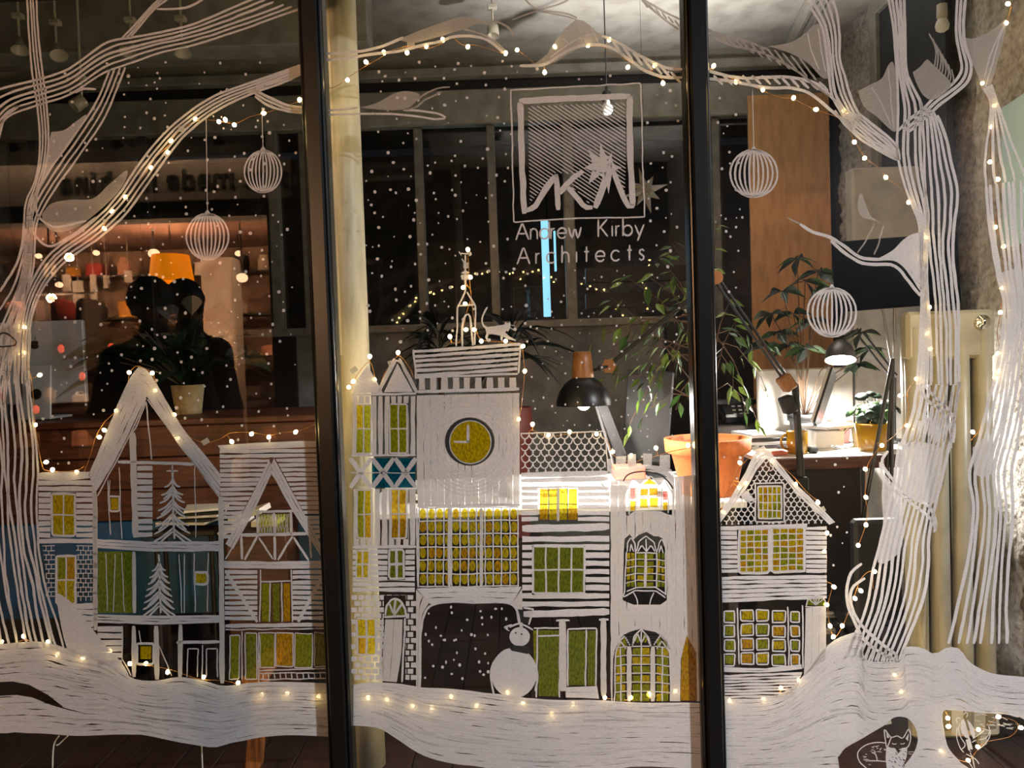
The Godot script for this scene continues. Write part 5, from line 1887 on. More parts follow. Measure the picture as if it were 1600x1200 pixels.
	motif("painted_snow_fall", "white dots of snow falling inside the dark gateway arch", "painted snow", 730, 1060)
	var st := mb()
	for i in 62:
		var c := Vector2(rng.randf_range(664, 800), rng.randf_range(948, 1068))
		if c.x > 765 and c.y > 985:
			continue
		fill_shape(st, oval(c.x, c.y, rng.randf_range(1.3, 2.4), rng.randf_range(1.8, 3.0), 8), 1.0)
	build("flakes", st, M.white, cur).set_meta("kind", "stuff")

	motif("painted_spire", "thin drawn bell frame and weathervane on top of the clock tower", "painted spire", 730, 540)
	pen("frame_line", ["713,541 715,480 718,476 727,456 727,410 727,398", "742,539 743,478 730,456", "715,478 743,476"], 2.6, "white", 1.0, false)
	pen("arch_line", ["722,541 723,505 729,491 735,498 739,540"], 3.0)
	pen("vane", ["717,396 736,397", "717,393 721,399", "733,393 737,397 733,400", "722,404 727,412"], 2.0, "white", 1.0, false)
	patch("vane_block", "724,410 732,410 732,419 724,419", "thin", 2.0)
	patch("vane_block", "720,427 727,422 734,426 727,428", "white", 2.0)
	patch("vane_block", "721,429 733,429 733,437 721,437", "thin", 2.0)

	motif("painted_cat", "small white drawn cat walking along the clock tower roof with its tail up", "painted cat", 778, 535)
	patch("cat_body", "753,503 757,508 762,511 788,507 790,502 792,505 796,504 797,502 798,507 797,513 794,518 791,517 789,519 795,525 806,531 806,533 794,530 786,526 785,533 782,531 782,524 768,522 764,522 762,527 764,535 761,533 758,527 760,520 758,513 754,510", "white", 2.0)
	pen("cat_tail", ["756,510 753,503 754,495 758,486 762,480"], 2.6)
	pen("whiskers", ["797,512 804,517", "798,508 806,510"], 0.9, "white", 1.0, false)

	motif("painted_house", "house with a fish-scale roof and green double doors, beside the clock tower", "painted house", 884, 1090)
	scales("roof_scales", pts("814,678 946,676 947,737 815,738"), 12.5)
	pen("roof_edge", ["813,677 860,676 946,674", "946,675 950,738"], 1.8, "white", 1.0, false)
	bar("gutter", "814,742 880,741 950,739", 8.0)
	bar("gutter", "814,751 880,750 951,748", 6.5)
	var wu := rect(841, 762, 903, 815)
	boards(815, 758, 952, 816, 6, 3.4, [wu])
	for k in 4:
		patch("pane", rect(843 + k * 15, 764, 857 + k * 15, 812), ["amber", "yellow", "yellow", "amber"][k], 3.0)
	bar("window_bar", "872,762 872,814", 4.0)
	pen("window_bars", ["857,763 857,813", "887,763 887,813", "842,788 902,788"], 1.4, "black_ink", 1.4, false)
	bar("string_course", "816,826 884,825 952,823", 12.0)
	var wv := rect(831, 853, 915, 929)
	boards(816, 836, 952, 950, 9, 4.4, [wv])
	lights_of(833, 854, 913, 927, 4, 2, 2.6, 3.4, "green")
	bar("sill", "829,931 917,928", 3.0)
	bar("fascia", "818,960 884,958 952,956", 11.0)
	bar("pilaster", "879,968 880,1080", 11.0, "white_up")
	bar("capital", "869,970 890,969", 4.0)
	bar("pilaster", "943,966 943,1088", 9.0, "white_up")
	bar("capital", "936,968 951,968", 4.0)
	patch("door_glass", rect(841, 995, 874, 1088), "green", 3.0)
	patch("door_glass", rect(842, 985, 874, 993), "green", 3.0)
	patch("door_glass", rect(889, 986, 914, 1071), "green", 3.0)
	patch("door_glass", rect(918, 986, 931, 1071), "green", 3.0)
	patch("door_glass", "833,985 839,985 838,1030 836,1050 834,1020", "olive", 3.0)
	pen("door_frame", ["834,982 875,981", "840,983 838,1090", "841,994 875,993", "875,982 874,1090", "887,983 932,982", "916,984 915,1072", "932,982 931,1072", "887,984 887,1072"], 2.6, "white", 1.0, false)
	strokes("plinth", "884,1074 933,1072", "884,1090 936,1092", 2, 0.4, 1.0)

func painted_houses_east():
	motif("painted_castle", "grey-white battlemented gatehouse with oriel windows, left of the right black bar", "painted castle", 1020, 1095)
	for w in [[962, 713, 16, 16], [981, 710, 13, 20], [1005, 709, 14, 22], [1031, 711, 16, 20], [950, 717, 6, 20]]:
		patch("merlon", rect(w[0], w[1], w[0] + w[2], w[1] + w[3]), "thin" if w[0] != 981 else "white", 2.0)
	strokes("parapet", "952,734 975,733 990,727 1020,727 1050,733 1052,742", "952,752 975,752 985,742 1018,738 1040,744 1054,756", 3, 0.5, 2.2, [], "thin", 2.0)
	var oriel := pts("976,770 989,745 1000,756 1012,744 1018,744 1030,757 1038,746 1046,758 1051,770 1051,805 1044,804 1032,799 991,800 983,806 977,805")
	var lower := pts("975,856 976,842 984,835 990,843 998,836 1010,831 1022,838 1029,838 1036,842 1041,856 1042,938 1032,945 990,945 973,938")
	var arch := pts("957,1096 958,1030 963,1005 975,990 1000,983 1025,988 1042,1005 1048,1030 1048,1096")
	var gate := pts("1063,1096 1064,1030 1073,993 1088,1020 1089,1096")
	strokes("wall_stroke", "954,752 954,900 954,1096", "1092,742 1094,900 1096,1096", 11, 0.3, 1.6, [oriel, lower, arch, gate], "white_up", 2.6)
	streaks("brush_marks", "956,760 956,900 956,1092", "1090,750 1092,900 1094,1092", 90, [oriel, lower, arch, gate])
	pen("oriel_hood", ["974,752 982,741 1005,737 1030,741 1044,752 1052,764"], 2.2, "black_ink", 0.8)
	pen("oriel_line", ["977,806 977,770 989,746 1000,757 1012,745 1018,745 1030,758 1038,747 1051,772 1051,805", "983,806 991,800 1032,800 1044,806", "983,770 983,804", "994,762 994,800", "1034,764 1034,798", "1044,770 1044,802"], 2.0, "white", 1.0, false)
	for w in [[985, 763, 993, 780, "pink"], [985, 783, 993, 798, "amber"], [1001, 764, 1012, 774, "amber"], [1015, 763, 1028, 774, "amber"], [1000, 779, 1012, 793, "yellow"], [1015, 778, 1028, 793, "yellow"], [1036, 767, 1043, 782, "pink"], [1036, 785, 1043, 797, "amber"]]:
		patch("pane", rect(w[0], w[1], w[2], w[3]), w[4], 3.0)
	patch("pane", "1004,757 1015,748 1027,757", "amber", 3.0)
	pen("oriel_bars", ["999,776 1029,776", "1013,760 1013,797", "985,781 993,780", "1036,783 1043,784"], 1.3, "white", 1.0, false)
	# lower oriel
	for side in [[979, 992, 3.0], [1026, 1039, -3.0]]:
		for i in 2:
			for j in 5:
				var x0: float = lerpf(side[0], side[1], i * 0.5) + 0.8
				var x1: float = lerpf(side[0], side[1], i * 0.5 + 0.5) - 0.8
				patch("pane", rect(x0, 864 + j * 11, x1, 873 + j * 11), ["yellow", "olive", "green"][rng.randi() % 3], 3.0)
	for i in 2:
		for j in 5:
			patch("pane", rect(996 + i * 14, 866 + j * 11, 1007 + i * 14, 875 + j * 11), ["yellow", "olive", "olive"][rng.randi() % 3], 3.0)
	pen("gothic_line", ["980,862 981,848 986,840 992,850 993,862", "984,862 986,850 990,862", "994,862 998,846 1010,838 1022,848 1026,862", "997,862 1003,852 1010,862 1017,852 1023,862", "1010,842 1010,862", "1027,862 1030,846 1035,842 1040,856 1040,864", "1030,864 1033,852 1037,864", "979,862 976,925 974,932", "1040,862 1040,930", "993,862 993,918", "1026,862 1026,918", "993,864 1026,864", "979,924 994,918 1024,918 1040,928", "974,933 992,923 1025,923 1040,934"], 2.0, "white", 1.0, false)
	bar("mullion", "1009,864 1008,918", 4.0)
	var hz := []
	for j in 4:
		hz.append("978,%d 993,%d 1026,%d 1040,%d" % [876 + j * 12, 874 + j * 11, 874 + j * 11, 877 + j * 11])
	pen("glazing_bars", hz, 1.5, "white", 1.0, false)
	pen("corbel", ["990,926 995,936 996,945", "1022,926 1017,936 1015,945"], 1.8, "white", 1.0)
	# arched window
	for w in [[962, 978, 2, 0], [988, 1016, 2, 1], [1025, 1045, 2, 2]]:
		for i in 2:
			for j in 6:
				var x0: float = lerpf(w[0], w[1], i * 0.5) + 0.9
				var x1: float = lerpf(w[0], w[1], i * 0.5 + 0.5) - 0.9
				patch("pane", rect(x0, 1013 + j * 14.2, x1, 1025 + j * 14.2), ["yellow", "olive", "yellow", "olive"][rng.randi() % 4], 3.0)
	for c in [[996, 997], [1008, 997], [968, 1004], [976, 1004], [1030, 1004], [1040, 1006]]:
		patch("pane", oval(c[0], c[1], 3.8, 8.0, 10), "olive", 3.0)
	bar("mullion", "983,1010 983,1096", 7.5, "white_up")
	bar("mullion", "1020,1010 1020,1096", 7.5, "white_up")
	pen("gothic_line", ["960,1096 962,1020 968,1002 976,994 984,1008", "988,1010 991,994 1002,983 1013,996 1017,1010", "988,1008 996,990 1002,1006 1009,990 1016,1008", "1022,1008 1032,993 1042,1004 1047,1022 1048,1096", "962,1016 970,1002 978,1014", "1026,1014 1034,1002 1044,1016", "970,1012 970,1096", "1002,986 1002,1096", "1035,1010 1035,1096"], 2.2, "white", 1.0, false)
	var hz2 := []
	for j in 6:
		hz2.append("961,%d 980,%d" % [1012 + j * 14, 1010 + j * 14])
		hz2.append("986,%d 1018,%d" % [1010 + j * 14, 1010 + j * 14])
		hz2.append("1023,%d 1048,%d" % [1010 + j * 14, 1013 + j * 14])
	pen("glazing_bars", hz2, 1.7, "white", 1.0, false)
	pen("arch_hood", ["959,1016 966,998 980,986 1002,979 1026,986 1042,1001 1048,1014"], 5.0)
	var hat := []
	for i in 6:
		hat.append("%f,%f %f,%f" % [974 + i * 1.5, 992 + i * 3.4, 989, 990 + i * 4.0])
		hat.append("%f,%f %f,%f" % [1015, 990 + i * 4.0, 1031 - i * 1.5, 991 + i * 3.4])
	pen("hatching", hat, 1.2, "black_ink", 0.8)
	patch("gothic_door", "1064,1095 1065,1030 1067,1012 1073,994 1082,1004 1088,1020 1088,1095", "amber", 3.0)

	motif("painted_house", "boarded house with snowy gable and small-paned shop window right of the right black bar", "painted house", 1205, 1085)
	strokes("roof_snow", "1194,702 1180,708 1160,745 1140,780 1121,805", "1198,716 1182,736 1166,764 1146,790 1122,822", 3, 0.6, 1.6, [], "white", 1.0)
	strokes("roof_snow", "1194,702 1206,708 1240,752 1275,785 1305,816", "1197,716 1210,730 1238,764 1268,794 1296,820", 3, 0.6, 1.6, [], "white", 1.0)
	patch("roof_snow", "1178,704 1194,696 1200,706 1190,716", "thin", 1.2)
	var win := rect(1181, 755, 1225, 816)
	for half in ["1197,716 1203,722 1203,819 1126,820 1168,764", "1203,722 1240,766 1292,818 1203,819"]:
		for s in Geometry2D.clip_polygons(pts(half), win):
			scales("roof_scales", s, 9.5, 1.5)
	pen("attic_frame", [closed(rect(1181, 755, 1225, 815))], 2.2, "white", 1.0, false)
	lights_of(1185, 760, 1221, 810, 5, 4, 1.6, 2.6)
	patch("snow_lump", "1158,774 1166,766 1172,774 1180,782 1172,784 1160,780", "white", 1.1)
	var big := rect(1152, 822, 1260, 897)
	boards(1124, 822, 1292, 896, 10, 2.0, [big])
	strokes("frame_stroke", "1148,822 1262,818", "1150,828 1260,826", 1, 0.2, 0.4)
	lights_of(1155, 827, 1202, 896, 4, 7, 1.8, 4.4, "yellow", -0.03)
	lights_of(1206, 825, 1257, 894, 4, 7, 1.8, 4.4, "yellow", -0.03)
	strokes("board", "1126,900 1292,898", "1126,942 1292,936", 6, 2.0, 1.2, [], "white", 2.0, true)
	for i in 5:
		for j in 4:
			var x0: float = [1132, 1158, 1182, 1207, 1236][i]
			var ww: float = [16, 19, 19, 20, 13][i]
			var yy := 955.0 + j * 22.5 - (2 if i == 1 or i == 2 else 0)
			patch("pane", rect(x0 + 2, yy + 2, x0 + ww - 2, yy + 15), ["yellow", "olive", "yellow", "olive", "amber"][rng.randi() % 5], 3.0)
			pen("pane_frame", [closed(rect(x0, yy, x0 + ww, yy + 17.5))], 2.4, "white", 1.0, false, 0.3)
	pen("shop_post", ["1152,950 1155,1038", "1231,948 1233,1040", "1128,950 1128,1040", "1254,946 1255,1044"], 2.2, "white", 1.0, false)
	strokes("sill", "1128,1042 1190,1044 1252,1038", "1128,1050 1190,1051 1254,1046", 2, 0.4, 1.6)
	strokes("board", "1128,1054 1254,1050", "1130,1092 1240,1090", 8, 2.0, 1.2, [], "white", 2.0, true)
	strokes("pilaster", "1259,950 1258,1000 1256,1056", "1291,948 1291,1000 1290,1030", 3, 0.2, 0.6, [], "white_up", 2.0)
	patch("fan_light", "1261,946 1262,938 1268,932 1276,931 1284,934 1289,941 1289,946", "green", 3.0)
	pen("fan_bars", ["1260,947 1262,937 1268,932 1276,930 1285,933 1290,941 1290,947", "1276,931 1275,946", "1264,936 1275,946 1287,936", "1258,948 1291,948", "1269,932 1275,946 1282,932"], 1.7, "white", 1.0, false)

# ---------------------------------------------------------------- drawings: snow, animals, baubles, logo
func bauble(px: float, py: float, rx: float, ry: float, string_top: float, label: String):
	motif("painted_bauble", label, "painted bauble", px, py)
	var ribs := []
	for i in 11:
		var k := -1.0 + 2.0 * i / 10.0
		var a := PackedVector2Array()
		for j in 13:
			var t := PI * j / 12.0
			a.append(Vector2(px + rx * sin(asin(clampf(k, -1, 1)) ) * sin(t), py - ry * cos(t)))
		ribs.append(a)
	pen("ribs", ribs, rx * 0.085, "white", 1.0, false, 0.3)
	patch("cap", "%f,%f %f,%f %f,%f %f,%f" % [px - 7, py - ry + 3, px - 1, py - ry - 6, px + 1, py - ry - 6, px + 7, py - ry + 3], "white", 1.0)
	if string_top < py:
		pen("string", ["%f,%f %f,%f" % [px - 2, string_top, px, py - ry - 4]], 1.2, "white", 1.0, false, 0.2)

func painted_rest():
	motif("painted_snow_bank", "broad white brushed snow bank along the bottom of the left pane", "painted snow", 260, 1100)
	var hollow := pts("-10,1066 20,1065 45,1070 75,1086 100,1106 138,1116 108,1110 80,1102 50,1090 25,1086 -10,1088")
	strokes("snow_stroke", "-10,1008 40,1003 75,1004 100,1012 130,1020 165,1030 205,1058 240,1064 280,1058 320,1064 350,1072 400,1066 460,1066 521,1068", "-10,1146 60,1146 120,1150 180,1148 225,1149 260,1156 300,1164 335,1168 370,1160 410,1152 460,1149 522,1152", 15, 0.2, 1.6, [hollow], "white", 2.0)
	streaks("brush_marks", "-10,1008 40,1003 75,1004 100,1012 130,1020 165,1030 205,1058 240,1064 280,1058 320,1064 350,1072 400,1066 460,1066 521,1068", "-10,1146 60,1146 120,1150 180,1148 225,1149 260,1156 300,1164 335,1168 370,1160 410,1152 460,1149 522,1152", 170, [hollow])
	patch("snow_drift", "86,926 96,930 112,942 130,965 150,990 170,1015 190,1036 200,1058 160,1034 130,1024 104,1012", "white", 1.6, true)
	motif("painted_snow_bank", "white brushed snow bank under the clock tower in the middle pane", "painted snow", 820, 1120)
	strokes("snow_stroke", "552,1070 580,1066 620,1068 660,1074 700,1076 740,1080 775,1084 840,1092 880,1094 930,1094 1000,1098 1060,1098 1094,1098", "552,1134 580,1136 600,1142 630,1162 660,1180 700,1192 760,1200 830,1206 920,1206 1000,1198 1050,1200 1097,1202", 13, 0.2, 1.6, [], "white", 2.0)
	streaks("brush_marks", "552,1070 580,1066 620,1068 660,1074 700,1076 740,1080 775,1084 840,1092 880,1094 930,1094 1000,1098 1060,1098 1094,1098", "552,1134 580,1136 600,1142 630,1162 660,1180 700,1192 760,1200 830,1206 920,1206 1000,1198 1050,1200 1097,1202", 150, [])
	motif("painted_snow_bank", "white brushed snow bank of the right pane with two animal burrows cut into it", "painted snow", 1370, 1090)
	var den := pts("1309,1182 1320,1168 1350,1150 1380,1132 1395,1120 1410,1118 1424,1124 1434,1140 1436,1158 1430,1176 1420,1190 1410,1204 1312,1204")
	var den2 := pts("1472,1110 1490,1108 1530,1112 1570,1114 1592,1120 1604,1126 1604,1204 1520,1204 1498,1190 1482,1172 1473,1145")
	strokes("snow_stroke", "1130,1092 1200,1090 1235,1075 1262,1048 1285,1018 1300,1003 1320,993 1345,990 1350,1028 1380,1034 1410,1030 1412,1012 1440,1012 1460,1022 1480,1012 1500,1014 1515,1034 1550,1052 1604,1058", "1130,1206 1180,1206 1230,1206 1260,1206 1290,1206 1310,1206 1340,1206 1400,1206 1450,1206 1500,1206 1550,1206 1604,1206", 17, 0.2, 1.7, [den, den2], "white", 2.0)
	streaks("brush_marks", "1130,1092 1200,1090 1235,1075 1262,1048 1285,1018 1300,1003 1320,993 1345,990 1350,1028 1380,1034 1410,1030 1412,1012 1440,1012 1460,1022 1480,1012 1500,1014 1515,1034 1550,1052 1604,1058", "1130,1206 1180,1206 1230,1206 1260,1206 1290,1206 1310,1206 1340,1206 1400,1206 1450,1206 1500,1206 1550,1206 1604,1206", 190, [den, den2])
	pen("burrow_edge", ["1309,1182 1320,1168 1350,1150 1380,1132 1395,1120 1410,1118 1424,1124 1434,1140 1436,1158 1430,1176 1420,1190 1408,1203", "1500,1192 1482,1172 1474,1145 1472,1110 1490,1108 1530,1112 1570,1114 1592,1120"], 4.0)

	motif("painted_snowman", "white snowman in a top hat beside the gateway arch", "painted snowman", 803, 1094)
	patch("belly", oval(803, 1052, 36, 39), "white", 1.0)
	pen("belly_edge", ["772,1085 767,1060 770,1038 784,1020 800,1014 820,1018 834,1034 840,1055 836,1080"], 3.0, "white", 0.8)
	patch("head", oval(812, 995, 16, 15), "white", 1.0)
	pen("hat_line", ["796,980 812,974 833,984", "811,973 806,948", "826,976 833,952 818,950", "790,980 800,976"], 3.0, "white", 0.8, false)
	patch("hat", "811,972 808,952 832,954 827,975", "black_ink", 1.4)
	patch("scarf", "800,1008 826,1010 830,1018 824,1022 800,1017 795,1012", "black_ink", 0.6)
	patch("eye", oval(806, 989, 1.4, 1.6, 8), "black_ink", 0.6)
	patch("eye", oval(815, 991, 1.4, 1.6, 8), "black_ink", 0.6)
	pen("arm_line", ["795,978 788,980 796,986"], 1.6, "white", 0.8)

	motif("painted_fox", "sleeping white-outlined fox curled up in the left burrow", "painted fox", 1385, 1198)
	pen("outline", ["1384,1161 1370,1160 1354,1164 1343,1172 1340,1180 1343,1190 1350,1197 1358,1204", "1393,1152 1386,1168 1384,1160 1382,1140 1392,1152 1402,1150 1411,1153 1420,1139 1423,1152 1420,1165 1413,1170 1405,1171", "1386,1166 1392,1170 1400,1171", "1357,1189 1372,1189 1386,1190", "1362,1176 1368,1178 1371,1188"], 1.7, "white", 1.0, true, 0.2)
	patch("ear", "1385,1145 1390,1153 1386,1153", "white", 1.0)
	patch("ear", "1420,1146 1419,1158 1415,1154", "white", 1.0)
	patch("chest", "1385,1168 1398,1169 1404,1178 1409,1169 1418,1168 1417,1182 1412,1196 1406,1204 1386,1204 1384,1186", "white", 2.0)
	pen("closed_eye", ["1394,1161 1397,1163 1401,1162", "1407,1162 1410,1163 1414,1161"], 1.5, "white", 1.0)
	var ruff := []
	for i in 24:
		var q := Vector2(rng.randf_range(1388, 1414), rng.randf_range(1172, 1198))
		ruff.append("%f,%f %f,%f" % [q.x, q.y, q.x + 3.0, q.y + rng.randf_range(1, 3)])
	pen("ruff_marks", ruff, 0.9, "black_ink", 0.8, false)
	var fur := []
	for i in 26:
		var t := rng.randf_range(0.5, 3.6)
		var c := Vector2(1368 - 22 * cos(t - 1.2) * rng.randf_range(0.6, 0.95), 1184 - 20 * sin(t - 1.2) * rng.randf_range(0.5, 0.95))
		fur.append("%f,%f %f,%f" % [c.x, c.y, c.x + rng.randf_range(2, 6), c.y + rng.randf_range(-2, 2)])
	pen("fur", fur, 1.2, "thin", 1.0, false)
	pen("whiskers", ["1419,1175 1428,1174", "1419,1178 1427,1179"], 0.9, "white", 1.0, false)

	motif("painted_badger", "striped white-faced badger drawn in the right burrow", "painted badger", 1515, 1198)
	patch("face_stripe", "1502,1126 1506,1123 1509,1130 1513,1145 1516,1156 1508,1152 1503,1145 1501,1136", "white", 1.6)
	patch("face_stripe", "1511,1124 1517,1130 1522,1138 1524,1150 1521,1155 1517,1146", "white", 1.6)
	patch("muzzle", "1509,1156 1516,1154 1520,1170 1517,1175 1513,1172", "white", 1.4)
	patch("nose", oval(1517, 1172, 1.6, 1.6, 8), "black_ink", 0.6)
	pen("outline", ["1500,1130 1498,1140 1501,1152 1508,1164 1502,1171", "1496,1136 1495,1152 1500,1168 1506,1176", "1521,1154 1530,1147 1538,1141", "1519,1160 1526,1156 1524,1158", "1506,1117 1509,1113 1512,1116 1510,1121", "1496,1130 1494,1124 1498,1121 1501,1124", "1545,1134 1546,1144 1541,1153 1530,1156", "1548,1140 1546,1152 1538,1164 1528,1172", "1510,1178 1524,1186 1530,1194", "1516,1176 1520,1186 1523,1202", "1512,1188 1520,1200"], 1.5, "white", 1.0, true, 0.2)
	var fur2 := []
	for i in 22:
		var c2 := Vector2(rng.randf_range(1520, 1575), rng.randf_range(1114, 1140))
		fur2.append("%f,%f %f,%f" % [c2.x, c2.y, c2.x + rng.randf_range(6, 14), c2.y + rng.randf_range(-1, 5)])
	pen("fur", fur2, 1.2, "thin", 1.0)

	bauble(411, 268, 29, 33, 168, "striped drawn bauble on a string just left of the left black bar")
	bauble(324, 370, 33, 36, 185, "striped drawn bauble on a long string above the tall gable")
	bauble(1178, 271, 37, 37, 140, "striped drawn bauble on a string right of the right black bar")
	bauble(1300, 488, 38, 38, 999, "striped drawn bauble without a string over the umbrella plant")

	motif("painted_logo", "hand-painted framed emblem of hatched strokes and zigzag letters", "painted logo", 900, 350)
	pen("outer_frame", ["798,141 900,135 1001,130 1003,180 1004,260 1008,339 900,341 803,347 801,260 798,141"], 2.2, "white", 1.0, false)
	pen("inner_frame", ["813,160 815,240 819,334", "811,158 880,154 985,150", "984,150 984,230 989,322"], 9.5, "white", 1.0, false)
	var box := pts("825,166 977,160 978,250 976,310 958,266 928,320 918,316 900,296 892,300 896,272 868,270 828,318 826,240")
	var hatch := []
	for i in 46:
		var o := -120.0 + i * 6.1
		for s in Geometry2D.intersect_polyline_with_polygon(PackedVector2Array([Vector2(815, 160 + o), Vector2(985, 160 + o + 112)]), box):
			hatch.append(s)
	pen("hatching", hatch, 1.7, "white", 1.1, false, 0.2)
	pen("letter_stroke", ["822,329 835,324 856,290 867,276 871,274"], 9.0, "white", 1.0, false)
	pen("letter_stroke", ["869,272 871,300 872,328"], 8.0, "white", 1.0, false)
	pen("letter_stroke", ["874,302 884,290 897,277 911,267"], 8.5, "white", 1.0, false)
	pen("letter_stroke", ["886,292 900,307 914,324 926,324"], 8.5, "white", 1.0, false)
	pen("letter_stroke", ["930,325 940,300 948,275 954,266"], 10.0, "white", 1.0, false)
	pen("letter_stroke", ["958,266 965,285 975,310 982,322 991,322"], 8.5, "white", 1.0, false)
	motif("painted_star", "many-pointed white star painted over the emblem's last letter", "painted star", 945, 265)
	patch("star_heart", "938,244 954,244 960,258 956,272 944,276 930,272 926,258", "white", 0.75)
	for w in [[938, 225, 937, 248, 952, 252], [956, 238, 944, 256, 956, 264], [919, 233, 926, 256, 942, 250], [913, 262, 930, 252, 932, 270], [919, 288, 926, 264, 942, 270], [951, 303, 944, 270, 957, 266], [972, 262, 954, 254, 954, 268], [944, 282, 932, 262, 952, 256]]:
		patch("star_point", "%d,%d %d,%d %d,%d" % [w[0], w[1], w[2], w[3], w[4], w[5]], "white", 0.7)

	motif("painted_lettering", "hand-lettered two-line name in thin white capitals and small letters under the emblem", "lettering", 905, 410)
	lettering("Andrew", 806, 375, 27, 866 - 806, [1.0, 0.55, 0.62, 0.4, 0.6, 0.78], 0.034)
	lettering("Kirby", 935, 370, 27, 60, [], 0.034)
	lettering("Architects", 808, 413, 27, 200, [], 0.034)

	for w in [[0, 470, "left", 300], [515, 1070, "middle", 330], [1104, 1330, "right", 110]]:
		motif("painted_snowflakes", "scattered small white snow dots on the %s pane" % w[2], "painted snow", (w[0] + w[1]) / 2.0, 500)
		var st := mb()
		var got := []
		for i in int(w[3]) * 3:
			if got.size() >= int(w[3]):
				break
			var c := Vector2(rng.randf_range(w[0] + 6, w[1] - 6), rng.randf_range(60, 900))
			var free: bool = w[2] == "left" and c.y > 95 and c.y < 735 and c.x > 62 and (c.y < 570 or absf(c.x - 222) > (c.y - 560) * 0.62 or c.y > 735) and (c.y < 690 or c.x < 140)
			if w[2] == "middle":
				free = (c.y > 92 and c.y < 535 and c.x > 570 and not (c.x > 800 and c.x < 1010 and c.y > 130 and c.y < 420)) or (c.x > 830 and c.y > 420 and c.y < 715 and c.x < 1060)
				if c.x < 610 and c.y > 540 or c.y < 110 and c.x > 850:
					free = false
				if c.x > 645 and c.x < 818 and c.y > 385 and rng.randf() < 0.4:
					free = false
			if w[2] == "right":
				free = (c.y > 150 and c.y < 480 and c.x < 1160) or (c.y > 690 and c.x > 1296 and c.x < 1328) or (c.y > 700 and c.y < 790 and c.x < 1160) or (c.y > 720 and c.y < 760 and c.x > 1240)
			if not free:
				continue
			var near := false
			for q in got:
				if q.distance_to(c) < 9.0:
					near = true
			if near:
				continue
			got.append(c)
			var r := rng.randf_range(1.2, 2.9) if w[2] != "right" else rng.randf_range(1.2, 2.6)
			if w[2] == "middle" and c.x > 830 and c.y > 420:
				r *= 0.7
			fill_shape(st, oval(c.x, c.y, r * rng.randf_range(0.8, 1.1), r, 9), 1.0)
		build("flakes", st, M.white, cur).set_meta("kind", "stuff")

# Letters as a sign writer draws them: single even strokes, round bowls.
func lettering(text: String, x: float, base: float, high: float, wide: float, widths: Array, slope: float):
	var xh := high * 0.62
	var glyphs := {
		"A": ["0,0 .5,1 1,0", ".2,.36 .8,.36"], "K": ["0,0 0,1", ".85,1 .04,.45", ".2,.55 .9,0"],
		"n": ["0,0 0,.62", "0,.36 .15,.58 .5,.62 .85,.52 .92,.3 .92,0"], "d": ["1,0 1,1", "o"], "r": ["0,0 0,.62", "0,.4 .3,.6 .8,.6"],
		"e": ["e"], "w": ["0,.62 .26,0 .5,.56 .74,0 1,.62"], "i": [".5,0 .5,.62", ".46,.86 .54,.86"], "b": ["0,0 0,1", "o"], "y": ["0,.62 .5,.02", "1,.62 .32,-.3"],
		"c": ["c"], "h": ["0,0 0,1", "0,.36 .15,.58 .5,.62 .85,.52 .92,.3 .92,0"], "t": [".5,0 .5,.9", ".1,.6 .9,.6"], "s": [".85,.52 .5,.64 .15,.52 .25,.36 .7,.28 .85,.12 .5,-.02 .1,.1"]}
	var span := {"A": 0.74, "K": 0.6, "n": 0.42, "d": 0.54, "r": 0.26, "e": 0.54, "w": 0.72, "i": 0.12, "b": 0.54, "y": 0.52, "c": 0.54, "h": 0.42, "t": 0.34, "s": 0.38}
	var total := 0.0
	for ch in text:
		total += span[ch]
	var gap := (wide - total * high) / maxf(1.0, text.length() - 1.0)
	if text == "Andrew":
		gap = (908 - 806 - total * high) / 5.0
	if text == "Kirby":
		gap = (1006 - 935 - total * high) / 4.0
	var cx := x
	for ch in text:
		var w: float = span[ch] * high
		var lines := []
		for g in glyphs[ch]:
			var a := PackedVector2Array()
			if g == "o" or g == "c" or g == "e":
				var from := 0.0
				var to := TAU
				if g == "c":
					from = 0.7
					to = TAU - 0.7
				if g == "e":
					to = TAU - 0.65
					a.append(Vector2(0.04, 0.31))
					a.append(Vector2(0.96, 0.31))
				for i in 17:
					var t := lerpf(from, to, i / 16.0)
					a.append(Vector2(0.5 + 0.5 * cos(t), 0.31 + 0.31 * sin(t)))
			else:
				a = pts(g)
				if a.size() > 4:
					a = smooth_line(a, 4)
			var b := PackedVector2Array()
			for p in a:
				var px := cx + p.x * w
				b.append(Vector2(px, base - p.y * high - (px - x) * slope))
			lines.append(b)
		pen("letter", lines, 2.8, "white", 1.0, false, 0.15)
		cx += w + gap

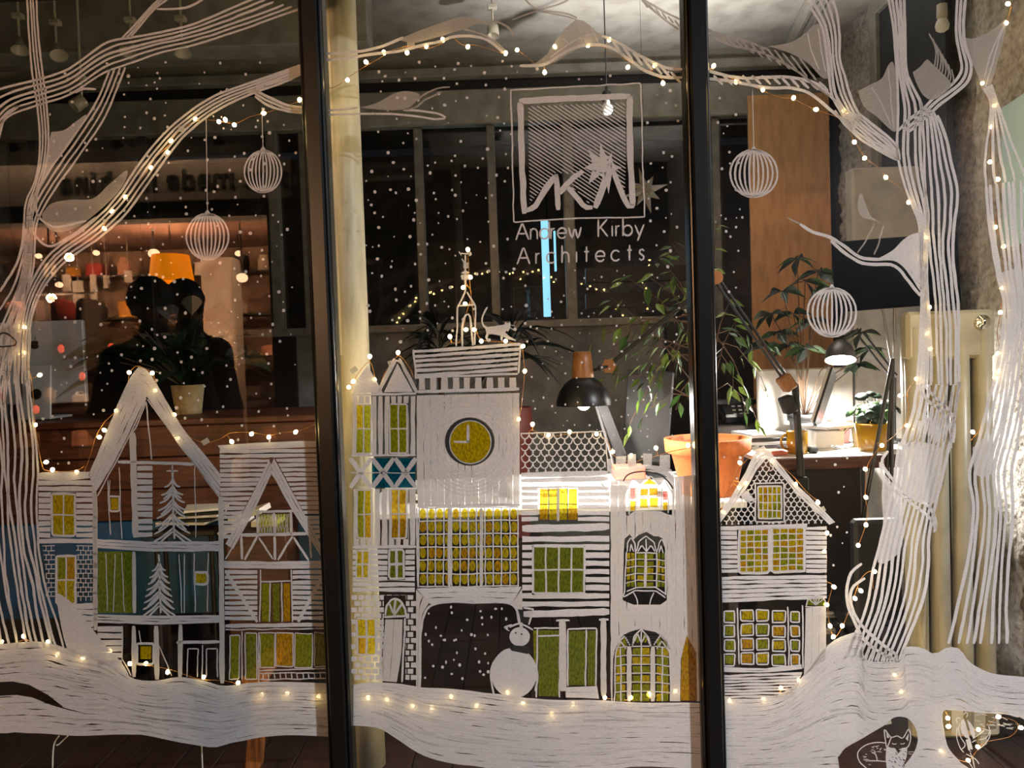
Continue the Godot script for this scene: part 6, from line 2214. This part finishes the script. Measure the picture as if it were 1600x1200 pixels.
# ---------------------------------------------------------------- fairy lights taped to the glass
func string_of_lights(label: String, wire: String, bulbs: String):
	var w := pts(wire)
	var b := pts(bulbs)
	var at0 := ray_to(w[0].x, w[0].y, ZL)
	var t := thing("fairy_lights", label, "fairy lights", at0)
	var path := []
	var i := 0
	for p in smooth_line(w, 5):
		path.append(ray_to(p.x, p.y, ZL + 0.004 * wob.get_noise_2d(i * 23.0, 90.0)) - at0)
		i += 1
	var st := mb(true)
	tube(st, path, 0.0009, 4)
	build("wire", st, M.wire, t)
	for p in b:
		var c := ray_to(p.x, p.y, ZL + 0.003) - at0
		var near: Vector3 = path[0]
		for q in path:
			if q.distance_to(c) < near.distance_to(c):
				near = q
		var s2 := mb(true)
		var d := (c - near)
		var dir := d.normalized() if d.length() > 0.002 else Vector3(rng.randf_range(-1, 1), rng.randf_range(-1, 1), 0.0).normalized()
		var turn := Basis(Quaternion(Vector3.UP, dir)) if absf(dir.y + 1.0) > 0.01 else Basis(Vector3.RIGHT, PI)
		lathe(s2, c, [Vector2(0, -0.0075), Vector2(0.0034, -0.006), Vector2(0.0060, -0.001), Vector2(0.0057, 0.003), Vector2(0.0034, 0.006), Vector2(0, 0.0072)], 8, turn)
		var bulb := build("bulb", s2, M.led, t)
		glow_lamp(bulb, c, Color(1.0, 0.84, 0.50), LED, 0.01)
		if d.length() > 0.006:
			var s3 := mb()
			tube(s3, [near, c - dir * 0.007], 0.0009, 4)
			build("lead", s3, M.wire, t)

func fairy_lights():
	string_of_lights("fairy light string down the left tree and along the roof of the low boarded house", "36,500 39,530 38,555 44,575 50,600 55,665 60,700 66,728 72,735 100,737 122,734 132,728", "38,511 38,551 62,586 55,664 72,722 82,734 120,738")
	string_of_lights("fairy light string over the steep snowy gable of the tall house", "132,736 141,712 150,682 163,660 182,640 198,605 203,582 214,572 226,576 238,584 250,612 266,640 280,672 312,690 322,693 345,685 362,676 395,676 420,680 440,676 470,672 500,660", "155,683 163,672 182,642 202,582 238,583 243,610 272,648 278,685 362,690 393,678 420,683 462,675 496,660")
	string_of_lights("fairy light string along the big painted branch in the left pane", "155,362 175,335 200,305 225,275 240,250 262,228 280,205 305,190 335,188 366,193 392,182 420,175 450,165 476,155", "163,357 175,330 196,308 236,262 262,238 267,220 305,186 342,190 352,187 366,195 412,177 468,156")
	string_of_lights("fairy light string along the painted branch over the clock tower", "505,140 525,135 543,122 558,112 572,103 595,90 610,80 625,75 640,72 666,76 690,68 705,58 722,70 740,70 760,75 790,85", "543,125 572,97 600,82 636,82 666,72 692,62 731,73 790,83")
	string_of_lights("fairy light string on the fanned leaf branch above the logo", "806,76 822,88 835,98 850,100 870,84 890,76 918,72 945,75 952,82 975,92 1000,105 1018,112 1034,122 1066,110", "808,78 851,113 867,73 919,71 952,62 981,105 1023,102 1036,130")
	string_of_lights("fairy light string from the right black bar down to the right tree fork", "1100,105 1112,108 1130,118 1160,128 1192,142 1220,152 1240,155 1262,166 1276,172 1300,180 1318,190 1330,212 1338,226 1352,246 1372,262 1386,278 1405,292 1420,305", "1101,105 1115,103 1150,128 1192,140 1240,153 1275,171 1318,173 1335,222 1351,247 1384,277 1420,316")
	string_of_lights("fairy light string down the right tree trunk over the tripod panel and radiator", "1422,312 1430,330 1438,352 1446,372 1440,402 1436,440 1452,478 1448,505 1450,540 1442,570 1432,592 1418,612 1420,640 1412,665 1396,682 1378,696 1362,715 1354,735 1352,775 1356,800 1352,822 1346,840 1341,852", "1445,370 1438,402 1452,480 1448,521 1453,545 1432,592 1407,618 1418,665 1378,696 1352,733 1353,777 1353,820 1341,852")
	string_of_lights("fairy light string looping at the roots of the right tree beside the shop door", "1285,850 1292,870 1290,905 1300,915 1294,945 1296,975 1304,996 1318,975 1332,940 1345,905 1362,893 1364,920", "1292,833 1288,862 1303,917 1292,945 1297,978 1302,995 1316,978 1336,935 1366,893 1345,923")
	string_of_lights("fairy light string over the gable of the shop house right of the bar", "1118,804 1128,795 1133,775 1145,755 1150,735 1160,725 1172,715 1192,706 1214,722 1240,745 1262,770 1280,784", "1130,800 1155,762 1165,755 1156,723 1190,708 1206,720 1243,757 1278,785")
	string_of_lights("fairy light string on the snow before the shop house", "1136,1096 1155,1104 1175,1100 1195,1096 1220,1080 1245,1066 1262,1060", "1140,1095 1193,1093 1220,1075 1248,1063")
	string_of_lights("fairy light string lying on the snow of the middle pane", "556,1115 585,1112 620,1108 645,1100 672,1110 700,1100 725,1105 745,1104 780,1108 800,1106 835,1112 860,1108 880,1106 900,1096 930,1104 945,1092 975,1094 1010,1092 1030,1086 1055,1082 1085,1080", "575,1090 605,1092 645,1102 675,1105 705,1088 745,1102 793,1082 817,1098 862,1115 895,1100 945,1090 985,1090 1015,1085 1055,1080")
	string_of_lights("fairy light string at the foot of the houses in the left pane", "186,1044 205,1040 228,1040 262,1045 300,1058 318,1062 350,1064 372,1070 410,1096 440,1094 470,1096 500,1094 520,1096", "203,1037 228,1037 262,1050 318,1058 372,1067 409,1086 449,1083 498,1088")
	string_of_lights("fairy light string at the foot of the left tree on the snow", "-6,1004 10,1010 22,1006 38,1000 60,1004 75,1006 92,1018 112,1026 146,1026 172,1018", "2,1003 37,994 75,1003 90,1022 130,1028 172,1017")
	string_of_lights("fairy light string on the spire and roof of the clock tower", "696,542 703,536 718,534 724,510 730,485 735,470 736,455 728,440 733,420 731,405 738,480 744,515 752,530 775,534 800,535 814,540 818,560 819,590 814,640", "731,390 735,433 724,449 727,475 741,515 703,526 728,515 752,533 790,533 817,541 820,580 810,655")
	string_of_lights("fairy light string on the two pointed roofs of the narrow tower house", "538,612 550,600 562,580 578,566 586,590 592,608 600,585 612,568 624,556 640,575 646,590", "545,605 552,596 578,557 585,593 622,551")
	string_of_lights("fairy light string on the fish-scale roof and the battlements", "826,676 832,672 856,682 890,678 915,676 932,676 950,690 957,710 985,722 1010,716 1028,712 1050,705 1078,700", "832,663 857,680 890,675 932,678 957,706 1025,700 1075,696 986,712")
	string_of_lights("fairy light string down the drawn tree trunk at the right edge", "1580,10 1574,30 1560,55 1545,90 1535,130 1545,160 1550,190 1547,230 1556,270 1560,310 1556,352 1570,390 1566,440 1564,485 1558,520 1562,550 1556,580 1555,600 1540,640 1530,672 1515,690", "1572,36 1575,6 1535,130 1553,165 1548,198 1547,253 1559,280 1555,355 1568,385 1565,450 1563,488 1560,552 1558,580 1555,590 1520,675")
	string_of_lights("fairy light string inside the right burrow round the badger", "1476,1110 1484,1125 1482,1140 1500,1150 1520,1142 1532,1138 1550,1128 1562,1120 1590,1130 1580,1150 1540,1160 1525,1175 1510,1190 1480,1180 1468,1172", "1481,1122 1482,1135 1529,1140 1560,1120 1528,1167 1513,1188 1470,1173 1595,1137")
	string_of_lights("fairy light pair glowing through the brushed snow above the burrows", "1388,1048 1400,1056 1410,1075 1416,1086", "1398,1055 1408,1080")
	var k := 0
	for w in [[393, 142, 0.3, "tape at the fork of the big painted branch"], [284, 202, -0.5, "tape half way along the big painted branch"], [321, 690, 0.5, "tape at the right end of the steep gable"], [146, 1021, 0.0, "tape on the snow by the left tree"], [553, 578, 0.6, "tape left of the narrow tower house roofs"], [612, 567, 0.3, "tape at the peak of the right pointed roof"], [642, 67, 0.0, "tape on the branch above the clock tower"], [1387, 1128, 0.2, "tape at the edge of the fox burrow"], [1283, 963, 0.1, "tape beside the fan-lit door"], [1433, 332, -0.2, "tape beside the tripod panel"], [1284, 797, 0.5, "tape at the lower right end of the shop house gable"], [1181, 701, 0.2, "tape at the peak of the shop house gable"]]:
		var st := mb()
		var c := ray_to(w[0], w[1], -0.0095)
		bx(st, Vector3.ZERO, Vector3(0.021, 0.015, 0.0012), 0.0003, Basis(Vector3.BACK, w[2]))
		var o := build("tape", st, M.tape_clear)
		o.position = c
		tag(o, "small piece of clear " + w[3], "tape", "clear tape pieces that hold the fairy lights")

# ---------------------------------------------------------------- across the lane
func opposite_shop():
	var z := 6.0
	var tl := mirrored(40, 348, z)
	var tr := mirrored(416, 340, z)
	var low := mirrored(300, 1010, z).y
	var wl := -8.6
	var st := mb()
	# front wall with the shop opening left out
	bx(st, Vector3((tr.x + 6.0) / 2, 2.4, z + 0.15), Vector3(6.0 - tr.x, 5.9, 0.3), 0.01)
	bx(st, Vector3((wl + tr.x) / 2, (tl.y + 6.0) / 2 - 0.2, z + 0.15), Vector3(tr.x - wl, 5.6 - tl.y, 0.3), 0.01)
	bx(st, Vector3((wl + tr.x) / 2, (low - 0.5) / 2, z + 0.15), Vector3(tr.x - wl, low + 0.5, 0.3), 0.01)
	build("wall_opposite", st, M.facade).set_meta("kind", "structure")
	var fs := thing("shop_sign", "pale fascia board with dark lower-case lettering over the shop across the lane", "sign", Vector3((wl + tr.x) / 2 + 0.3, mirrored(250, 285, z).y, z - 0.03))
	var sb := mb()
	bx(sb, Vector3.ZERO, Vector3(tr.x - wl, 0.44, 0.05), 0.01)
	build("board", sb, M.fascia, fs)
	var tm := TextMesh.new()
	tm.text = "not made in china"
	var sf := SystemFont.new()
	sf.font_names = PackedStringArray(["Droid Sans"])
	sf.font_weight = 700
	tm.font = sf
	tm.font_size = 32
	tm.pixel_size = 0.0086
	tm.depth = 0.02
	var tx := MeshInstance3D.new()
	tx.name = "lettering"
	tx.mesh = tm
	tx.material_override = M.letter_dark
	var r0 := mirrored(440, 285, z).x
	var l0 := mirrored(104, 285, z).x
	tx.position = Vector3((r0 + l0) / 2 - fs.position.x, 0, -0.035)
	tx.rotation.y = PI
	fs.add_child(tx, true)
	for i in 6:  # added lamps that brighten the sign board and its lettering
		var hood := thing("added_sign_lamp", "added small hooded lamp brightening the sign board, number %s along it" % ["one", "two", "three", "four", "five", "six"][i], "lamp", Vector3(-5.5 + i * 0.52, fs.position.y + 0.34, z - 0.32))
		var sh1 := mb()
		tube(sh1, [Vector3(0, 0.02, 0), Vector3(0, 0.10, 0.1), Vector3(0, 0.04, 0.33)], 0.008)
		build("arm", sh1, M.black, hood)
		var sh2 := mb(true)
		lathe(sh2, Vector3(0, -0.01, 0), [Vector2(0.065, -0.03), Vector2(0.04, 0.02), Vector2(0, 0.035)], 14, Basis(Vector3.RIGHT, -0.6))
		build("hood", sh2, M.black, hood)
		var sh3 := mb(true)
		ball(sh3, Vector3(0, -0.025, 0.015), Vector3(0.02, 0.02, 0.02))
		build("bulb", sh3, M.added_sign_bulb, hood)
		glow_lamp(hood, Vector3(0, -0.025, 0.015), Color(1.0, 0.85, 0.68), 0.3, 0.02)
	# the lit room
	var deep := 2.9
	slab("wall_shop_back", Vector3(-5.4, 1.7, z + deep), Vector3(6.6, 4.0, 0.1), "shop_wall")
	slab("wall_shop_right", Vector3(tr.x + 0.2, 1.7, z + deep / 2 + 0.15), Vector3(0.1, 4.0, deep), "shop_wall")
	slab("wall_shop_left", Vector3(-8.65, 1.7, z + deep / 2 + 0.15), Vector3(0.1, 4.0, deep), "shop_wall")
	slab("ceiling_shop", Vector3(-5.4, tl.y + 0.16, z + deep / 2 + 0.15), Vector3(6.6, 0.1, deep), "shop_ceiling")
	slab("floor_shop", Vector3(-5.4, -0.3, z + deep / 2 + 0.15), Vector3(6.6, 0.1, deep), "dark_wood")
	# orange lamp shade with its lamp
	var sc := mirrored(267, 419, z + 1.0)
	var sh := thing("lamp_shade", "glowing orange tapered lamp shade hanging in the shop across the lane", "lamp", sc)
	var top := mirrored(267, 399, z + 1.0).y - sc.y
	var bot := mirrored(267, 441, z + 1.0).y - sc.y
	var ra := (mirrored(291, 400, z + 1.0).x - mirrored(236, 400, z + 1.0).x) / 2
	var s2 := mb(true)
	lathe(s2, Vector3.ZERO, [Vector2(ra, top), Vector2(ra * 1.22, bot), Vector2(ra * 1.2, bot), Vector2(ra * 0.98, top)], 24)
	build("lamp_shade_cloth", s2, M.orange_shade, sh)
	var s3 := mb()
	tube(s3, [Vector3(0, top * 0.5, 0), Vector3(0, tl.y - sc.y + 0.1, 0)], 0.008)
	build("cord", s3, M.black, sh)
	var s3b := mb(true)
	ball(s3b, Vector3(0, 0.0, 0), Vector3(0.05, 0.05, 0.05))
	build("bulb", s3b, M.shop_bulb, sh)
	glow_lamp(sh, Vector3.ZERO, Color(1.0, 0.75, 0.5), SHOP, 0.06)
	var n := 0
	for w in [[240, 396, 1.2], [150, 395, 2.0], [108, 402, 1.6], [372, 396, 1.8], [378, 434, 1.0], [92, 445, 1.2], [80, 466, 0.8], [60, 400, 2.2]]:
		var c := mirrored(w[0], w[1], z + w[2])
		var t := thing("shop_spot_lamp", "small bright globe lamp in the shop across the lane", "lamp", c, "globe lamps in the shop across the lane")
		var s4 := mb(true)
		var big := 0.07 if n in [0, 4] else 0.045
		ball(s4, Vector3.ZERO, Vector3(big, big * 0.8, big))
		build("globe_bulb", s4, M.shop_bulb, t)
		var s5 := mb()
		tube(s5, [Vector3(0, big * 0.7, 0), Vector3(0, maxf(0.05, tl.y + 0.11 - c.y), 0)], 0.01)
		build("stem", s5, M.black, t)
		if n % 2 == 0:
			glow_lamp(t, Vector3.ZERO, Color(1.0, 0.78, 0.58), SHOP * 0.8, 0.05)
		n += 1
	# shelves of goods
	var kinds := ["jar", "box", "framed_print", "cushion", "hat", "bag"]
	var colors := [Color(0.75, 0.66, 0.55), Color(0.55, 0.12, 0.08), Color(0.85, 0.80, 0.72), Color(0.12, 0.09, 0.08), Color(0.70, 0.48, 0.10), Color(0.30, 0.17, 0.10), Color(0.80, 0.60, 0.50), Color(0.1, 0.12, 0.16)]
	for i in colors.size():
		mat("goods_%d" % i, colors[i], 0.6)
	for row in 5:
		var y := mirrored(200, 432 + row * 66, z + 2.4).y
		var sv := thing("shop_shelf", "long dark shelf, %s from the top, in the shop across the lane" % ["first", "second", "third", "fourth", "fifth"][row], "shelf", Vector3(-5.4, y, z + 2.5), "long shelves in the shop across the lane")
		var s6 := mb()
		bx(s6, Vector3.ZERO, Vector3(5.6, 0.03, 0.4), 0.005)
		build("shelf_board", s6, M.dark_wood, sv)
		for sx in [-2.785, 2.785]:
			var s7 := mb()
			bx(s7, Vector3(sx, -0.22, 0.1), Vector3(0.03, 0.42, 0.2), 0.004)
			build("upright", s7, M.dark_wood, sv)
		for i in 14:
			var kind: String = kinds[rng.randi() % 6]
			var x := -2.5 + i * 0.38 + rng.randf_range(-0.06, 0.06)
			var h := rng.randf_range(0.13, 0.28)
			var s8 := mb(kind in ["jar", "hat", "cushion"])
			if kind == "jar":
				lathe(s8, Vector3.ZERO, [Vector2(0, 0), Vector2(0.08, 0), Vector2(0.085, h * 0.7), Vector2(0.05, h * 0.85), Vector2(0.055, h), Vector2(0, h)], 12)
			elif kind == "hat":
				lathe(s8, Vector3.ZERO, [Vector2(0, 0), Vector2(0.15, 0), Vector2(0.15, 0.012), Vector2(0.10, 0.02), Vector2(0.09, 0.12), Vector2(0.05, 0.14), Vector2(0, 0.135)], 14)
			elif kind == "cushion":
				ball(s8, Vector3(0, h * 0.5, 0), Vector3(0.16, h * 0.5, 0.09))
			elif kind == "bag":
				bx(s8, Vector3(0, h * 0.4, 0), Vector3(0.2, h * 0.8, 0.1), 0.03)
				tube(s8, [Vector3(-0.06, h * 0.78, 0), Vector3(-0.04, h * 1.05, 0), Vector3(0.04, h * 1.05, 0), Vector3(0.06, h * 0.78, 0)], 0.01)
			elif kind == "framed_print":
				bx(s8, Vector3(0, h * 0.6, 0), Vector3(h * 0.9, h * 1.2, 0.03), 0.006)
				bx(s8, Vector3(0, h * 0.6, -0.018), Vector3(h * 0.7, h * 0.95, 0.01), 0.002)
			else:
				bx(s8, Vector3(0, h * 0.5, 0), Vector3(0.22, h, 0.2), 0.008)
			var tone := rng.randi() % 8
			var o := build(kind, s8, M["goods_%d" % tone])
			o.position = Vector3(-5.4 + x, y + 0.015, z + 2.45)
			tag(o, "%s %s on the %s shelf in the shop across the lane" % [["sand-coloured", "red", "cream", "near-black", "mustard", "brown", "pale pink", "navy"][tone], kind.replace("_", " "), ["top", "second", "middle", "fourth", "lowest"][row]], kind.replace("_", " "), "%s goods on the %s shop shelf across the lane" % [kind.replace("_", " "), ["top", "second", "middle", "fourth", "lowest"][row]])
	# white prints and a panelled white door catch the lamps
	var prn := 0
	for w in [[104, 442, 14, 26], [122, 456, 17, 34], [146, 452, 10, 46], [166, 440, 9, 20], [200, 432, 12, 18], [310, 420, 12, 20]]:
		var c := mirrored(w[0], w[1], z + 1.7)
		var k := (2.2 + z + 1.7) / 1200.0
		var s12 := mb()
		bx(s12, Vector3.ZERO, Vector3(w[2] * k, w[3] * k, 0.02), 0.004)
		bx(s12, Vector3(0, 0, -0.014), Vector3(w[2] * k * 0.7, w[3] * k * 0.6, 0.012), 0.003)
		tube(s12, [Vector3(0, w[3] * k * 0.5, 0.0), Vector3(0, tl.y + 0.11 - c.y, 0.0)], 0.004, 4)
		var o := build("hanging_print", s12, M.paper)
		o.position = c
		tag(o, "white print hanging in the shop across the lane, number %s of six" % ["one", "two", "three", "four", "five", "six"][prn], "print", "white prints hung in the shop across the lane")
		prn += 1
	var dc := mirrored(346, 440, z + 2.0)
	var dd := thing("shop_cupboard", "tall white panelled cupboard in the shop across the lane", "cupboard", Vector3(dc.x, -0.25, z + 2.0))
	var s13 := mb()
	bx(s13, Vector3(0, (dc.y + 0.55) / 2, 0), Vector3(0.42, dc.y + 0.55, 0.3), 0.01)
	build("body", s13, M.paper, dd)
	for i in 2:
		var s14 := mb()
		bx(s14, Vector3(-0.1 + 0.2 * i, (dc.y + 0.55) * 0.7, -0.16), Vector3(0.17, (dc.y + 0.5) * 0.5, 0.02), 0.006)
		build("door", s14, M.paper, dd)
	# coats on a rail near the glass
	var rail := mb()
	var ry := mirrored(180, 455, z + 0.8).y
	tube(rail, [Vector3(-7.2, ry, z + 0.9), Vector3(-4.9, ry, z + 0.9)], 0.015)
	tag(build("clothes_rail", rail, M.steel), "steel clothes rail near the window of the shop across the lane", "rail")
	for i in 8:
		var s9 := mb()
		bx(s9, Vector3(0, -0.5, 0), Vector3(0.10, 0.8, 0.42), 0.04)
		bx(s9, Vector3(0, -0.14, 0), Vector3(0.08, 0.14, 0.30), 0.03)
		tube(s9, [Vector3(0, -0.1, 0), Vector3(0, -0.02, 0), Vector3(0.02, 0.02, 0), Vector3(0, 0.015, 0.02)], 0.006)
		var o := build("coat", s9, M["goods_%d" % [3, 5, 3, 7, 6, 3, 1, 3][i]])
		o.position = Vector3(-7.0 + i * 0.29, ry, z + 0.9)
		tag(o, "%s coat, %s on the clothes rail in the shop across the lane" % [["near-black", "brown", "near-black", "navy", "pale pink", "near-black", "red", "near-black"][i], ["first", "second", "third", "fourth", "fifth", "sixth", "seventh", "last"][i]], "coat", "coats on the rail across the lane")
	for w in [[95, 545], [165, 556], [173, 543], [128, 588], [181, 604], [56, 640]]:  # made-up glowing spots standing in for pinkish highlights in the glass
		var c := mirrored(w[0], w[1], z + 0.5)
		var t := thing("made_up_glow", "small made-up red glow standing in for a highlight across the lane", "lantern", c, "made-up red glows across the lane")
		var s10 := mb(true)
		ball(s10, Vector3.ZERO, Vector3(0.035, 0.05, 0.035), 8, 6)
		build("red_glow", s10, M.ember, t)
		var s11 := mb()
		tube(s11, [Vector3(0, 0.045, 0), Vector3(0, tl.y - c.y + 0.1, 0)], 0.003, 4)
		build("string", s11, M.black, t)

# ---------------------------------------------------------------- two passers-by, seen only as dark shapes in the glass
func people():
	var a := mirrored(236, 470, 1.60)
	figure("person in a dark hooded coat with hands in the pockets, standing on the pavement", a.x, 1.60, mirrored(238, 441, 1.60).y + 0.25, 0.0)
	figure("person with curly dark hair in a brown coat, standing on the pavement", mirrored(290, 470, 2.15).x, 2.15, mirrored(290, 444, 2.15).y + 0.25, 0.25)

func figure(label: String, x: float, z: float, tall: float, turn: float):
	var t := thing("person", label, "person", Vector3(x, -0.25, z))
	t.rotation.y = turn + PI
	var k := tall / 1.75
	# bones: from, to, radius at each end; the figure faces the window (-z)
	var bones := []
	for s in [-1.0, 1.0]:
		bones.append([Vector3(0.10 * s, 0.90, 0), Vector3(0.11 * s, 0.50, -0.01), 0.095, 0.065])
		bones.append([Vector3(0.11 * s, 0.50, -0.01), Vector3(0.12 * s, 0.09, 0.01), 0.062, 0.042])
		bones.append([Vector3(0.12 * s, 0.05, 0.03), Vector3(0.14 * s, 0.04, -0.14), 0.045, 0.036])
		bones.append([Vector3(0.17 * s, 1.42, 0), Vector3(0.25 * s, 1.14, 0.03), 0.062, 0.052])
		bones.append([Vector3(0.25 * s, 1.14, 0.03), Vector3(0.19 * s, 0.93, -0.09), 0.050, 0.048])
		bones.append([Vector3(0.16 * s, 1.40, 0), Vector3(0.02 * s, 1.46, 0), 0.068, 0.06])
	bones.append([Vector3(0, 0.93, 0), Vector3(0, 1.12, 0), 0.155, 0.150])
	bones.append([Vector3(0, 1.12, 0), Vector3(0, 1.36, 0), 0.150, 0.165])
	bones.append([Vector3(0, 1.42, 0), Vector3(0, 1.55, -0.01), 0.07, 0.058])
	bones.append([Vector3(0, 0.60, 0), Vector3(0, 0.95, 0), 0.16, 0.155])
	build("coat_and_body", nets(bones, k, 0.028), M.cloth_brown if turn else M.cloth_dark, t)
	var head := [[Vector3(0, 1.615, -0.02), Vector3(0, 1.67, -0.01), 0.066, 0.084], [Vector3(0, 1.645, -0.09), Vector3(0, 1.618, -0.108), 0.010, 0.015], [Vector3(0, 1.575, -0.06), Vector3(0, 1.56, -0.065), 0.03, 0.028], [Vector3(-0.083, 1.64, 0), Vector3(-0.085, 1.615, 0.0), 0.016, 0.011], [Vector3(0.083, 1.64, 0), Vector3(0.085, 1.615, 0.0), 0.016, 0.011]]
	var h := build("head", nets(head, k, 0.009), M.skin, t)
	for s in [-1.0, 1.0]:
		var e := mb(true)
		ball(e, Vector3(0.031 * s, 1.652, -0.083) * k, Vector3(0.011, 0.008, 0.009), 8, 6)
		build("eye", e, M.bulb_white, h)
	var mo := mb(true)
	ball(mo, Vector3(0, 1.588, -0.083) * k, Vector3(0.022, 0.005, 0.008), 8, 6)
	build("mouth", mo, M.rust_pot, h)
	var hr := []
	var r := RandomNumberGenerator.new()
	r.seed = 5
	for i in 26:
		var a := r.randf() * TAU
		var el := r.randf_range(0.1, 1.5)
		var d := Vector3(cos(a) * cos(el), sin(el), sin(a) * cos(el) * 0.95 + 0.2)
		var c := Vector3(0, 1.665, 0.0) + d * 0.075
		hr.append([c, c + Vector3(0, -0.03 if turn == 0.0 else -0.05, 0.01), 0.028, 0.026])
	build("hair", nets(hr, k, 0.013), M.hair, t)

# One continuous skin round tapered bones: surface nets over a smooth union of capsules.
func nets(bones: Array, k: float, cell: float) -> SurfaceTool:
	var lo := Vector3.ONE * 99.0
	var hi := -lo
	for b in bones:
		var r: float = maxf(b[2], b[3]) + cell * 2.0
		lo = lo.min(b[0].min(b[1]) - Vector3.ONE * r)
		hi = hi.max(b[0].max(b[1]) + Vector3.ONE * r)
	var n := Vector3i(((hi - lo) / cell).ceil()) + Vector3i.ONE
	var field := PackedFloat32Array()
	field.resize(n.x * n.y * n.z)
	field.fill(1.0)
	var soft := 0.03
	for b in bones:
		var r: float = maxf(b[2], b[3]) + soft * 2.0 + cell
		var c0 := Vector3i(((b[0].min(b[1]) - Vector3.ONE * r - lo) / cell).floor()).max(Vector3i.ZERO)
		var c1 := Vector3i(((b[0].max(b[1]) + Vector3.ONE * r - lo) / cell).ceil()).min(n - Vector3i.ONE)
		var ab: Vector3 = b[1] - b[0]
		var l2 := maxf(ab.length_squared(), 1e-9)
		for z in range(c0.z, c1.z + 1):
			for y in range(c0.y, c1.y + 1):
				for x in range(c0.x, c1.x + 1):
					var p := lo + Vector3(x, y, z) * cell
					var h := clampf((p - b[0]).dot(ab) / l2, 0.0, 1.0)
					var d: float = p.distance_to(b[0] + ab * h) - lerpf(b[2], b[3], h)
					var at := (z * n.y + y) * n.x + x
					var f := field[at]
					var m := maxf(soft - absf(f - d), 0.0) / soft
					field[at] = minf(f, d) - m * m * soft * 0.25
	var st := mb(true)
	var spot := {}
	var step := [1, n.x, n.x * n.y]
	for z in n.z - 1:
		for y in n.y - 1:
			for x in n.x - 1:
				var at := (z * n.y + y) * n.x + x
				var sum := Vector3.ZERO
				var cnt := 0
				var inside := 0
				for c in 8:
					if field[at + (c & 1) + ((c >> 1) & 1) * n.x + (c >> 2) * n.x * n.y] < 0.0:
						inside += 1
				if inside == 0 or inside == 8:
					continue
				for c in 8:
					var o := Vector3(c & 1, (c >> 1) & 1, c >> 2)
					var f0 := field[at + (c & 1) + ((c >> 1) & 1) * n.x + (c >> 2) * n.x * n.y]
					for ax in 3:
						if c & (1 << ax):
							continue
						var c2 := c | (1 << ax)
						var f1 := field[at + (c2 & 1) + ((c2 >> 1) & 1) * n.x + (c2 >> 2) * n.x * n.y]
						if (f0 < 0.0) != (f1 < 0.0):
							var o2 := o
							o2[ax] += f0 / (f0 - f1)
							sum += o2
							cnt += 1
				spot[at] = (lo + (Vector3(x, y, z) + sum / cnt) * cell) * k
	for z in range(1, n.z - 1):
		for y in range(1, n.y - 1):
			for x in range(1, n.x - 1):
				var at := (z * n.y + y) * n.x + x
				for ax in 3:
					var f0 := field[at]
					var f1 := field[at + step[ax]]
					if (f0 < 0.0) == (f1 < 0.0):
						continue
					var u: int = step[(ax + 1) % 3]
					var v: int = step[(ax + 2) % 3]
					var q := [at, at - u, at - u - v, at - v]
					if f0 > 0.0:
						q.reverse()
					if spot.has(q[0]) and spot.has(q[1]) and spot.has(q[2]) and spot.has(q[3]):
						quad(st, spot[q[0]], spot[q[3]], spot[q[2]], spot[q[1]])
	return st
